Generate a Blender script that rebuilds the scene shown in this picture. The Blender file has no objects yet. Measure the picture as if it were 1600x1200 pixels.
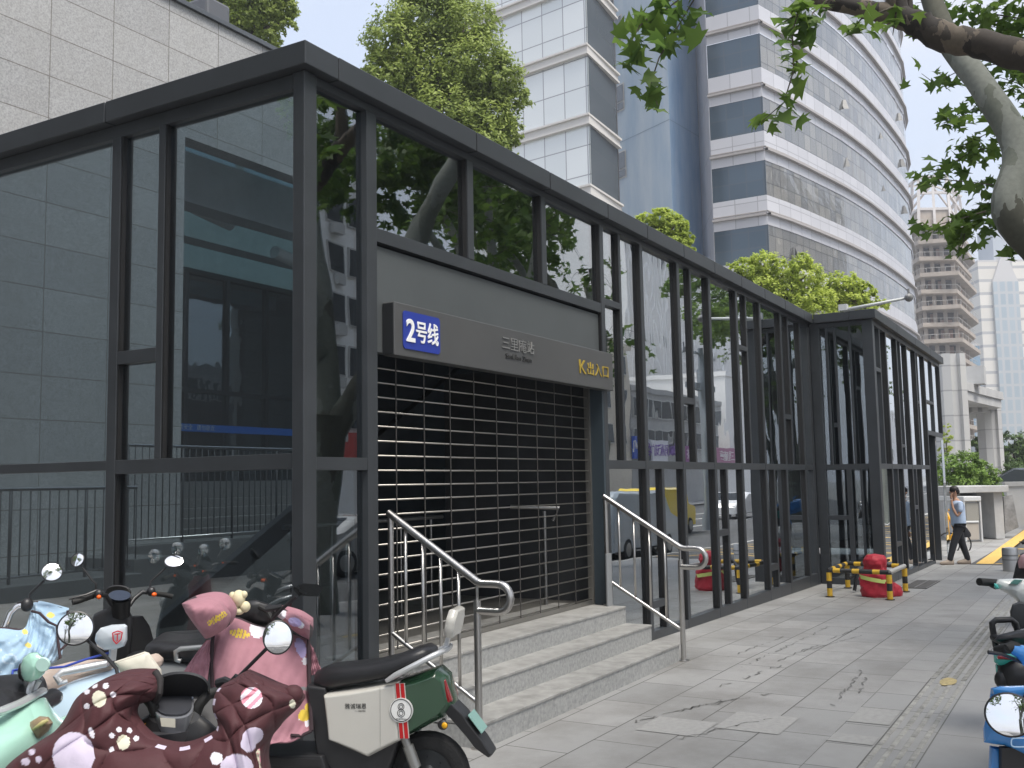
import bpy, bmesh, math, random
import numpy as np
from mathutils import Vector, Matrix
PI = math.pi
S = bpy.context.scene
C = S.collection
# ---------------------------------------------------------------- camera
CAM = Vector((0.0, 0.0, 1.75))
FPX = 1569.54                      # focal length in pixels of the 1600x1200 photograph
YAW, PITCH, ROLL = 0.527362503, 0.0978316979, -0.0185895211
D_ = Vector((math.cos(YAW)*math.cos(PITCH), math.sin(YAW)*math.cos(PITCH), math.sin(PITCH)))
R0 = D_.cross(Vector((0, 0, 1))).normalized(); U0 = R0.cross(D_)
R_ = math.cos(ROLL)*R0 + math.sin(ROLL)*U0
U_ = -math.sin(ROLL)*R0 + math.cos(ROLL)*U0
cd = bpy.data.cameras.new('camera'); cam = bpy.data.objects.new('camera', cd); C.objects.link(cam)
cd.sensor_width = 36.0; cd.lens = 36.0*FPX/1600.0; cd.clip_start = 0.05; cd.clip_end = 3000
m3 = Matrix((R_, U_, -D_)).transposed()
cam.matrix_world = Matrix.Translation(CAM) @ m3.to_4x4()
S.camera = cam
# ---------------------------------------------------------------- sky, sun, exposure
SUN_EL, SUN_AZ = math.radians(64), math.radians(248)      # azimuth measured from +X towards +Y
w = bpy.data.worlds.new('World'); S.world = w; w.use_nodes = True
nt = w.node_tree; nt.nodes.clear()
def wn(t, **k):
    n = nt.nodes.new(t)
    for a, b in k.items(): setattr(n, a, b)
    return n
out = wn('ShaderNodeOutputWorld'); bg = wn('ShaderNodeBackground'); bg.inputs[1].default_value = 0.15
sky = wn('ShaderNodeTexSky', sky_type='NISHITA', sun_disc=False)
sky.sun_elevation = SUN_EL; sky.sun_rotation = PI/2 - SUN_AZ; sky.dust_density = 3.0; sky.air_density = 1.2
tc = wn('ShaderNodeTexCoord'); mp = wn('ShaderNodeMapping'); mp.inputs['Scale'].default_value = (1, 1, 2.6)
no = wn('ShaderNodeTexNoise'); no.inputs['Scale'].default_value = 2.3; no.inputs['Detail'].default_value = 7; no.inputs['Roughness'].default_value = 0.55
rp = wn('ShaderNodeValToRGB'); rp.color_ramp.elements[0].position = 0.36; rp.color_ramp.elements[1].position = 0.62
rp.color_ramp.elements[0].color = (0.55, 0.55, 0.55, 1); rp.color_ramp.elements[1].color = (0.93, 0.93, 0.93, 1)
mx = wn('ShaderNodeMix', data_type='RGBA'); mx.inputs[7].default_value = (3.15, 3.3, 3.7, 1)
L = nt.links
L.new(tc.outputs['Generated'], mp.inputs[0]); L.new(mp.outputs[0], no.inputs['Vector']); L.new(no.outputs[0], rp.inputs[0])
L.new(rp.outputs[0], mx.inputs[0]); L.new(sky.outputs[0], mx.inputs[6]); L.new(mx.outputs[2], bg.inputs[0]); L.new(bg.outputs[0], out.inputs[0])
sl = bpy.data.lights.new('sun', 'SUN'); sl.energy = 2.8; sl.angle = math.radians(28); sl.color = (1.0, 0.95, 0.87)
so = bpy.data.objects.new('sun', sl); C.objects.link(so)
sd = Vector((math.cos(SUN_EL)*math.cos(SUN_AZ), math.cos(SUN_EL)*math.sin(SUN_AZ), math.sin(SUN_EL)))
so.rotation_euler = sd.to_track_quat('Z', 'Y').to_euler(); so.location = (0, 0, 60)
S.view_settings.view_transform = 'Standard'; S.view_settings.look = 'None'; S.view_settings.gamma = 1.0
S.view_settings.exposure = 1.0
S.view_settings.use_curve_mapping = False
S.cycles.max_bounces = 8; S.cycles.transparent_max_bounces = 24; S.cycles.glossy_bounces = 5; S.cycles.diffuse_bounces = 3

# ---------------------------------------------------------------- places from the photograph
def ray(px, py): return (D_*FPX + R_*(px-800) - U_*(py-600)).normalized()
def at(px, py, depth):                 # point seen at a pixel, depth metres along the view axis
    v = D_*FPX + R_*(px-800) - U_*(py-600)
    return CAM + v*(depth/FPX)
def on_y(px, py, Y): v = ray(px, py); return CAM + v*(Y/v.y)
def on_z(px, py, z): v = ray(px, py); return CAM + v*((z-CAM.z)/v.z)
def refl(px, py, Y):                   # where a thing on the plane y=Y must stand to be mirrored at that pixel
    v = ray(px, py); t = (2*YF - Y)/v.y; return Vector((v.x*t, Y, CAM.z + v.z*t))
YF = 4.40; XL = 4.885; Y2 = 3.33; X2 = 18.3
def gz(x): return -0.015*min(max(x-9.5, 0), 22)

# ---------------------------------------------------------------- materials
MATS = {}
def mat(name, col, rough=0.6, metal=0.0, var=0.0, vscale=3.0, bump=0.0, bscale=40.0, spec=0.5, coat=0.0, col2=None, stretch=None, detail=6, island=0.0):
    if name in MATS: return MATS[name]
    m = bpy.data.materials.new(name); m.use_nodes = True; t = m.node_tree; n = t.nodes; p = n['Principled BSDF']
    p.inputs['Base Color'].default_value = (*col, 1); p.inputs['Roughness'].default_value = rough; p.inputs['Metallic'].default_value = metal
    p.inputs['Specular IOR Level'].default_value = spec; p.inputs['Coat Weight'].default_value = coat; p.inputs['Coat Roughness'].default_value = 0.05
    tcn = n.new('ShaderNodeTexCoord'); src = tcn.outputs['Object']
    if stretch:
        mpn = n.new('ShaderNodeMapping'); mpn.inputs['Scale'].default_value = stretch; t.links.new(src, mpn.inputs[0]); src = mpn.outputs[0]
    if var > 0 or col2:
        nz = n.new('ShaderNodeTexNoise'); nz.inputs['Scale'].default_value = vscale; nz.inputs['Detail'].default_value = detail; nz.inputs['Roughness'].default_value = 0.62
        t.links.new(src, nz.inputs['Vector'])
        r = n.new('ShaderNodeValToRGB'); r.color_ramp.elements[0].position = 0.3; r.color_ramp.elements[1].position = 0.7
        a = tuple(max(0, c*(1-var)) for c in col); b = col2 if col2 else tuple(min(1, c*(1+var)) for c in col)
        r.color_ramp.elements[0].color = (*a, 1); r.color_ramp.elements[1].color = (*b, 1)
        t.links.new(nz.outputs[0], r.inputs[0]); last = r.outputs[0]
        if island > 0:
            g = n.new('ShaderNodeNewGeometry'); mr = n.new('ShaderNodeMapRange'); mr.inputs[3].default_value = 1-island; mr.inputs[4].default_value = 1+island
            hs = n.new('ShaderNodeHueSaturation'); t.links.new(g.outputs['Random Per Island'], mr.inputs[0]); t.links.new(mr.outputs[0], hs.inputs['Value']); t.links.new(last, hs.inputs['Color']); last = hs.outputs[0]
        t.links.new(last, p.inputs['Base Color'])
    if bump > 0:
        nb = n.new('ShaderNodeTexNoise'); nb.inputs['Scale'].default_value = bscale; nb.inputs['Detail'].default_value = 5; t.links.new(src, nb.inputs['Vector'])
        b_ = n.new('ShaderNodeBump'); b_.inputs['Strength'].default_value = bump; b_.inputs['Distance'].default_value = 0.02
        t.links.new(nb.outputs[0], b_.inputs['Height']); t.links.new(b_.outputs[0], p.inputs['Normal'])
    MATS[name] = m; return m

def tile_mat(name, c1, c2, mortar, bw, bh, msize, axes, off=(0, 0), offset=0.0, rough=0.7, speck=0.0, sscale=220, bump=0.15, stain=0.0, stain_col=(0.05, 0.045, 0.04), uv=False, metal=0.0, spec=0.4, freq=2):
    """rectangular slabs with joints; axes picks which object coordinates run along and up the face"""
    m = bpy.data.materials.new(name); m.use_nodes = True; t = m.node_tree; n = t.nodes; p = n['Principled BSDF']; K = t.links
    p.inputs['Roughness'].default_value = rough; p.inputs['Metallic'].default_value = metal; p.inputs['Specular IOR Level'].default_value = spec
    tcn = n.new('ShaderNodeTexCoord'); sp = n.new('ShaderNodeSeparateXYZ'); cb = n.new('ShaderNodeCombineXYZ')
    K.new(tcn.outputs['UV' if uv else 'Object'], sp.inputs[0])
    a1 = n.new('ShaderNodeMath'); a1.operation = 'SUBTRACT'; a1.inputs[1].default_value = off[0]
    a2 = n.new('ShaderNodeMath'); a2.operation = 'SUBTRACT'; a2.inputs[1].default_value = off[1]
    K.new(sp.outputs['XYZ'.index(axes[0])], a1.inputs[0]); K.new(sp.outputs['XYZ'.index(axes[1])], a2.inputs[0])
    K.new(a1.outputs[0], cb.inputs[0]); K.new(a2.outputs[0], cb.inputs[1])
    br = n.new('ShaderNodeTexBrick'); br.offset = offset; br.offset_frequency = freq; br.squash = 1.0
    br.inputs['Scale'].default_value = 1.0; br.inputs['Mortar Size'].default_value = msize; br.inputs['Mortar Smooth'].default_value = 0.1
    br.inputs['Brick Width'].default_value = bw; br.inputs['Row Height'].default_value = bh; br.inputs['Bias'].default_value = 0.0
    br.inputs['Color1'].default_value = (*c1, 1); br.inputs['Color2'].default_value = (*c2, 1); br.inputs['Mortar'].default_value = (*mortar, 1)
    K.new(cb.outputs[0], br.inputs['Vector']); last = br.outputs['Color']
    if speck > 0:
        nz = n.new('ShaderNodeTexNoise'); nz.inputs['Scale'].default_value = sscale; nz.inputs['Detail'].default_value = 3; K.new(tcn.outputs['Object'], nz.inputs['Vector'])
        mr = n.new('ShaderNodeMapRange'); mr.inputs[1].default_value = 0.3; mr.inputs[2].default_value = 0.7; mr.inputs[3].default_value = 1-speck; mr.inputs[4].default_value = 1+speck
        K.new(nz.outputs[0], mr.inputs[0])
        hs = n.new('ShaderNodeHueSaturation'); K.new(last, hs.inputs['Color']); K.new(mr.outputs[0], hs.inputs['Value']); last = hs.outputs[0]
    if stain > 0:
        n2 = n.new('ShaderNodeTexNoise'); n2.inputs['Scale'].default_value = 0.9; n2.inputs['Detail'].default_value = 9; n2.inputs['Roughness'].default_value = 0.7
        K.new(tcn.outputs['Object'], n2.inputs['Vector'])
        r2 = n.new('ShaderNodeMapRange'); r2.inputs[1].default_value = 0.42; r2.inputs[2].default_value = 0.72; r2.inputs[4].default_value = stain; K.new(n2.outputs[0], r2.inputs[0])
        mx2 = n.new('ShaderNodeMix'); mx2.data_type = 'RGBA'; K.new(r2.outputs[0], mx2.inputs[0]); K.new(last, mx2.inputs[6]); mx2.inputs[7].default_value = (*stain_col, 1); last = mx2.outputs[2]
    K.new(last, p.inputs['Base Color'])
    if bump > 0:
        b_ = n.new('ShaderNodeBump'); b_.inputs['Strength'].default_value = bump; b_.inputs['Distance'].default_value = 0.006; b_.invert = True
        K.new(br.outputs['Fac'], b_.inputs['Height']); K.new(b_.outputs[0], p.inputs['Normal'])
    MATS[name] = m; return m

def glass_mat(name, tint, base=0.2, gain=1.0, ripple=0.06, rscale=1.2, refl_col=(0.92, 0.95, 0.97)):
    m = bpy.data.materials.new(name); m.use_nodes = True; t = m.node_tree; n = t.nodes; n.clear(); K = t.links
    o = n.new('ShaderNodeOutputMaterial'); mix = n.new('ShaderNodeMixShader'); g = n.new('ShaderNodeBsdfGlossy'); tr = n.new('ShaderNodeBsdfTransparent')
    g.inputs['Roughness'].default_value = 0.004; g.inputs['Color'].default_value = (*refl_col, 1); tr.inputs['Color'].default_value = (*tint, 1)
    lw = n.new('ShaderNodeLayerWeight'); lw.inputs[0].default_value = .5
    pw_ = n.new('ShaderNodeMath'); pw_.operation = 'POWER'; pw_.inputs[1].default_value = 4.0; K.new(lw.outputs['Facing'], pw_.inputs[0])
    ma = n.new('ShaderNodeMath'); ma.operation = 'MULTIPLY_ADD'; ma.inputs[1].default_value = gain; ma.inputs[2].default_value = base; ma.use_clamp = True
    K.new(pw_.outputs[0], ma.inputs[0]); K.new(ma.outputs[0], mix.inputs[0]); K.new(tr.outputs[0], mix.inputs[1]); K.new(g.outputs[0], mix.inputs[2]); K.new(mix.outputs[0], o.inputs[0])
    if ripple > 0:
        tcn = n.new('ShaderNodeTexCoord'); mpn = n.new('ShaderNodeMapping'); mpn.inputs['Scale'].default_value = (1.6, 1.6, 1.0); K.new(tcn.outputs['Object'], mpn.inputs[0])
        nz = n.new('ShaderNodeTexNoise'); nz.inputs['Scale'].default_value = rscale; nz.inputs['Detail'].default_value = 1.5; K.new(mpn.outputs[0], nz.inputs['Vector'])
        b_ = n.new('ShaderNodeBump'); b_.inputs['Strength'].default_value = ripple; b_.inputs['Distance'].default_value = 0.05; K.new(nz.outputs[0], b_.inputs['Height']); K.new(b_.outputs[0], g.inputs['Normal'])
    MATS[name] = m; return m

def leaf_mat(name, dark, light, trans=0.35, scale=0.8, rough=0.5):
    m = bpy.data.materials.new(name); m.use_nodes = True; t = m.node_tree; n = t.nodes; p = n['Principled BSDF']; K = t.links
    g = n.new('ShaderNodeNewGeometry'); tcn = n.new('ShaderNodeTexCoord'); nz = n.new('ShaderNodeTexNoise'); nz.inputs['Scale'].default_value = scale; nz.inputs['Detail'].default_value = 3
    K.new(tcn.outputs['Object'], nz.inputs['Vector'])
    ad = n.new('ShaderNodeMath'); ad.operation = 'MULTIPLY_ADD'; ad.inputs[1].default_value = 0.55; K.new(g.outputs['Random Per Island'], ad.inputs[0])
    mr = n.new('ShaderNodeMapRange'); mr.inputs[1].default_value = 0.35; mr.inputs[2].default_value = 0.65; mr.inputs[3].default_value = 0.0; mr.inputs[4].default_value = 0.5
    K.new(nz.outputs[0], mr.inputs[0]); K.new(mr.outputs[0], ad.inputs[2])
    mx = n.new('ShaderNodeMix'); mx.data_type = 'RGBA'; mx.inputs[6].default_value = (*dark, 1); mx.inputs[7].default_value = (*light, 1); K.new(ad.outputs[0], mx.inputs[0])
    K.new(mx.outputs[2], p.inputs['Base Color']); p.inputs['Roughness'].default_value = rough; p.inputs['Specular IOR Level'].default_value = 0.3
    tl = n.new('ShaderNodeBsdfTranslucent'); K.new(mx.outputs[2], tl.inputs[0]); ms = n.new('ShaderNodeMixShader'); ms.inputs[0].default_value = trans
    K.new(p.outputs[0], ms.inputs[1]); K.new(tl.outputs[0], ms.inputs[2]); K.new(ms.outputs[0], n['Material Output'].inputs[0])
    MATS[name] = m; return m

# ---------------------------------------------------------------- mesh helpers
class MB:
    def __init__(s): s.v = []; s.f = []; s.mi = []; s.sm = []; s.uv = None
    def add(s, verts, faces, mi=0, smooth=False):
        o = len(s.v); s.v += [tuple(v) for v in verts]
        for f in faces: s.f.append(tuple(i+o for i in f)); s.mi.append(mi); s.sm.append(smooth)
        return s
    def box(s, x0, x1, y0, y1, z0, z1, mi=0):
        v = [(x0, y0, z0), (x1, y0, z0), (x1, y1, z0), (x0, y1, z0), (x0, y0, z1), (x1, y0, z1), (x1, y1, z1), (x0, y1, z1)]
        return s.add(v, [(0, 3, 2, 1), (4, 5, 6, 7), (0, 1, 5, 4), (1, 2, 6, 5), (2, 3, 7, 6), (3, 0, 4, 7)], mi)
    def obox(s, c, ax, ay, az, mi=0):        # oriented box from centre and three half vectors
        c, ax, ay, az = map(Vector, (c, ax, ay, az)); v = [c+i*ax+j*ay+k*az for k in (-1, 1) for i, j in ((-1, -1), (1, -1), (1, 1), (-1, 1))]
        return s.add(v, [(0, 3, 2, 1), (4, 5, 6, 7), (0, 1, 5, 4), (1, 2, 6, 5), (2, 3, 7, 6), (3, 0, 4, 7)], mi)
    def bar(s, a, b, w, h=None, mi=0, up=(0, 0, 1)):
        a, b = Vector(a), Vector(b); h = h or w; d = (b-a); u = Vector(up)
        if abs(d.normalized().dot(u)) > 0.99: u = Vector((1, 0, 0))
        r = d.cross(u).normalized(); u = r.cross(d).normalized()
        return s.obox((a+b)/2, d/2, r*w/2, u*h/2, mi)
    def tube(s, pts, r, n=10, mi=0, caps=True, flat=1.0):
        P = [Vector(p) for p in pts]; k = len(P); rr = r if isinstance(r, (list, tuple)) else [r]*k
        V = []; prev = None
        for i in range(k):
            d = (P[min(i+1, k-1)]-P[max(i-1, 0)]).normalized()
            if prev is None:
                u = Vector((0, 0, 1)) if abs(d.z) < 0.9 else Vector((1, 0, 0)); a = d.cross(u).normalized()
            else: a = (prev - d*prev.dot(d)).normalized()
            prev = a; b = d.cross(a)
            for j in range(n):
                t = 2*PI*j/n; V.append(P[i]+a*math.cos(t)*rr[i]+b*math.sin(t)*rr[i]*flat)
        F = [(i*n+j, i*n+(j+1) % n, (i+1)*n+(j+1) % n, (i+1)*n+j) for i in range(k-1) for j in range(n)]
        s.add(V, F, mi, True)
        if caps: s.add(V[:n], [tuple(range(n))[::-1]], mi); s.add(V[-n:], [tuple(range(n))], mi)
        return s
    def lathe(s, prof, M=None, n=24, mi=0, smooth=True):     # prof: (radius, height) along local z
        M = M or Matrix(); V = [M @ Vector((r*math.cos(2*PI*j/n), r*math.sin(2*PI*j/n), z)) for r, z in prof for j in range(n)]
        F = [(i*n+j, i*n+(j+1) % n, (i+1)*n+(j+1) % n, (i+1)*n+j) for i in range(len(prof)-1) for j in range(n)]
        return s.add(V, F, mi, smooth)
    def ball(s, c, rx, ry, rz, n=14, m=8, mi=0, M=None):
        M = M or Matrix(); V = []
        for i in range(m+1):
            a = PI*i/m
            for j in range(n):
                t = 2*PI*j/n; V.append(Vector(c) + M @ Vector((rx*math.sin(a)*math.cos(t), ry*math.sin(a)*math.sin(t), rz*math.cos(a))))
        return s.add(V, [(i*n+j, (i+1)*n+j, (i+1)*n+(j+1) % n, i*n+(j+1) % n) for i in range(m) for j in range(n)], mi, True)
    def prism(s, poly, y0, y1, M=None, mi=0, smooth=False):   # poly in local xz, extruded along y
        M = M or Matrix(); k = len(poly); V = [M @ Vector((x, y0, z)) for x, z in poly]+[M @ Vector((x, y1, z)) for x, z in poly]
        return s.add(V, [tuple(range(k)), tuple(range(2*k-1, k-1, -1))]+[(i, i+k, (i+1) % k+k, (i+1) % k) for i in range(k)], mi, smooth)
    def pillow(s, poly, hw, e=0.03, ins=0.03, taper=None, mi=0, smooth=True, sub=3):
        """side profile (x,z) given a rounded width 2*hw along y"""
        P = [Vector((x, 0, z)) for x, z in poly]; Q = []
        for i in range(len(P)):
            a, b = P[i], P[(i+1) % len(P)]
            for j in range(sub): Q.append(a.lerp(b, j/sub))
        cx = sum((p for p in Q), Vector())/len(Q); V = []; k = len(Q)
        rings = [(-1, 0.0, 1.0), (-1, 0.4, .35), (-1, 1.0, 0.0), (1, 1.0, 0.0), (1, 0.4, .35), (1, 0.0, 1.0)]
        for sgn, ee, ii in rings:
            for p in Q:
                t = taper(p.x) if taper else 1.0; d = cx-p; l = d.length or 1; q = p+d*(ins*ii/l)
                V.append((q.x, sgn*(hw-e*ee)*t, q.z))
        F = [(r*k+i, (r+1)*k+i, (r+1)*k+(i+1) % k, r*k+(i+1) % k) for r in range(5) for i in range(k)]
        s.add(V, F, mi, smooth); s.add(V[:k], [tuple(range(k))], mi, False); s.add(V[-k:], [tuple(range(k-1, -1, -1))], mi, False)
        return s
    def loft(s, secs, mi=0, smooth=True, caps=True, closed=True):
        n = len(secs[0]); V = [p for q in secs for p in q]; F = []
        for i in range(len(secs)-1):
            for j in range(n if closed else n-1): F.append((i*n+j, i*n+(j+1) % n, (i+1)*n+(j+1) % n, (i+1)*n+j))
        s.add(V, F, mi, smooth)
        if caps: s.add(secs[0], [tuple(range(n))[::-1]], mi); s.add(secs[-1], [tuple(range(n))], mi)
        return s

def tag(o, label=None, cat=None, group=None, kind=None):
    if label: o['label'] = label
    if cat: o['category'] = cat
    if group: o['group'] = group
    if kind: o['kind'] = kind
    return o
def empty(name, loc=(0, 0, 0), rz=0.0, label=None, cat=None, group=None, world=True):
    o = bpy.data.objects.new(name, None); C.objects.link(o); o.location = loc; o.rotation_euler = (0, 0, rz); o.empty_display_size = 0.3
    o['_w'] = 1 if world else 0
    return tag(o, label, cat, group)
def obj(name, mb, mats, parent=None, label=None, cat=None, group=None, kind=None, bevel=0.0, fix=True, seg=2):
    me = bpy.data.meshes.new(name)
    if isinstance(mb, MB):
        me.from_pydata(mb.v, [], mb.f); me.polygons.foreach_set('material_index', mb.mi); me.polygons.foreach_set('use_smooth', mb.sm)
        if mb.uv:
            ul = me.uv_layers.new(name='UVMap')
            for p in me.polygons:
                for li, vi in zip(p.loop_indices, p.vertices): ul.data[li].uv = mb.uv[vi]
        if fix:
            bm = bmesh.new(); bm.from_mesh(me); bmesh.ops.remove_doubles(bm, verts=bm.verts, dist=1e-5) if not mb.uv else None
            bmesh.ops.recalc_face_normals(bm, faces=bm.faces)
            for e in bm.edges:
                if len(e.link_faces) == 2 and e.calc_face_angle(0) > 0.75: e.smooth = False
            bm.to_mesh(me); bm.free()
    else: me = mb
    for m in (mats if isinstance(mats, (list, tuple)) else [mats]): me.materials.append(m)
    me.update(); o = bpy.data.objects.new(name, me); C.objects.link(o)
    if parent:
        o.parent = parent
        r = parent
        while r.parent: r = r.parent
        if r.get('_w', 0) and parent is r:
            o.matrix_parent_inverse = (Matrix.Translation(r.location) @ Matrix.Rotation(r.rotation_euler.z, 4, 'Z')).inverted()
    if bevel > 0:
        b = o.modifiers.new('bevel', 'BEVEL'); b.width = bevel; b.segments = seg; b.limit_method = 'ANGLE'; b.angle_limit = 0.7
    return tag(o, label, cat, group, kind)
def np_mesh(name, V, F, nside):         # fast mesh of many equal n-gons
    me = bpy.data.meshes.new(name); nv = len(V); nf = len(F)
    me.vertices.add(nv); me.vertices.foreach_set('co', np.ascontiguousarray(V, dtype=np.float32).ravel())
    me.loops.add(nf*nside); me.loops.foreach_set('vertex_index', np.ascontiguousarray(F, dtype=np.int32).ravel())
    me.polygons.add(nf); me.polygons.foreach_set('loop_start', np.arange(0, nf*nside, nside, dtype=np.int32)); me.update(calc_edges=True); me.validate(); return me
_ks = {}
def kids(o): return list(o.children)
def copy_tree(o, parent=None):
    c = o.copy(); C.objects.link(c); c.parent = parent
    for ch in kids(o): copy_tree(ch, c)
    return c
def text_mesh(body, size, extrude=0.003, align='CENTER', bold=0.0, space=1.0):
    cu = bpy.data.curves.new('txt', 'FONT'); cu.body = body; cu.size = size; cu.extrude = extrude; cu.align_x = align; cu.align_y = 'CENTER'; cu.offset = bold; cu.space_character = space
    o = bpy.data.objects.new('txt', cu); C.objects.link(o); dg = bpy.context.evaluated_depsgraph_get(); dg.update()
    me = bpy.data.meshes.new_from_object(o.evaluated_get(dg)); me.name = 'lettering'; bpy.data.objects.remove(o); bpy.data.curves.remove(cu); me.materials.clear(); return me
def text_obj(name, body, size, loc, xdir, zdir, m, parent, sx=1.0, **k):
    me = text_mesh(body, size, **k); x = Vector(xdir).normalized(); z = Vector(zdir).normalized(); n = x.cross(z)
    M = Matrix.Translation(Vector(loc)) @ Matrix((x, z, n)).transposed().to_4x4() @ Matrix.Diagonal((sx, 1, 1, 1)); me.transform(M)
    return obj(name, me, m, parent)
# ================================================================ SETTING: ground, pavement, road
M_pave = tile_mat('paving_slabs', (0.275, 0.275, 0.27), (0.335, 0.332, 0.325), (0.07, 0.068, 0.064), 0.78, 0.47, 0.005, 'XY', (0.1, 0.28), 0.5, 0.62, 0.16, 320, 0.25, 0.7, (0.15, 0.142, 0.13))
M_pave2 = tile_mat('paving_band', (0.275, 0.276, 0.272), (0.34, 0.336, 0.326), (0.09, 0.088, 0.08), 0.58, 0.31, 0.005, 'XY', (0.0, 1.39), 0.0, 0.6, 0.12, 320, 0.25, 0.4, (0.16, 0.15, 0.14))
M_pave3 = tile_mat('paving_kerbside', (0.29, 0.29, 0.287), (0.32, 0.318, 0.314), (0.12, 0.12, 0.11), 1.2, 0.6, 0.004, 'XY', (0.3, -0.12), 0.5, 0.6, 0.1, 320, 0.2, 0.35, (0.16, 0.15, 0.14))
M_asph = mat('asphalt', (0.075, 0.077, 0.08), 0.85, var=0.25, vscale=1.2, bump=0.4, bscale=90)
M_ground = mat('city_ground', (0.2, 0.2, 0.19), 0.9, var=0.2, vscale=0.3)
M_kerb = mat('kerb_stone', (0.42, 0.41, 0.39), 0.8, var=0.15, vscale=6, bump=0.2)
M_yel = mat('road_yellow', (0.62, 0.40, 0.10), 0.7, var=0.2, vscale=8)
M_wht = mat('road_white', (0.72, 0.72, 0.68), 0.7, var=0.15, vscale=6)

def strip(name, x0, x1, y0, y1, lift, m, kind='structure', nx=None):
    xs = sorted(set([x0, x1]+[v for v in (9.5, 31.5) if x0 < v < x1])); b = MB()
    V = []; F = []
    for i, x in enumerate(xs): V += [(x, y0, gz(x)+lift), (x, y1, gz(x)+lift)]
    for i in range(len(xs)-1): F.append((2*i, 2*i+2, 2*i+3, 2*i+1))
    b.add(V, F); return obj(name, b, m, kind=kind)
b = MB(); b.add([(-400, -700, -0.52), (1500, -700, -0.52), (1500, 900, -0.52), (-400, 900, -0.52)], [(0, 1, 2, 3)]); obj('ground', b, M_ground, kind='structure')
strip('paved_forecourt', -25, 4.93, 1.70, 60, 0.0, M_pave); strip('paved_forecourt', 4.93, 130, 1.70, 4.46, 0.0, M_pave); strip('paved_forecourt', 27.1, 130, 4.46, 60, 0.0, M_pave)
M_well = mat('dark_sunken_stone', (.045, .047, .05), .7, var=.25, vscale=70)
wl = MB(); wl.add([(4.93, 4.46, -.5), (27.1, 4.46, -.5), (27.1, 60, -.5), (4.93, 60, -.5)], [(0, 1, 2, 3)]); wl.add([(4.935, 4.46, -.5), (4.935, 60, -.5), (4.935, 60, -.03), (4.935, 4.46, -.03)], [(0, 1, 2, 3)]); obj('dark_sunken_floor', wl, M_well, kind='structure')  # added sunken floor, coloured dark so scooter reflections stand out in the glass
strip('paving_band', -25, 24.2, 1.39, 1.70, 0.0, M_pave2)
strip('kerbside_paving', -25, 24.2, -1.30, 1.08, 0.0, M_pave3)
strip('tactile_base', -25, 24.2, 1.08, 1.39, 0.0, M_pave2)
# the raised ribs and studs of the tactile paving
M_tac = mat('worn_tactile_stone', (0.30, 0.295, 0.275), 0.75, var=0.3, vscale=9, bump=0.2, bscale=60)
tb = MB(); random.seed(4)
x = 4.0
while x < 16.5:
    stud = 9.3 < x < 13.2
    if stud:
        for i in range(4):
            for j in range(4):
                cx, cy = x+0.04+0.073*i, 1.108+0.08*j; tb.box(cx, cx+0.042, cy, cy+0.042, gz(cx)+0.001, gz(cx)+0.006)
    else:
        for j in range(4):
            cy = 1.108+0.08*j; tb.add([(x+0.01, cy, gz(x)+.001), (x+0.29, cy, gz(x+.3)+.001), (x+0.29, cy+.036, gz(x+.3)+.001), (x+.01, cy+.036, gz(x)+.001), (x+.02, cy+.006, gz(x)+.006), (x+.28, cy+.006, gz(x+.3)+.006), (x+.28, cy+.03, gz(x+.3)+.006), (x+.02, cy+.03, gz(x)+.006)], [(4, 5, 6, 7), (0, 1, 5, 4), (1, 2, 6, 5), (2, 3, 7, 6), (3, 0, 4, 7)])
    x += 0.302
obj('tactile_paving', tb, M_tac, kind='structure')
# worn yellow patch set in the tactile strip
pb = MB(); pb.add([(9.36+0.18*math.cos(a)*(1+.1*math.sin(3*a)), 1.235+0.065*math.sin(a), 0.0075) for a in [2*PI*i/20 for i in range(20)]], [tuple(range(20))]); obj('paving_patch', pb, mat('worn_yellow_paint', (0.42, 0.34, 0.17), 0.8, var=0.3, vscale=30), kind='structure')
# light replaced slabs in the pavement
pp = MB()
for x0, x1, y0, y1 in ((7.59, 8.09, 1.405, 1.695), (6.99, 7.22, 1.405, 1.695), (7.0, 7.55, 2.02, 2.48), (6.7, 7.15, 2.5, 2.95)):
    pp.add([(x0, y0, gz(x0)+.004), (x1, y0, gz(x1)+.004), (x1, y1, gz(x1)+.004), (x0, y1, gz(x0)+.004)], [(0, 1, 2, 3)])
obj('pale_paving_slabs', pp, mat('pale_slab', (0.315, 0.312, 0.302), 0.7, var=0.10, vscale=25), kind='structure')
# kerb and the street beyond
kb = MB(); kb.box(-25, 9.5, -1.45, -1.30, -0.3, 0.0); kb.add([(9.5, -1.45, -.5), (31.5, -1.45, -.6), (31.5, -1.3, -.6), (9.5, -1.3, -.5), (9.5, -1.45, 0), (31.5, -1.45, -.33), (31.5, -1.3, -.33), (9.5, -1.3, 0)], [(0, 3, 2, 1), (4, 5, 6, 7), (0, 1, 5, 4), (1, 2, 6, 5), (2, 3, 7, 6), (3, 0, 4, 7)])
kb.box(31.5, 130, -1.45, -1.30, -0.6, -0.33); obj('kerb', kb, M_kerb, kind='structure')
def slab(name, x0, x1, y0, y1, z, m):
    b = MB(); b.add([(x0, y0, z), (x1, y0, z), (x1, y1, z), (x0, y1, z)], [(0, 1, 2, 3)]); return obj(name, b, m, kind='structure')
slab('road', -60, 400, -21, -1.45, -0.46, M_asph)
slab('far_pavement', -60, 400, -40, -21, -0.36, M_pave3)
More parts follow.
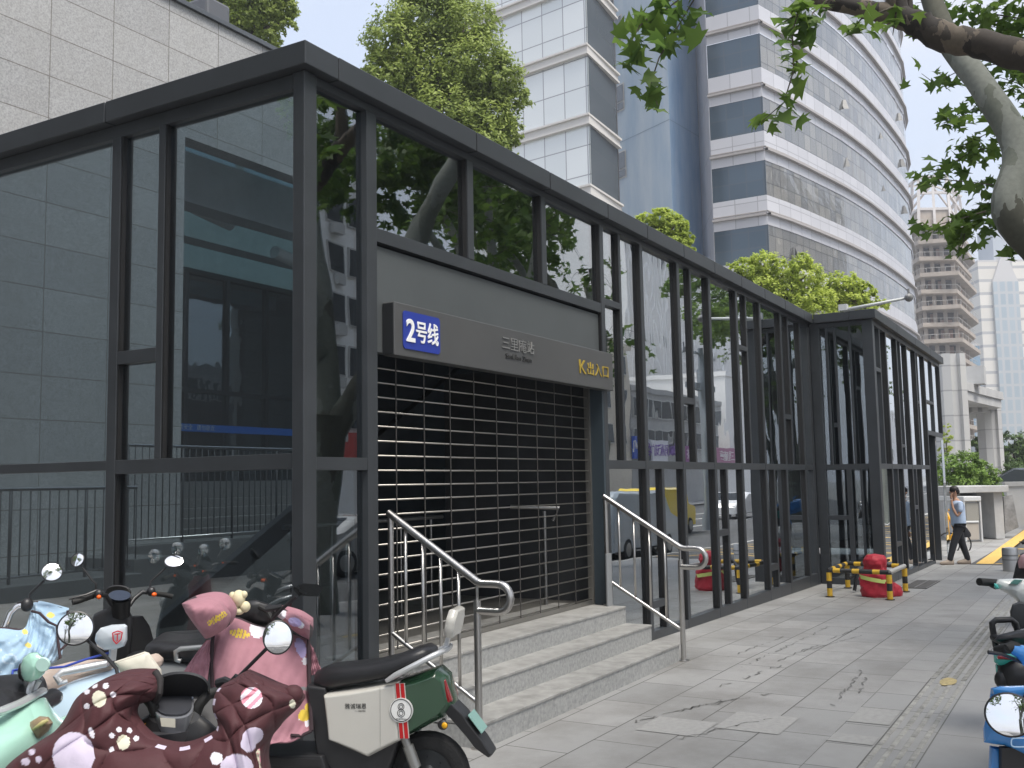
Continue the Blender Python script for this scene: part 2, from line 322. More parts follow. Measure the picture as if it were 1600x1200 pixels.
# side lane past the end of the pavement with its yellow hatched box
strip('side_lane', 24.2, 130, -1.30, 2.62, 0.004, M_asph)
yb = MB()
def yline(x0, y0, x1, y1, wd, h=0.010):
    a = Vector((x0, y0)); b2 = Vector((x1, y1)); n = (b2-a).normalized(); n = Vector((-n.y, n.x))*wd/2
    q = [a-n, b2-n, b2+n, a+n]; yb.add([(p.x, p.y, gz(p.x)+h) for p in q], [(0, 1, 2, 3)])
yline(24.5, 2.35, 60, 2.35, 0.34)
k = 0; x = 24.6
while x < 58:
    yline(x, 2.15, x+3.2, -1.2, 0.13, 0.008); yline(x+3.2, 2.15, x, -1.2, 0.13, 0.012); x += 3.2
obj('road_markings', yb, M_yel, kind='structure')
rm = MB()
for yy in (-8.0, -14.0):
    for i in range(24): rm.box(-10+i*9, -6+i*9, yy, yy+.15, -0.46, -0.452)
rm.box(-20, 200, -11.1, -10.95, -.46, -.452); rm.box(-20, 200, -2.0, -1.85, -.46, -.452)
obj('lane_lines', rm, M_wht, kind='structure')
# cracks and spills that run over the paving near the facade
M_crack = mat('dark_water_stain', (0.125, 0.122, 0.115), 0.6)
cb_ = MB(); random.seed(9)
def crack(x0, y0, x1, y1, n, jit):
    pts = [Vector((x0+(x1-x0)*i/n+random.uniform(-jit, jit), y0+(y1-y0)*i/n+random.uniform(-jit, jit)*.5)) for i in range(n+1)]
    for i in range(n):
        if random.random() < 0.25: continue
        a, b2 = pts[i], pts[i+1]; nn = (b2-a).normalized(); nn = Vector((-nn.y, nn.x)); w0, w1 = random.uniform(.001, .008), random.uniform(.001, .008)
        cb_.add([(q.x, q.y, gz(q.x)+.0055) for q in (a-nn*w0, b2-nn*w1, b2+nn*w1, a+nn*w0)], [(0, 1, 2, 3)])
for q in ((9.3, 3.0, 12.6, 2.95, 60, .05), (9.8, 2.8, 12.8, 2.6, 50, .05), (10.4, 2.75, 11.9, 2.45, 30, .03), (8.4, 2.9, 9.6, 2.7, 26, .06), (7.4, 2.9, 8.3, 2.45, 22, .05), (8.1, 1.9, 9.6, 2.0, 30, .06), (6.9, 3.05, 7.9, 2.7, 24, .05), (8.6, 1.8, 9.3, 1.9, 14, .04), (9.6, 3.3, 11.5, 3.2, 26, .04), (6.6, 2.6, 7.4, 2.2, 20, .05)): crack(*q)
obj('paving_stains', cb_, M_crack, kind='structure')
# drain grate
dg_ = empty('drain_grate', (18.8, 2.8, gz(18.8)), 0, 'dark slotted drain grate in the paving beyond the striped barrier', 'drain grate')
g_ = MB(); g_.add([(x, y, gz(x)+0.005) for x, y in ((18.0, 2.62), (19.6, 2.62), (19.6, 3.02), (18.0, 3.02))], [(0, 1, 2, 3)]); obj('drain_pit', g_, mat('drain_black', (0.012, 0.012, 0.012), 0.9), dg_)
g_ = MB()
for i in range(12):
    xx = 18.02+i*.14; g_.box(xx, xx+.05, 2.62, 3.02, gz(xx)+.006, gz(xx)+.014)
for yy in (2.62, 2.81, 3.0): g_.bar((18.0, yy+.01, gz(18)+.012), (19.6, yy+.01, gz(19.6)+.012), .02, .008)
obj('grate_bars', g_, mat('grate_iron', (0.22, 0.21, 0.2), 0.6, 0.4), dg_)
# bollard
bo = empty('bollard', (22.6, 1.69, gz(22.6)), 0, 'short stainless bollard at the end of the pavement before the yellow road box', 'bollard')
bb = MB(); bb.lathe([(0.0, 0.02), (.15, .0), (.15, .42), (.14, .46), (.0, .48)], Matrix.Translation(bo.location), 24); obj('post', bb, mat('brushed_steel_bollard', (0.5, 0.5, 0.5), 0.35, 0.9), bo)
bb = MB(); bb.lathe([(.152, .30), (.152, .33)], Matrix.Translation(bo.location), 24); bb.lathe([(.152, .22), (.152, .24)], Matrix.Translation(bo.location), 24); obj('band', bb, mat('bollard_band', (0.25, 0.25, 0.25), 0.4, 0.6), bo)

# ================================================================ METRO ENTRANCE
M_frame = mat('anthracite_frame', (0.046, 0.051, 0.057), 0.40, 0.2, var=0.12, vscale=2.5, spec=0.5, bump=0.02, bscale=12)
M_cap = mat('roof_edge_metal', (0.044, 0.049, 0.055), 0.45, 0.25, var=0.1, vscale=1.5)
M_panel = mat('satin_grey_panel', (0.088, 0.097, 0.100), 0.42, 0.15, var=0.08, vscale=1.2)
M_sign = mat('sign_board_grey', (0.100, 0.101, 0.101), 0.4, 0.3, var=0.06, vscale=1.6)
M_gask = mat('black_gasket', (.008, .008, .009), .6)
M_glass = glass_mat('tinted_glass', (0.55, 0.62, 0.66), 0.19, 2.6, 0.035, 1.0)
M_dark = mat('dark_interior', (0.012, 0.014, 0.016), 0.6)
M_inwall = mat('hall_wall', (0.05, 0.053, 0.058), 0.7, var=0.2)
ent = empty('metro_entrance', (XL, YF, 0), 0, 'dark framed glass metro entrance with roller shutter and grey sign board', 'metro entrance')
ZT = 4.60; FD = 0.05      # underside of roof edge, depth of the frame in front of the glass
def P(name, mb, m, bev=0.004, label=None): return obj(name, mb, m, ent, label=label, bevel=bev)
GY = YF+0.05              # glass plane
def gasket(x, z0, z1, y=YF):
    P('gasket', MB().box(x-.011, x-.0005, y+.010, y+.049, z0, z1), M_gask, 0)
def vpost(x0, x1, z0, z1, name='post', y=YF):
    if name != 'corner_post' and x0 > 5.6: gasket(x0, max(z0, .08 if y > 4 else -.02), z1, y)
    P(name, MB().box(x0, x1, y, y+(0.12 if name in ('corner_post',) or x0 < 5.6 else .0555), z0, z1), M_frame, 0.003)
def hbar(x0, x1, z0, z1, name='transom', y=YF):
    P(name, MB().box(x0, x1, y+0.004, y+0.056, z0, z1), M_frame, 0.002)
def pane(x0, x1, z0, z1, y=GY): P('glass_pane', MB().box(x0-.02, x1+.02, y, y+0.012, z0-.02, z1+.02), M_glass, 0)
# corner post, square
P('corner_post', MB().box(XL-0.012, XL+0.112, YF-0.015, YF+0.085, -0.02, 4.50), M_frame, 0.006)
# top beam and cap
P('top_beam', MB().box(XL+0.112, 18.18, YF, YF+0.12, 4.44, 4.50), M_frame, 0.002)
for x0, x1 in ((XL+.255, 6.89), (6.905, 8.19), (8.205, 9.48), (9.495, 10.55), (10.565, 11.72), (11.735, 12.88), (12.895, 14.05), (14.065, 15.22), (15.235, 16.38), (16.395, 17.6), (17.615, 18.2)):
    P('roof_edge', MB().box(x0, x1, YF-0.088, YF+0.35, 4.50, 4.665), M_cap, 0.006)
BEAMZ = 4.44; TZ0, TZ1 = 1.875, 1.965
maj = [9.445, 10.51, 11.675, 12.84, 14.005, 15.17, 16.33, 17.55]; mw = 0.085
for xm in maj: vpost(xm, xm+mw, -0.35 if xm > 9.6 else -.02, BEAMZ)
vpost(18.10, 18.26, -0.4, BEAMZ, 'corner_post')
edges = [m_ for m_ in maj]+[18.10]
um = {0: 9.93, 2: 12.145, 4: 14.48, 6: 16.79}; uz = {0: (3.60, 3.67), 2: (2.69, 2.77), 4: (3.61, 3.68), 6: (2.71, 2.79)}
lm = {1: 10.99, 3: 13.30, 5: 15.63}; lz = {1: (0.32, 0.40), 3: (0.99, 1.075), 5: (0.34, 0.44)}
for i in range(8):
    a, b2 = edges[i]+mw, edges[i+1]
    base0 = gz((a+b2)/2)
    hbar(a, b2, TZ0, TZ1)
    bb = MB(); za, zb = gz(a), gz(b2)
    bb.add([(a, YF+.002, za-.15), (b2, YF+.002, zb-.15), (b2, YF+.11, zb-.15), (a, YF+.11, za-.15), (a, YF+.002, .075), (b2, YF+.002, .07), (b2, YF+.11, .07), (a, YF+.11, .075)], [(0, 3, 2, 1), (4, 5, 6, 7), (0, 1, 5, 4), (1, 2, 6, 5), (2, 3, 7, 6), (3, 0, 4, 7)])
    P('base_rail', bb, M_frame, 0.002)
    if i in um:
        xm = um[i]; gasket(xm, TZ1, BEAMZ); P('mullion', MB().box(xm, xm+.055, YF+.006, YF+.055, TZ1, BEAMZ), M_frame, .002); hbar(a, xm, *uz[i], name='crossbar')
        pane(a, xm, TZ1, uz[i][0]); pane(a, xm, uz[i][1], BEAMZ); pane(xm+.055, b2, TZ1, BEAMZ)
    else: pane(a, b2, TZ1, BEAMZ)
    if i in lm:
        xm = lm[i]; gasket(xm, .075, TZ0); P('mullion', MB().box(xm, xm+.07, YF+.006, YF+.055, .075, TZ0), M_frame, .002)
        side = (xm+.07, b2) if i == 1 else (a, xm)
        if i == 1: side = (xm-0.48+.0, xm)
        hbar(side[0], side[1], *lz[i], name='crossbar'); pane(a, xm, .075, TZ0); pane(xm+.07, b2, .075, TZ0)
    else: pane(a, b2, .075, TZ0)
# bay left of the door
DX0, DX1 = 5.66, 9.36
vpost(5.545, 5.66, -.02, BEAMZ)
hbar(XL+.112, 5.545, 1.855, 1.94); pane(XL+.14, 5.545, 1.94, BEAMZ); pane(XL+.14, 5.545, .06, 1.855)
P('base_rail', MB().box(XL+.112, 5.545, YF+.002, YF+.11, -.02, .06), M_frame, .002)
# above the door
hbar(5.66, 9.445, 3.50, 3.60, 'door_head')
for a, b2 in ((5.66, 6.88), (6.97, 8.165), (8.255, 9.445)): pane(a, b2, 3.60, BEAMZ)
for xm in (6.88, 8.165): vpost(xm, xm+.09, 3.60, BEAMZ, 'mullion')
P('header_panel', MB().box(5.68, 9.43, YF+.035, YF+.10, 2.70, 3.48), M_panel, 0.004)
# sign board
sb_ = P('sign_board', MB().box(5.765, 9.53, YF-0.07, YF+.034, 2.68, 3.07), M_sign, 0.006)
P('sign_side', MB().box(5.758, 5.764, YF-.066, YF+.03, 2.69, 3.06), M_dark, 0.002)
SY = YF-0.0715
def sx_(px, py): return on_y(px, py, SY)
c0 = sx_(629, 489); c1 = sx_(687, 553)
bx0, bx1 = c0.x, c1.x
def rrect(x0, x1, z0, z1, r, n=6):
    p = []
    for cx, cz, a0 in ((x1-r, z1-r, 0), (x0+r, z1-r, 90), (x0+r, z0+r, 180), (x1-r, z0+r, 270)):
        for i in range(n+1): a = math.radians(a0+90*i/n); p.append((cx+r*math.cos(a), cz+r*math.sin(a)))
    return p
obj('line_badge', MB().prism(rrect(bx0, bx1, 2.738, 3.018, .03), SY-.006, SY), mat('badge_blue', (0.018, 0.040, 0.30), .45), ent)
M_white = mat('lettering_white', (0.85, 0.85, 0.85), .5); M_steelt = mat('lettering_steel', (0.24, 0.24, 0.235), .45, .3); M_goldt = mat('lettering_gold', (0.42, 0.30, 0.04), .45, .2)
bw = bx1-bx0; zc = 2.878
def fit_text(name, body, x0, x1, z0, z1, m, y, bold=0.0):
    me = text_mesh(body, 1.0, 0.003, 'LEFT', bold); co = np.empty(len(me.vertices)*3); me.vertices.foreach_get('co', co); co = co.reshape(-1, 3)
    mn, mxx = co.min(0), co.max(0); q = co.copy()
    co[:, 0] = x0+(q[:, 0]-mn[0])/(mxx[0]-mn[0])*(x1-x0); co[:, 2] = z0+(q[:, 1]-mn[1])/(mxx[1]-mn[1])*(z1-z0); co[:, 1] = y-q[:, 2]
    me.vertices.foreach_set('co', co.ravel()); return obj(name, me, m, ent)
fit_text('lettering', '2', bx0+bw*.07, bx0+bw*.30, zc-.085, zc+.085, M_white, SY-.009, .02)
fit_text('lettering', '号线', bx0+bw*.33, bx0+bw*.94, zc-.08, zc+.085, M_white, SY-.009, .012)
a_ = sx_(784, 540).x; b_2 = sx_(834, 540).x
fit_text('lettering', '三里庵站', a_, b_2, 2.885, 3.0, M_steelt, SY-.003)
fit_text('lettering', "SanLi'an Zhan", sx_(790, 560).x, sx_(830, 560).x, 2.81, 2.855, mat('lettering_dark', (.04, .04, .04), .5), SY-.003)
kx = sx_(905, 575).x; ex = sx_(917, 575).x; fx = sx_(950, 580).x
fit_text('lettering', 'K', kx, ex-.02, 2.80, 2.935, M_goldt, SY-.003, .006)
fit_text('lettering', '出入口', ex+.01, fx, 2.80, 2.93, M_goldt, SY-.003)
# door recess
P('door_jamb', MB().box(9.40, 9.4445, YF+.002, YF+.20, -.02, 2.70), mat('jamb_blue_grey', (0.035, 0.05, 0.062), .5), .002)
P('door_jamb', MB().box(5.662, 5.69, YF+.121, YF+.22, .5, 2.72), M_frame, .002)
SHY = YF+.17
M_bar = mat('shutter_steel', (0.34, 0.325, 0.30), .36, .9); M_chain = mat('shutter_link', (0.10, 0.095, 0.09), .5, .6)
sh = MB(); z = 0.56; zs = []
while z < 2.72: sh.tube([(5.70, SHY, z), (9.395, SHY, z)], .0068, 8); zs.append(z); z += .108
shutter = obj('roller_shutter', sh, M_bar, ent)
lk = MB(); x = 5.72
while x < 9.36:
    lk.box(x-.006, x+.006, SHY-.013, SHY-.009, .53, 2.74)
    x += .365
o_ = obj('links', lk, M_chain, shutter)
gl = MB(); gl.box(5.692, 5.72, SHY-.03, SHY+.03, .5, 2.8); gl.box(9.37, 9.398, SHY-.03, SHY+.03, .5, 2.8); gl.box(5.72, 9.37, SHY-.015, SHY+.015, .505, .545)
obj('guide_rail', gl, mat('guide_rail_steel', (0.3, 0.29, 0.27), .4, .8), shutter)
# hall behind: dark walls and ceiling added to keep it black; floor, inner handrail
P('hall_floor', MB().add([(5.5, YF+.13, .5), (27, YF+.13, .5), (27, 8.8, .5), (9.5, 8.6, .5)], [(0, 1, 2, 3)]), mat('hall_floor_stone', (0.13, 0.125, 0.115), .55, var=.2, vscale=8), 0)
P('hall_wall', MB().add([(5.25, YF+.2, -.5), (9.45, 8.5, -.5), (9.45, 8.5, 4.62), (5.25, YF+.2, 4.62)], [(0, 1, 2, 3)]).add([(9.45, 8.5, -.1), (27, 8.5, -.1), (27, 8.5, 4.62), (9.45, 8.5, 4.62)], [(0, 1, 2, 3)]).add([(9.6, YF+.14, -.1), (9.6, YF+.14, 3), (9.6, 6.5, 3), (9.6, 6.5, -.1)], [(0, 1, 2, 3)]).add([(27, 8.5, -.1), (27, Y2+.2, -.1), (27, Y2+.2, 4.62), (27, 8.5, 4.62)], [(0, 1, 2, 3)]), M_inwall, 0)
P('hall_roof', MB().add([(5.25, YF+.2, 4.62), (27, YF+.2, 4.62), (27, 8.5, 4.62), (9.45, 8.5, 4.62)], [(0, 1, 2, 3)]).box(X2+.1, 27, Y2+.15, YF+.3, 4.60, 4.61), M_inwall, 0)
P('stair_flight', MB().prism([(6.2, .5), (11.5, 3.4), (11.5, 3.2), (6.6, .5)], 7.4, 7.5), M_inwall, 0)
hr = MB(); hr.tube([(9.30, YF+.55, 1.35), (9.30, YF+.48, 1.48), (9.02, YF+.9, 1.5)], .022); hr.tube([(9.2, YF+.6, .5), (9.2, YF+.6, 1.45)], .02)
for i in range(5): hr.tube([(6.3+i*.5, YF+1.4, .5), (6.3+i*.5, YF+1.4, 1.4)], .012)
hr.tube([(6.2, YF+1.4, 1.42), (8.5, YF+1.4, 1.42)], .02)
P('inner_handrail', hr, mat('inner_steel', (.3, .3, .3), .3, .9), 0)
# left facade (plane x = XL)
GXl = XL+.05
def lbox(y0, y1, z0, z1, name='post'): P(name, MB().box(XL+(.0 if name == 'post' else .004), XL+.115, y0, y1, z0, z1), M_frame, .003)
lbox(YF+.085, 12, 4.40, 4.50, 'top_beam')
for y0, y1 in ((YF-.087, 6.29), (6.305, 8.2), (8.215, 10.2), (10.215, 12)): P('roof_edge', MB().box(XL-.085, XL+.25, y0, y1, 4.503, 4.662), M_cap, .006)
lbox(5.735, 5.80, 1.965, 4.40, 'mullion'); lbox(6.215, 6.31, -.02, 4.40); lbox(8.55, 8.65, -.02, 4.40); lbox(10.6, 10.7, -.02, 4.4)
lbox(YF+.085, 6.215, 1.865, 1.965, 'transom'); lbox(6.31, 8.55, 1.895, 1.965, 'transom'); lbox(8.65, 10.6, 1.895, 1.965, 'transom'); lbox(5.80, 6.215, 2.67, 2.765, 'crossbar')
lbox(YF+.085, 6.215, -.02, .07, 'base_rail'); lbox(6.31, 8.55, -.02, .07, 'base_rail'); lbox(8.65, 10.6, -.02, .07, 'base_rail')
for y_, z0, z1 in ((6.2149, 1.965, 4.4), (5.7349, 1.965, 4.4), (6.2149, .07, 1.865), (5.7999, 1.965, 4.4)): P('gasket', MB().box(XL+.012, XL+.049, y_-.012, y_-.0005, z0, z1), M_gask, 0)
def lpane(y0, y1, z0, z1): P('glass_pane', MB().box(GXl, GXl+.012, y0-.02, y1+.02, z0-.02, z1+.02), M_glass, 0)
lpane(YF+.145, 5.735, 1.965, 4.40); lpane(5.80, 6.215, 2.765, 4.40); lpane(5.80, 6.215, 1.965, 2.67); lpane(YF+.145, 6.215, .07, 1.865)
lpane(6.31, 8.55, 1.965, 4.4); lpane(6.31, 8.55, .07, 1.895); lpane(8.65, 10.6, 1.965, 4.4); lpane(8.65, 10.6, .07, 1.895)
# projecting second volume: side face at X2, front at Y2
P('corner_post', MB().box(X2-.02, X2+.16, Y2-.02, Y2+.16, -.4, 4.50), M_frame, .005)
def rb(y0, y1, z0, z1, name): P(name, MB().box(X2+(.0 if name == 'post' else .004), X2+.11, y0, y1, z0, z1), M_frame, .002)
rb(Y2+.16, YF-.0, 4.42, 4.5, 'top_beam'); rb(4.24, YF, -.4, 4.42, 'post')
P('roof_edge', MB().box(X2-.088, X2+.3, Y2+.353, YF-.095, 4.503, 4.662), M_cap, .006)
rb(Y2+.16, 4.24, TZ0, TZ1, 'transom'); rb(Y2+.16, 4.24, -.4, -.02, 'base_rail')
for y0 in (4.10, 3.96, 3.70): rb(y0, y0+.03, TZ1, 4.42, 'mullion')
rb(3.80, 3.88, -.02, TZ0, 'mullion'); rb(3.88, 4.24, .99, 1.07, 'crossbar'); rb(3.62, 3.65, -.02, TZ0, 'mullion')
P('glass_pane', MB().box(X2+.05, X2+.06, Y2+.14, 4.26, TZ1-.02, 4.44), M_glass, 0); P('glass_pane', MB().box(X2+.05, X2+.06, Y2+.14, 3.82, -.04, TZ0+.02), M_glass, 0)
P('glass_pane', MB().box(X2+.05, X2+.06, 3.86, 4.26, -.04, TZ0+.02), M_glass, 0)
YE = 26.95
P('top_beam', MB().box(X2+.16, YE, Y2, Y2+.12, 4.42, 4.5), M_frame, .002)
for i in range(4):
    a = X2-.09+i*2.22; P('roof_edge', MB().box(a, a+2.205, Y2-.09, Y2+.35, 4.502, 4.667), M_cap, .006)
maj2 = [19.62, 20.78, 21.94, 23.1, 24.34]; up2 = [19.03, 21.22, 23.40, 25.6]; lo2 = [20.22, 22.42]; uzs = [(3.61, 3.68), (2.3, 2.36), (3.3, 3.36), (3.6, 3.66)]
e2 = [X2+.16]+maj2
for xm in maj2+[26.87]: vpost(xm, xm+.085, -.5 if xm < 25 else 2.75, 4.42, y=Y2)
for i in range(len(e2)-1):
    a, b2 = e2[i]+(0 if i == 0 else .085), e2[i+1]
    hbar(a, b2, TZ0, TZ1, y=Y2); P('base_rail', MB().box(a, b2, Y2+.002, Y2+.11, -.5, .0-.04*i), M_frame, .002)
    um_ = [u for u in up2 if a < u < b2]; lo_ = [u for u in lo2 if a < u < b2]
    xs = [a]+sum([[u, u+.06] for u in um_], [])+[b2]
    for u in um_:
        P('mullion', MB().box(u, u+.06, Y2+.006, Y2+.055, TZ1, 4.42), M_frame, .002); q = uzs[up2.index(u)]; hbar(a, u, *q, name='crossbar', y=Y2)
    for k in range(0, len(xs), 2): pane(xs[k], xs[k+1], TZ1, 4.42, Y2+.05)
    xs = [a]+sum([[u, u+.07] for u in lo_], [])+[b2]
    for u in lo_:
        P('mullion', MB().box(u, u+.07, Y2+.006, Y2+.055, -.04, TZ0), M_frame, .002); hbar(a, u, *((.44, .52) if u < 21 else (1.05, 1.13)), name='crossbar', y=Y2)
    for k in range(0, len(xs), 2): pane(xs[k], xs[k+1], -.06, TZ0, Y2+.05)
# last bay: glass over a dark doorway
hbar(24.425, YE-.08, 2.66, 2.76, y=Y2); P('mullion', MB().box(25.6, 25.66, Y2+.006, Y2+.11, 2.76, 4.42), M_frame, .002); hbar(24.425, 25.6, 3.4, 3.46, name='crossbar', y=Y2)
pane(24.425, 25.6, 2.76, 4.42, Y2+.05); pane(25.66, 26.87, 2.76, 4.42, Y2+.05)
P('side_doorway', MB().box(24.43, 26.6, Y2+.45, Y2+.5, -.5, 2.66), M_dark, 0)
P('side_door', MB().box(25.55, 25.62, Y2+.02, Y2+.5, -.4, 2.6), M_frame, .003)
hin = glass_mat('clear_end_glass', (.75, .78, .8), .25, 1.0, .03)
P('end_glass', MB().box(26.7, 27.1, Y2+.03, Y2+.042, -.3, 2.6), hin, 0)

# ---------------------------------------------------------------- steps
M_gran = mat('grey_granite', (0.33, 0.335, 0.33), .7, var=.22, vscale=38, bump=.12, bscale=240, col2=(.43, .43, .42))
M_tread = mat('worn_granite_tread', (0.29, 0.285, 0.27), .65, var=.22, vscale=7, col2=(.38, .375, .36))
st = empty('entrance_steps', (7.5, 3.9, 0), 0, 'three light grey granite steps up to the roller shutter', 'steps')
SX0, SX1 = 5.78, 9.38
ys = [3.645, 3.925, 4.195]
for i, y in enumerate(ys):
    z1 = .167*(i+1); y1 = ys[i+1] if i < 2 else YF+.6
    obj('riser', MB().box(SX0, SX1-.002*i, y, y+.05, 0 if i == 0 else .167*i-.03, z1-.022), M_gran, st)
    segs = [SX0, 7.0-.3*i, 8.2-.1*i, SX1-.002*i]
    for k in range(3): obj('tread', MB().box(segs[k]+.0015, segs[k+1]-.0015, y-.008, y1+(.05 if i < 2 else 0), z1-.022, z1), [M_tread], st, bevel=.004)
obj('step_core', MB().box(SX0+.003, SX1-.008, ys[0]+.045, YF+.55, -.02, .14).box(SX0+.003, SX1-.01, ys[1]+.045, YF+.55, .13, .31).box(SX0+.003, SX1-.012, ys[2]+.045, YF+.55, .3, .476), M_gran, st)
# ---------------------------------------------------------------- stainless handrails
M_ss = mat('stainless_steel', (0.52, 0.505, 0.485), .30, 1.0, var=.06, vscale=4, bump=.02, bscale=60)
def arc(c, r, a0, a1, n=7): return [(c[0]+r*math.cos(math.radians(a0+(a1-a0)*i/n)), c[1]+r*math.sin(math.radians(a0+(a1-a0)*i/n))) for i in range(n+1)]
def handrail(x, label, ypost, ystart=YF+.02):
    h = empty('handrail', (x, ypost, 0), 0, label, 'handrail', 'stainless handrails on the entrance steps')
    sl = .62
    zt = 1.08; y0 = ypost-.02
    pts = [(x, ystart, zt+sl*(ystart-y0))] + [(x, y0+.02, zt+.012), (x, y0-.02, zt), (x, y0-.15, zt)]
    pts += [(x, y0-.15-.09*math.sin(a), zt-.09*(1-math.cos(a))) for a in [PI*i/10 for i in range(1, 11)]]
    pts += [(x, y0-.02, zt-.18), (x, ypost, zt-.18)]
    obj('top_rail', MB().tube(pts, .027, 14), M_ss, h)
    p_ = MB(); p_.tube([(x, ypost, 0), (x, ypost, .97)], .0255, 14); p_.tube([(x, ypost, .97), (x, ypost, 1.06)], .01, 8); p_.lathe([(.0, .012), (.055, .01), (.055, 0)], Matrix.Translation((x, ypost, 0)), 20); obj('post', p_, M_ss, h)
    q_ = MB(); q_.tube([(x, ystart-.02, .5), (x, ystart-.02, zt+sl*(ystart-.02-y0)-.02)], .022, 12); q_.lathe([(.0, .51), (.05, .508), (.05, .5)], Matrix.Translation((x, ystart-.02, 0)), 20); obj('post', q_, M_ss, h)
    zb = lambda y: .29+.62*(y-ypost)*.95
    obj('bottom_rail', MB().tube([(x, ypost, zb(ypost)), (x, ystart-.03, zb(ystart-.03))], .017, 10), M_ss, h)
    n = 4
    for i in range(1, n+1):
        y = ypost+(ystart-ypost)*i/(n+1); obj('baluster', MB().tube([(x, y, zb(y)), (x, y, zt+sl*(y-y0)-.02)], .0125, 8), M_ss, h)
    return h
handrail(5.80, 'stainless handrail left of the steps, its post behind the green scooter tail', 3.68)
handrail(9.41, 'stainless handrail at the right end of the steps, against the glass wall', 3.612)
pp_ = MB()
for i in range(3): pp_.lathe([(.0, .5), (.018, .5), (.018, 1.02), (0, 1.02)], Matrix.Translation((9.30+.035*i, YF-.05, 0)), 10)
tag(obj('pipe_bundle', pp_, mat('pvc_grey', (.26, .27, .28), .5)), 'three short grey upright pipes standing together beside the right shutter jamb', 'pipes')
# ================================================================ GRANITE BUILDING behind the glass
YW = 12.3
M_wall = tile_mat('granite_cladding', (0.34, 0.342, 0.342), (0.40, 0.40, 0.395), (0.17, 0.16, 0.15), 1.03, 0.60, 0.008, 'XZ', (8.47, 2.71), 0.0, .75, .22, 45, .2, .35, (.30, .29, .27))
M_wallx = tile_mat('granite_cladding_side', (0.385, 0.38, 0.365), (0.45, 0.44, 0.42), (0.17, 0.16, 0.15), 1.03, 0.60, 0.008, 'YZ', (0, 2.71), 0.0, .75, .12, 160, .2, .35, (.30, .29, .27))
gb = empty('granite_building', (10.9, YW, 0), 0, 'grey granite clad building with square slabs behind the glass entrance', 'building')
OX = 10.88; OX1 = 21.0; OZ = 7.35
WB = 25.5
def GP(n, mb, m, **k): return obj(n, mb, m, gb, **k)
GP('wall', MB().box(5.0, OX, YW, YW+.35, -.1, 9.5).box(OX, OX1, YW, YW+.35, OZ, 9.5).box(OX1, WB, YW, YW+.35, -.1, 9.5), M_wall)
GP('wall', MB().box(WB-.01, WB+.3, YW+.35, 30, -.1, 9.5).box(OX-.3, OX-.002, YW+.35, 17, -.1, OZ), M_wallx)
GP('parapet_cap', MB().box(5.0, WB+.4, YW-.06, YW+.5, 9.5, 9.58), mat('zinc_cap', (0.10, 0.11, 0.12), .5, .4), bevel=.005)
GP('roof_slab', MB().box(5.0, OX, YW+.5, 30, 9.0, 9.2).box(OX1, WB, YW+.5, 30, 9.0, 9.2).box(OX, OX1, 17.2, 30, 9.0, 9.2), mat('roof_concrete', (.3, .3, .3), .9))
b = MB(); q = at(334, 20, 1); rx = on_y(330, 8, YW+.3)
b.box(rx.x-.28, rx.x+.25, YW+.1, YW+.6, 9.58, 9.98); GP('roof_box', b, mat('rooftop_metal', (.12, .125, .135), .5, .3), bevel=.05)
GP('hall_ceiling', MB().box(OX, OX1, YW+.355, 17.2, OZ+.3, OZ+.33), glass_mat('skylight_glass', (.62, .78, .80), .15, 1.0, 0)); mat('hall_plaster', (.50, .51, .52), .8, var=.1)
GP('back_wall', MB().box(OX, OX1, 17.0, 17.1, 6.55, OZ+.3), MATS['hall_plaster'])
for y0 in (13.5, 15.4): GP('ceiling_beam', MB().box(OX, OX1, y0, y0+.5, 6.75, OZ+.3), MATS['hall_plaster'])
for (x, z) in ((12.9, 7.0), (14.4, 7.25), (14.9, 6.5)): GP('duct_pipe', MB().tube([(x, 14.2+.3*(z-6.5), z), (x+1.0, 14.25+.3*(z-6.5), z-.12)], .13, 14), mat('duct_white', (.8, .8, .78), .5))
M_dglass = glass_mat('hall_glazing', (.4, .46, .46), .25, .8, .1, 1.5)
GP('glazed_doors', MB().box(OX, OX1, 17.0, 17.03, 1.9, 6.55), M_dglass)
f_ = MB()
for x in (OX+.05, 12.5, 13.8, 15.05, 16.25, 17.5, 18.8, 20): f_.box(x, x+.09, 16.93, 16.995, 1.9, 6.55)
f_.box(OX, OX1, 16.92, 16.99, 6.45, 6.56); f_.box(OX, OX1, 16.92, 16.99, 3.83, 3.92); GP('door_frame', f_, M_dark)
GP('blue_tape', MB().box(OX, OX1, 16.90, 16.905, 2.98, 3.14), mat('safety_tape_blue', (.02, .20, .75), .5))
wt = text_mesh('请勿靠近   注意安全   请勿靠近', .13, .001, 'CENTER'); wt.transform(Matrix(((1, 0, 0, 15), (0, 0, 1, 16.893), (0, 1, 0, 3.06), (0, 0, 0, 1)))); GP('tape_lettering', wt, M_white)
GP('inner_lamp', MB().box(12.5, 13.6, 18.5, 18.9, 6.2, 6.25).box(14.5, 15.8, 18.5, 18.9, 6.2, 6.25).box(12.6, 13.6, 20.5, 20.8, 6.2, 6.25), mat('ceiling_lamp_panel', (.8, .8, .8), .5))
GP('hall_back', MB().box(OX, OX1, 22, 22.1, 1.9, 7).box(OX, OX1, 17.1, 22, 1.85, 1.9).box(OX, OX1, 17.1, 22, 6.6, 6.65), mat('hall_far_wall', (.10, .13, .12), .7, var=.5, vscale=1.5))
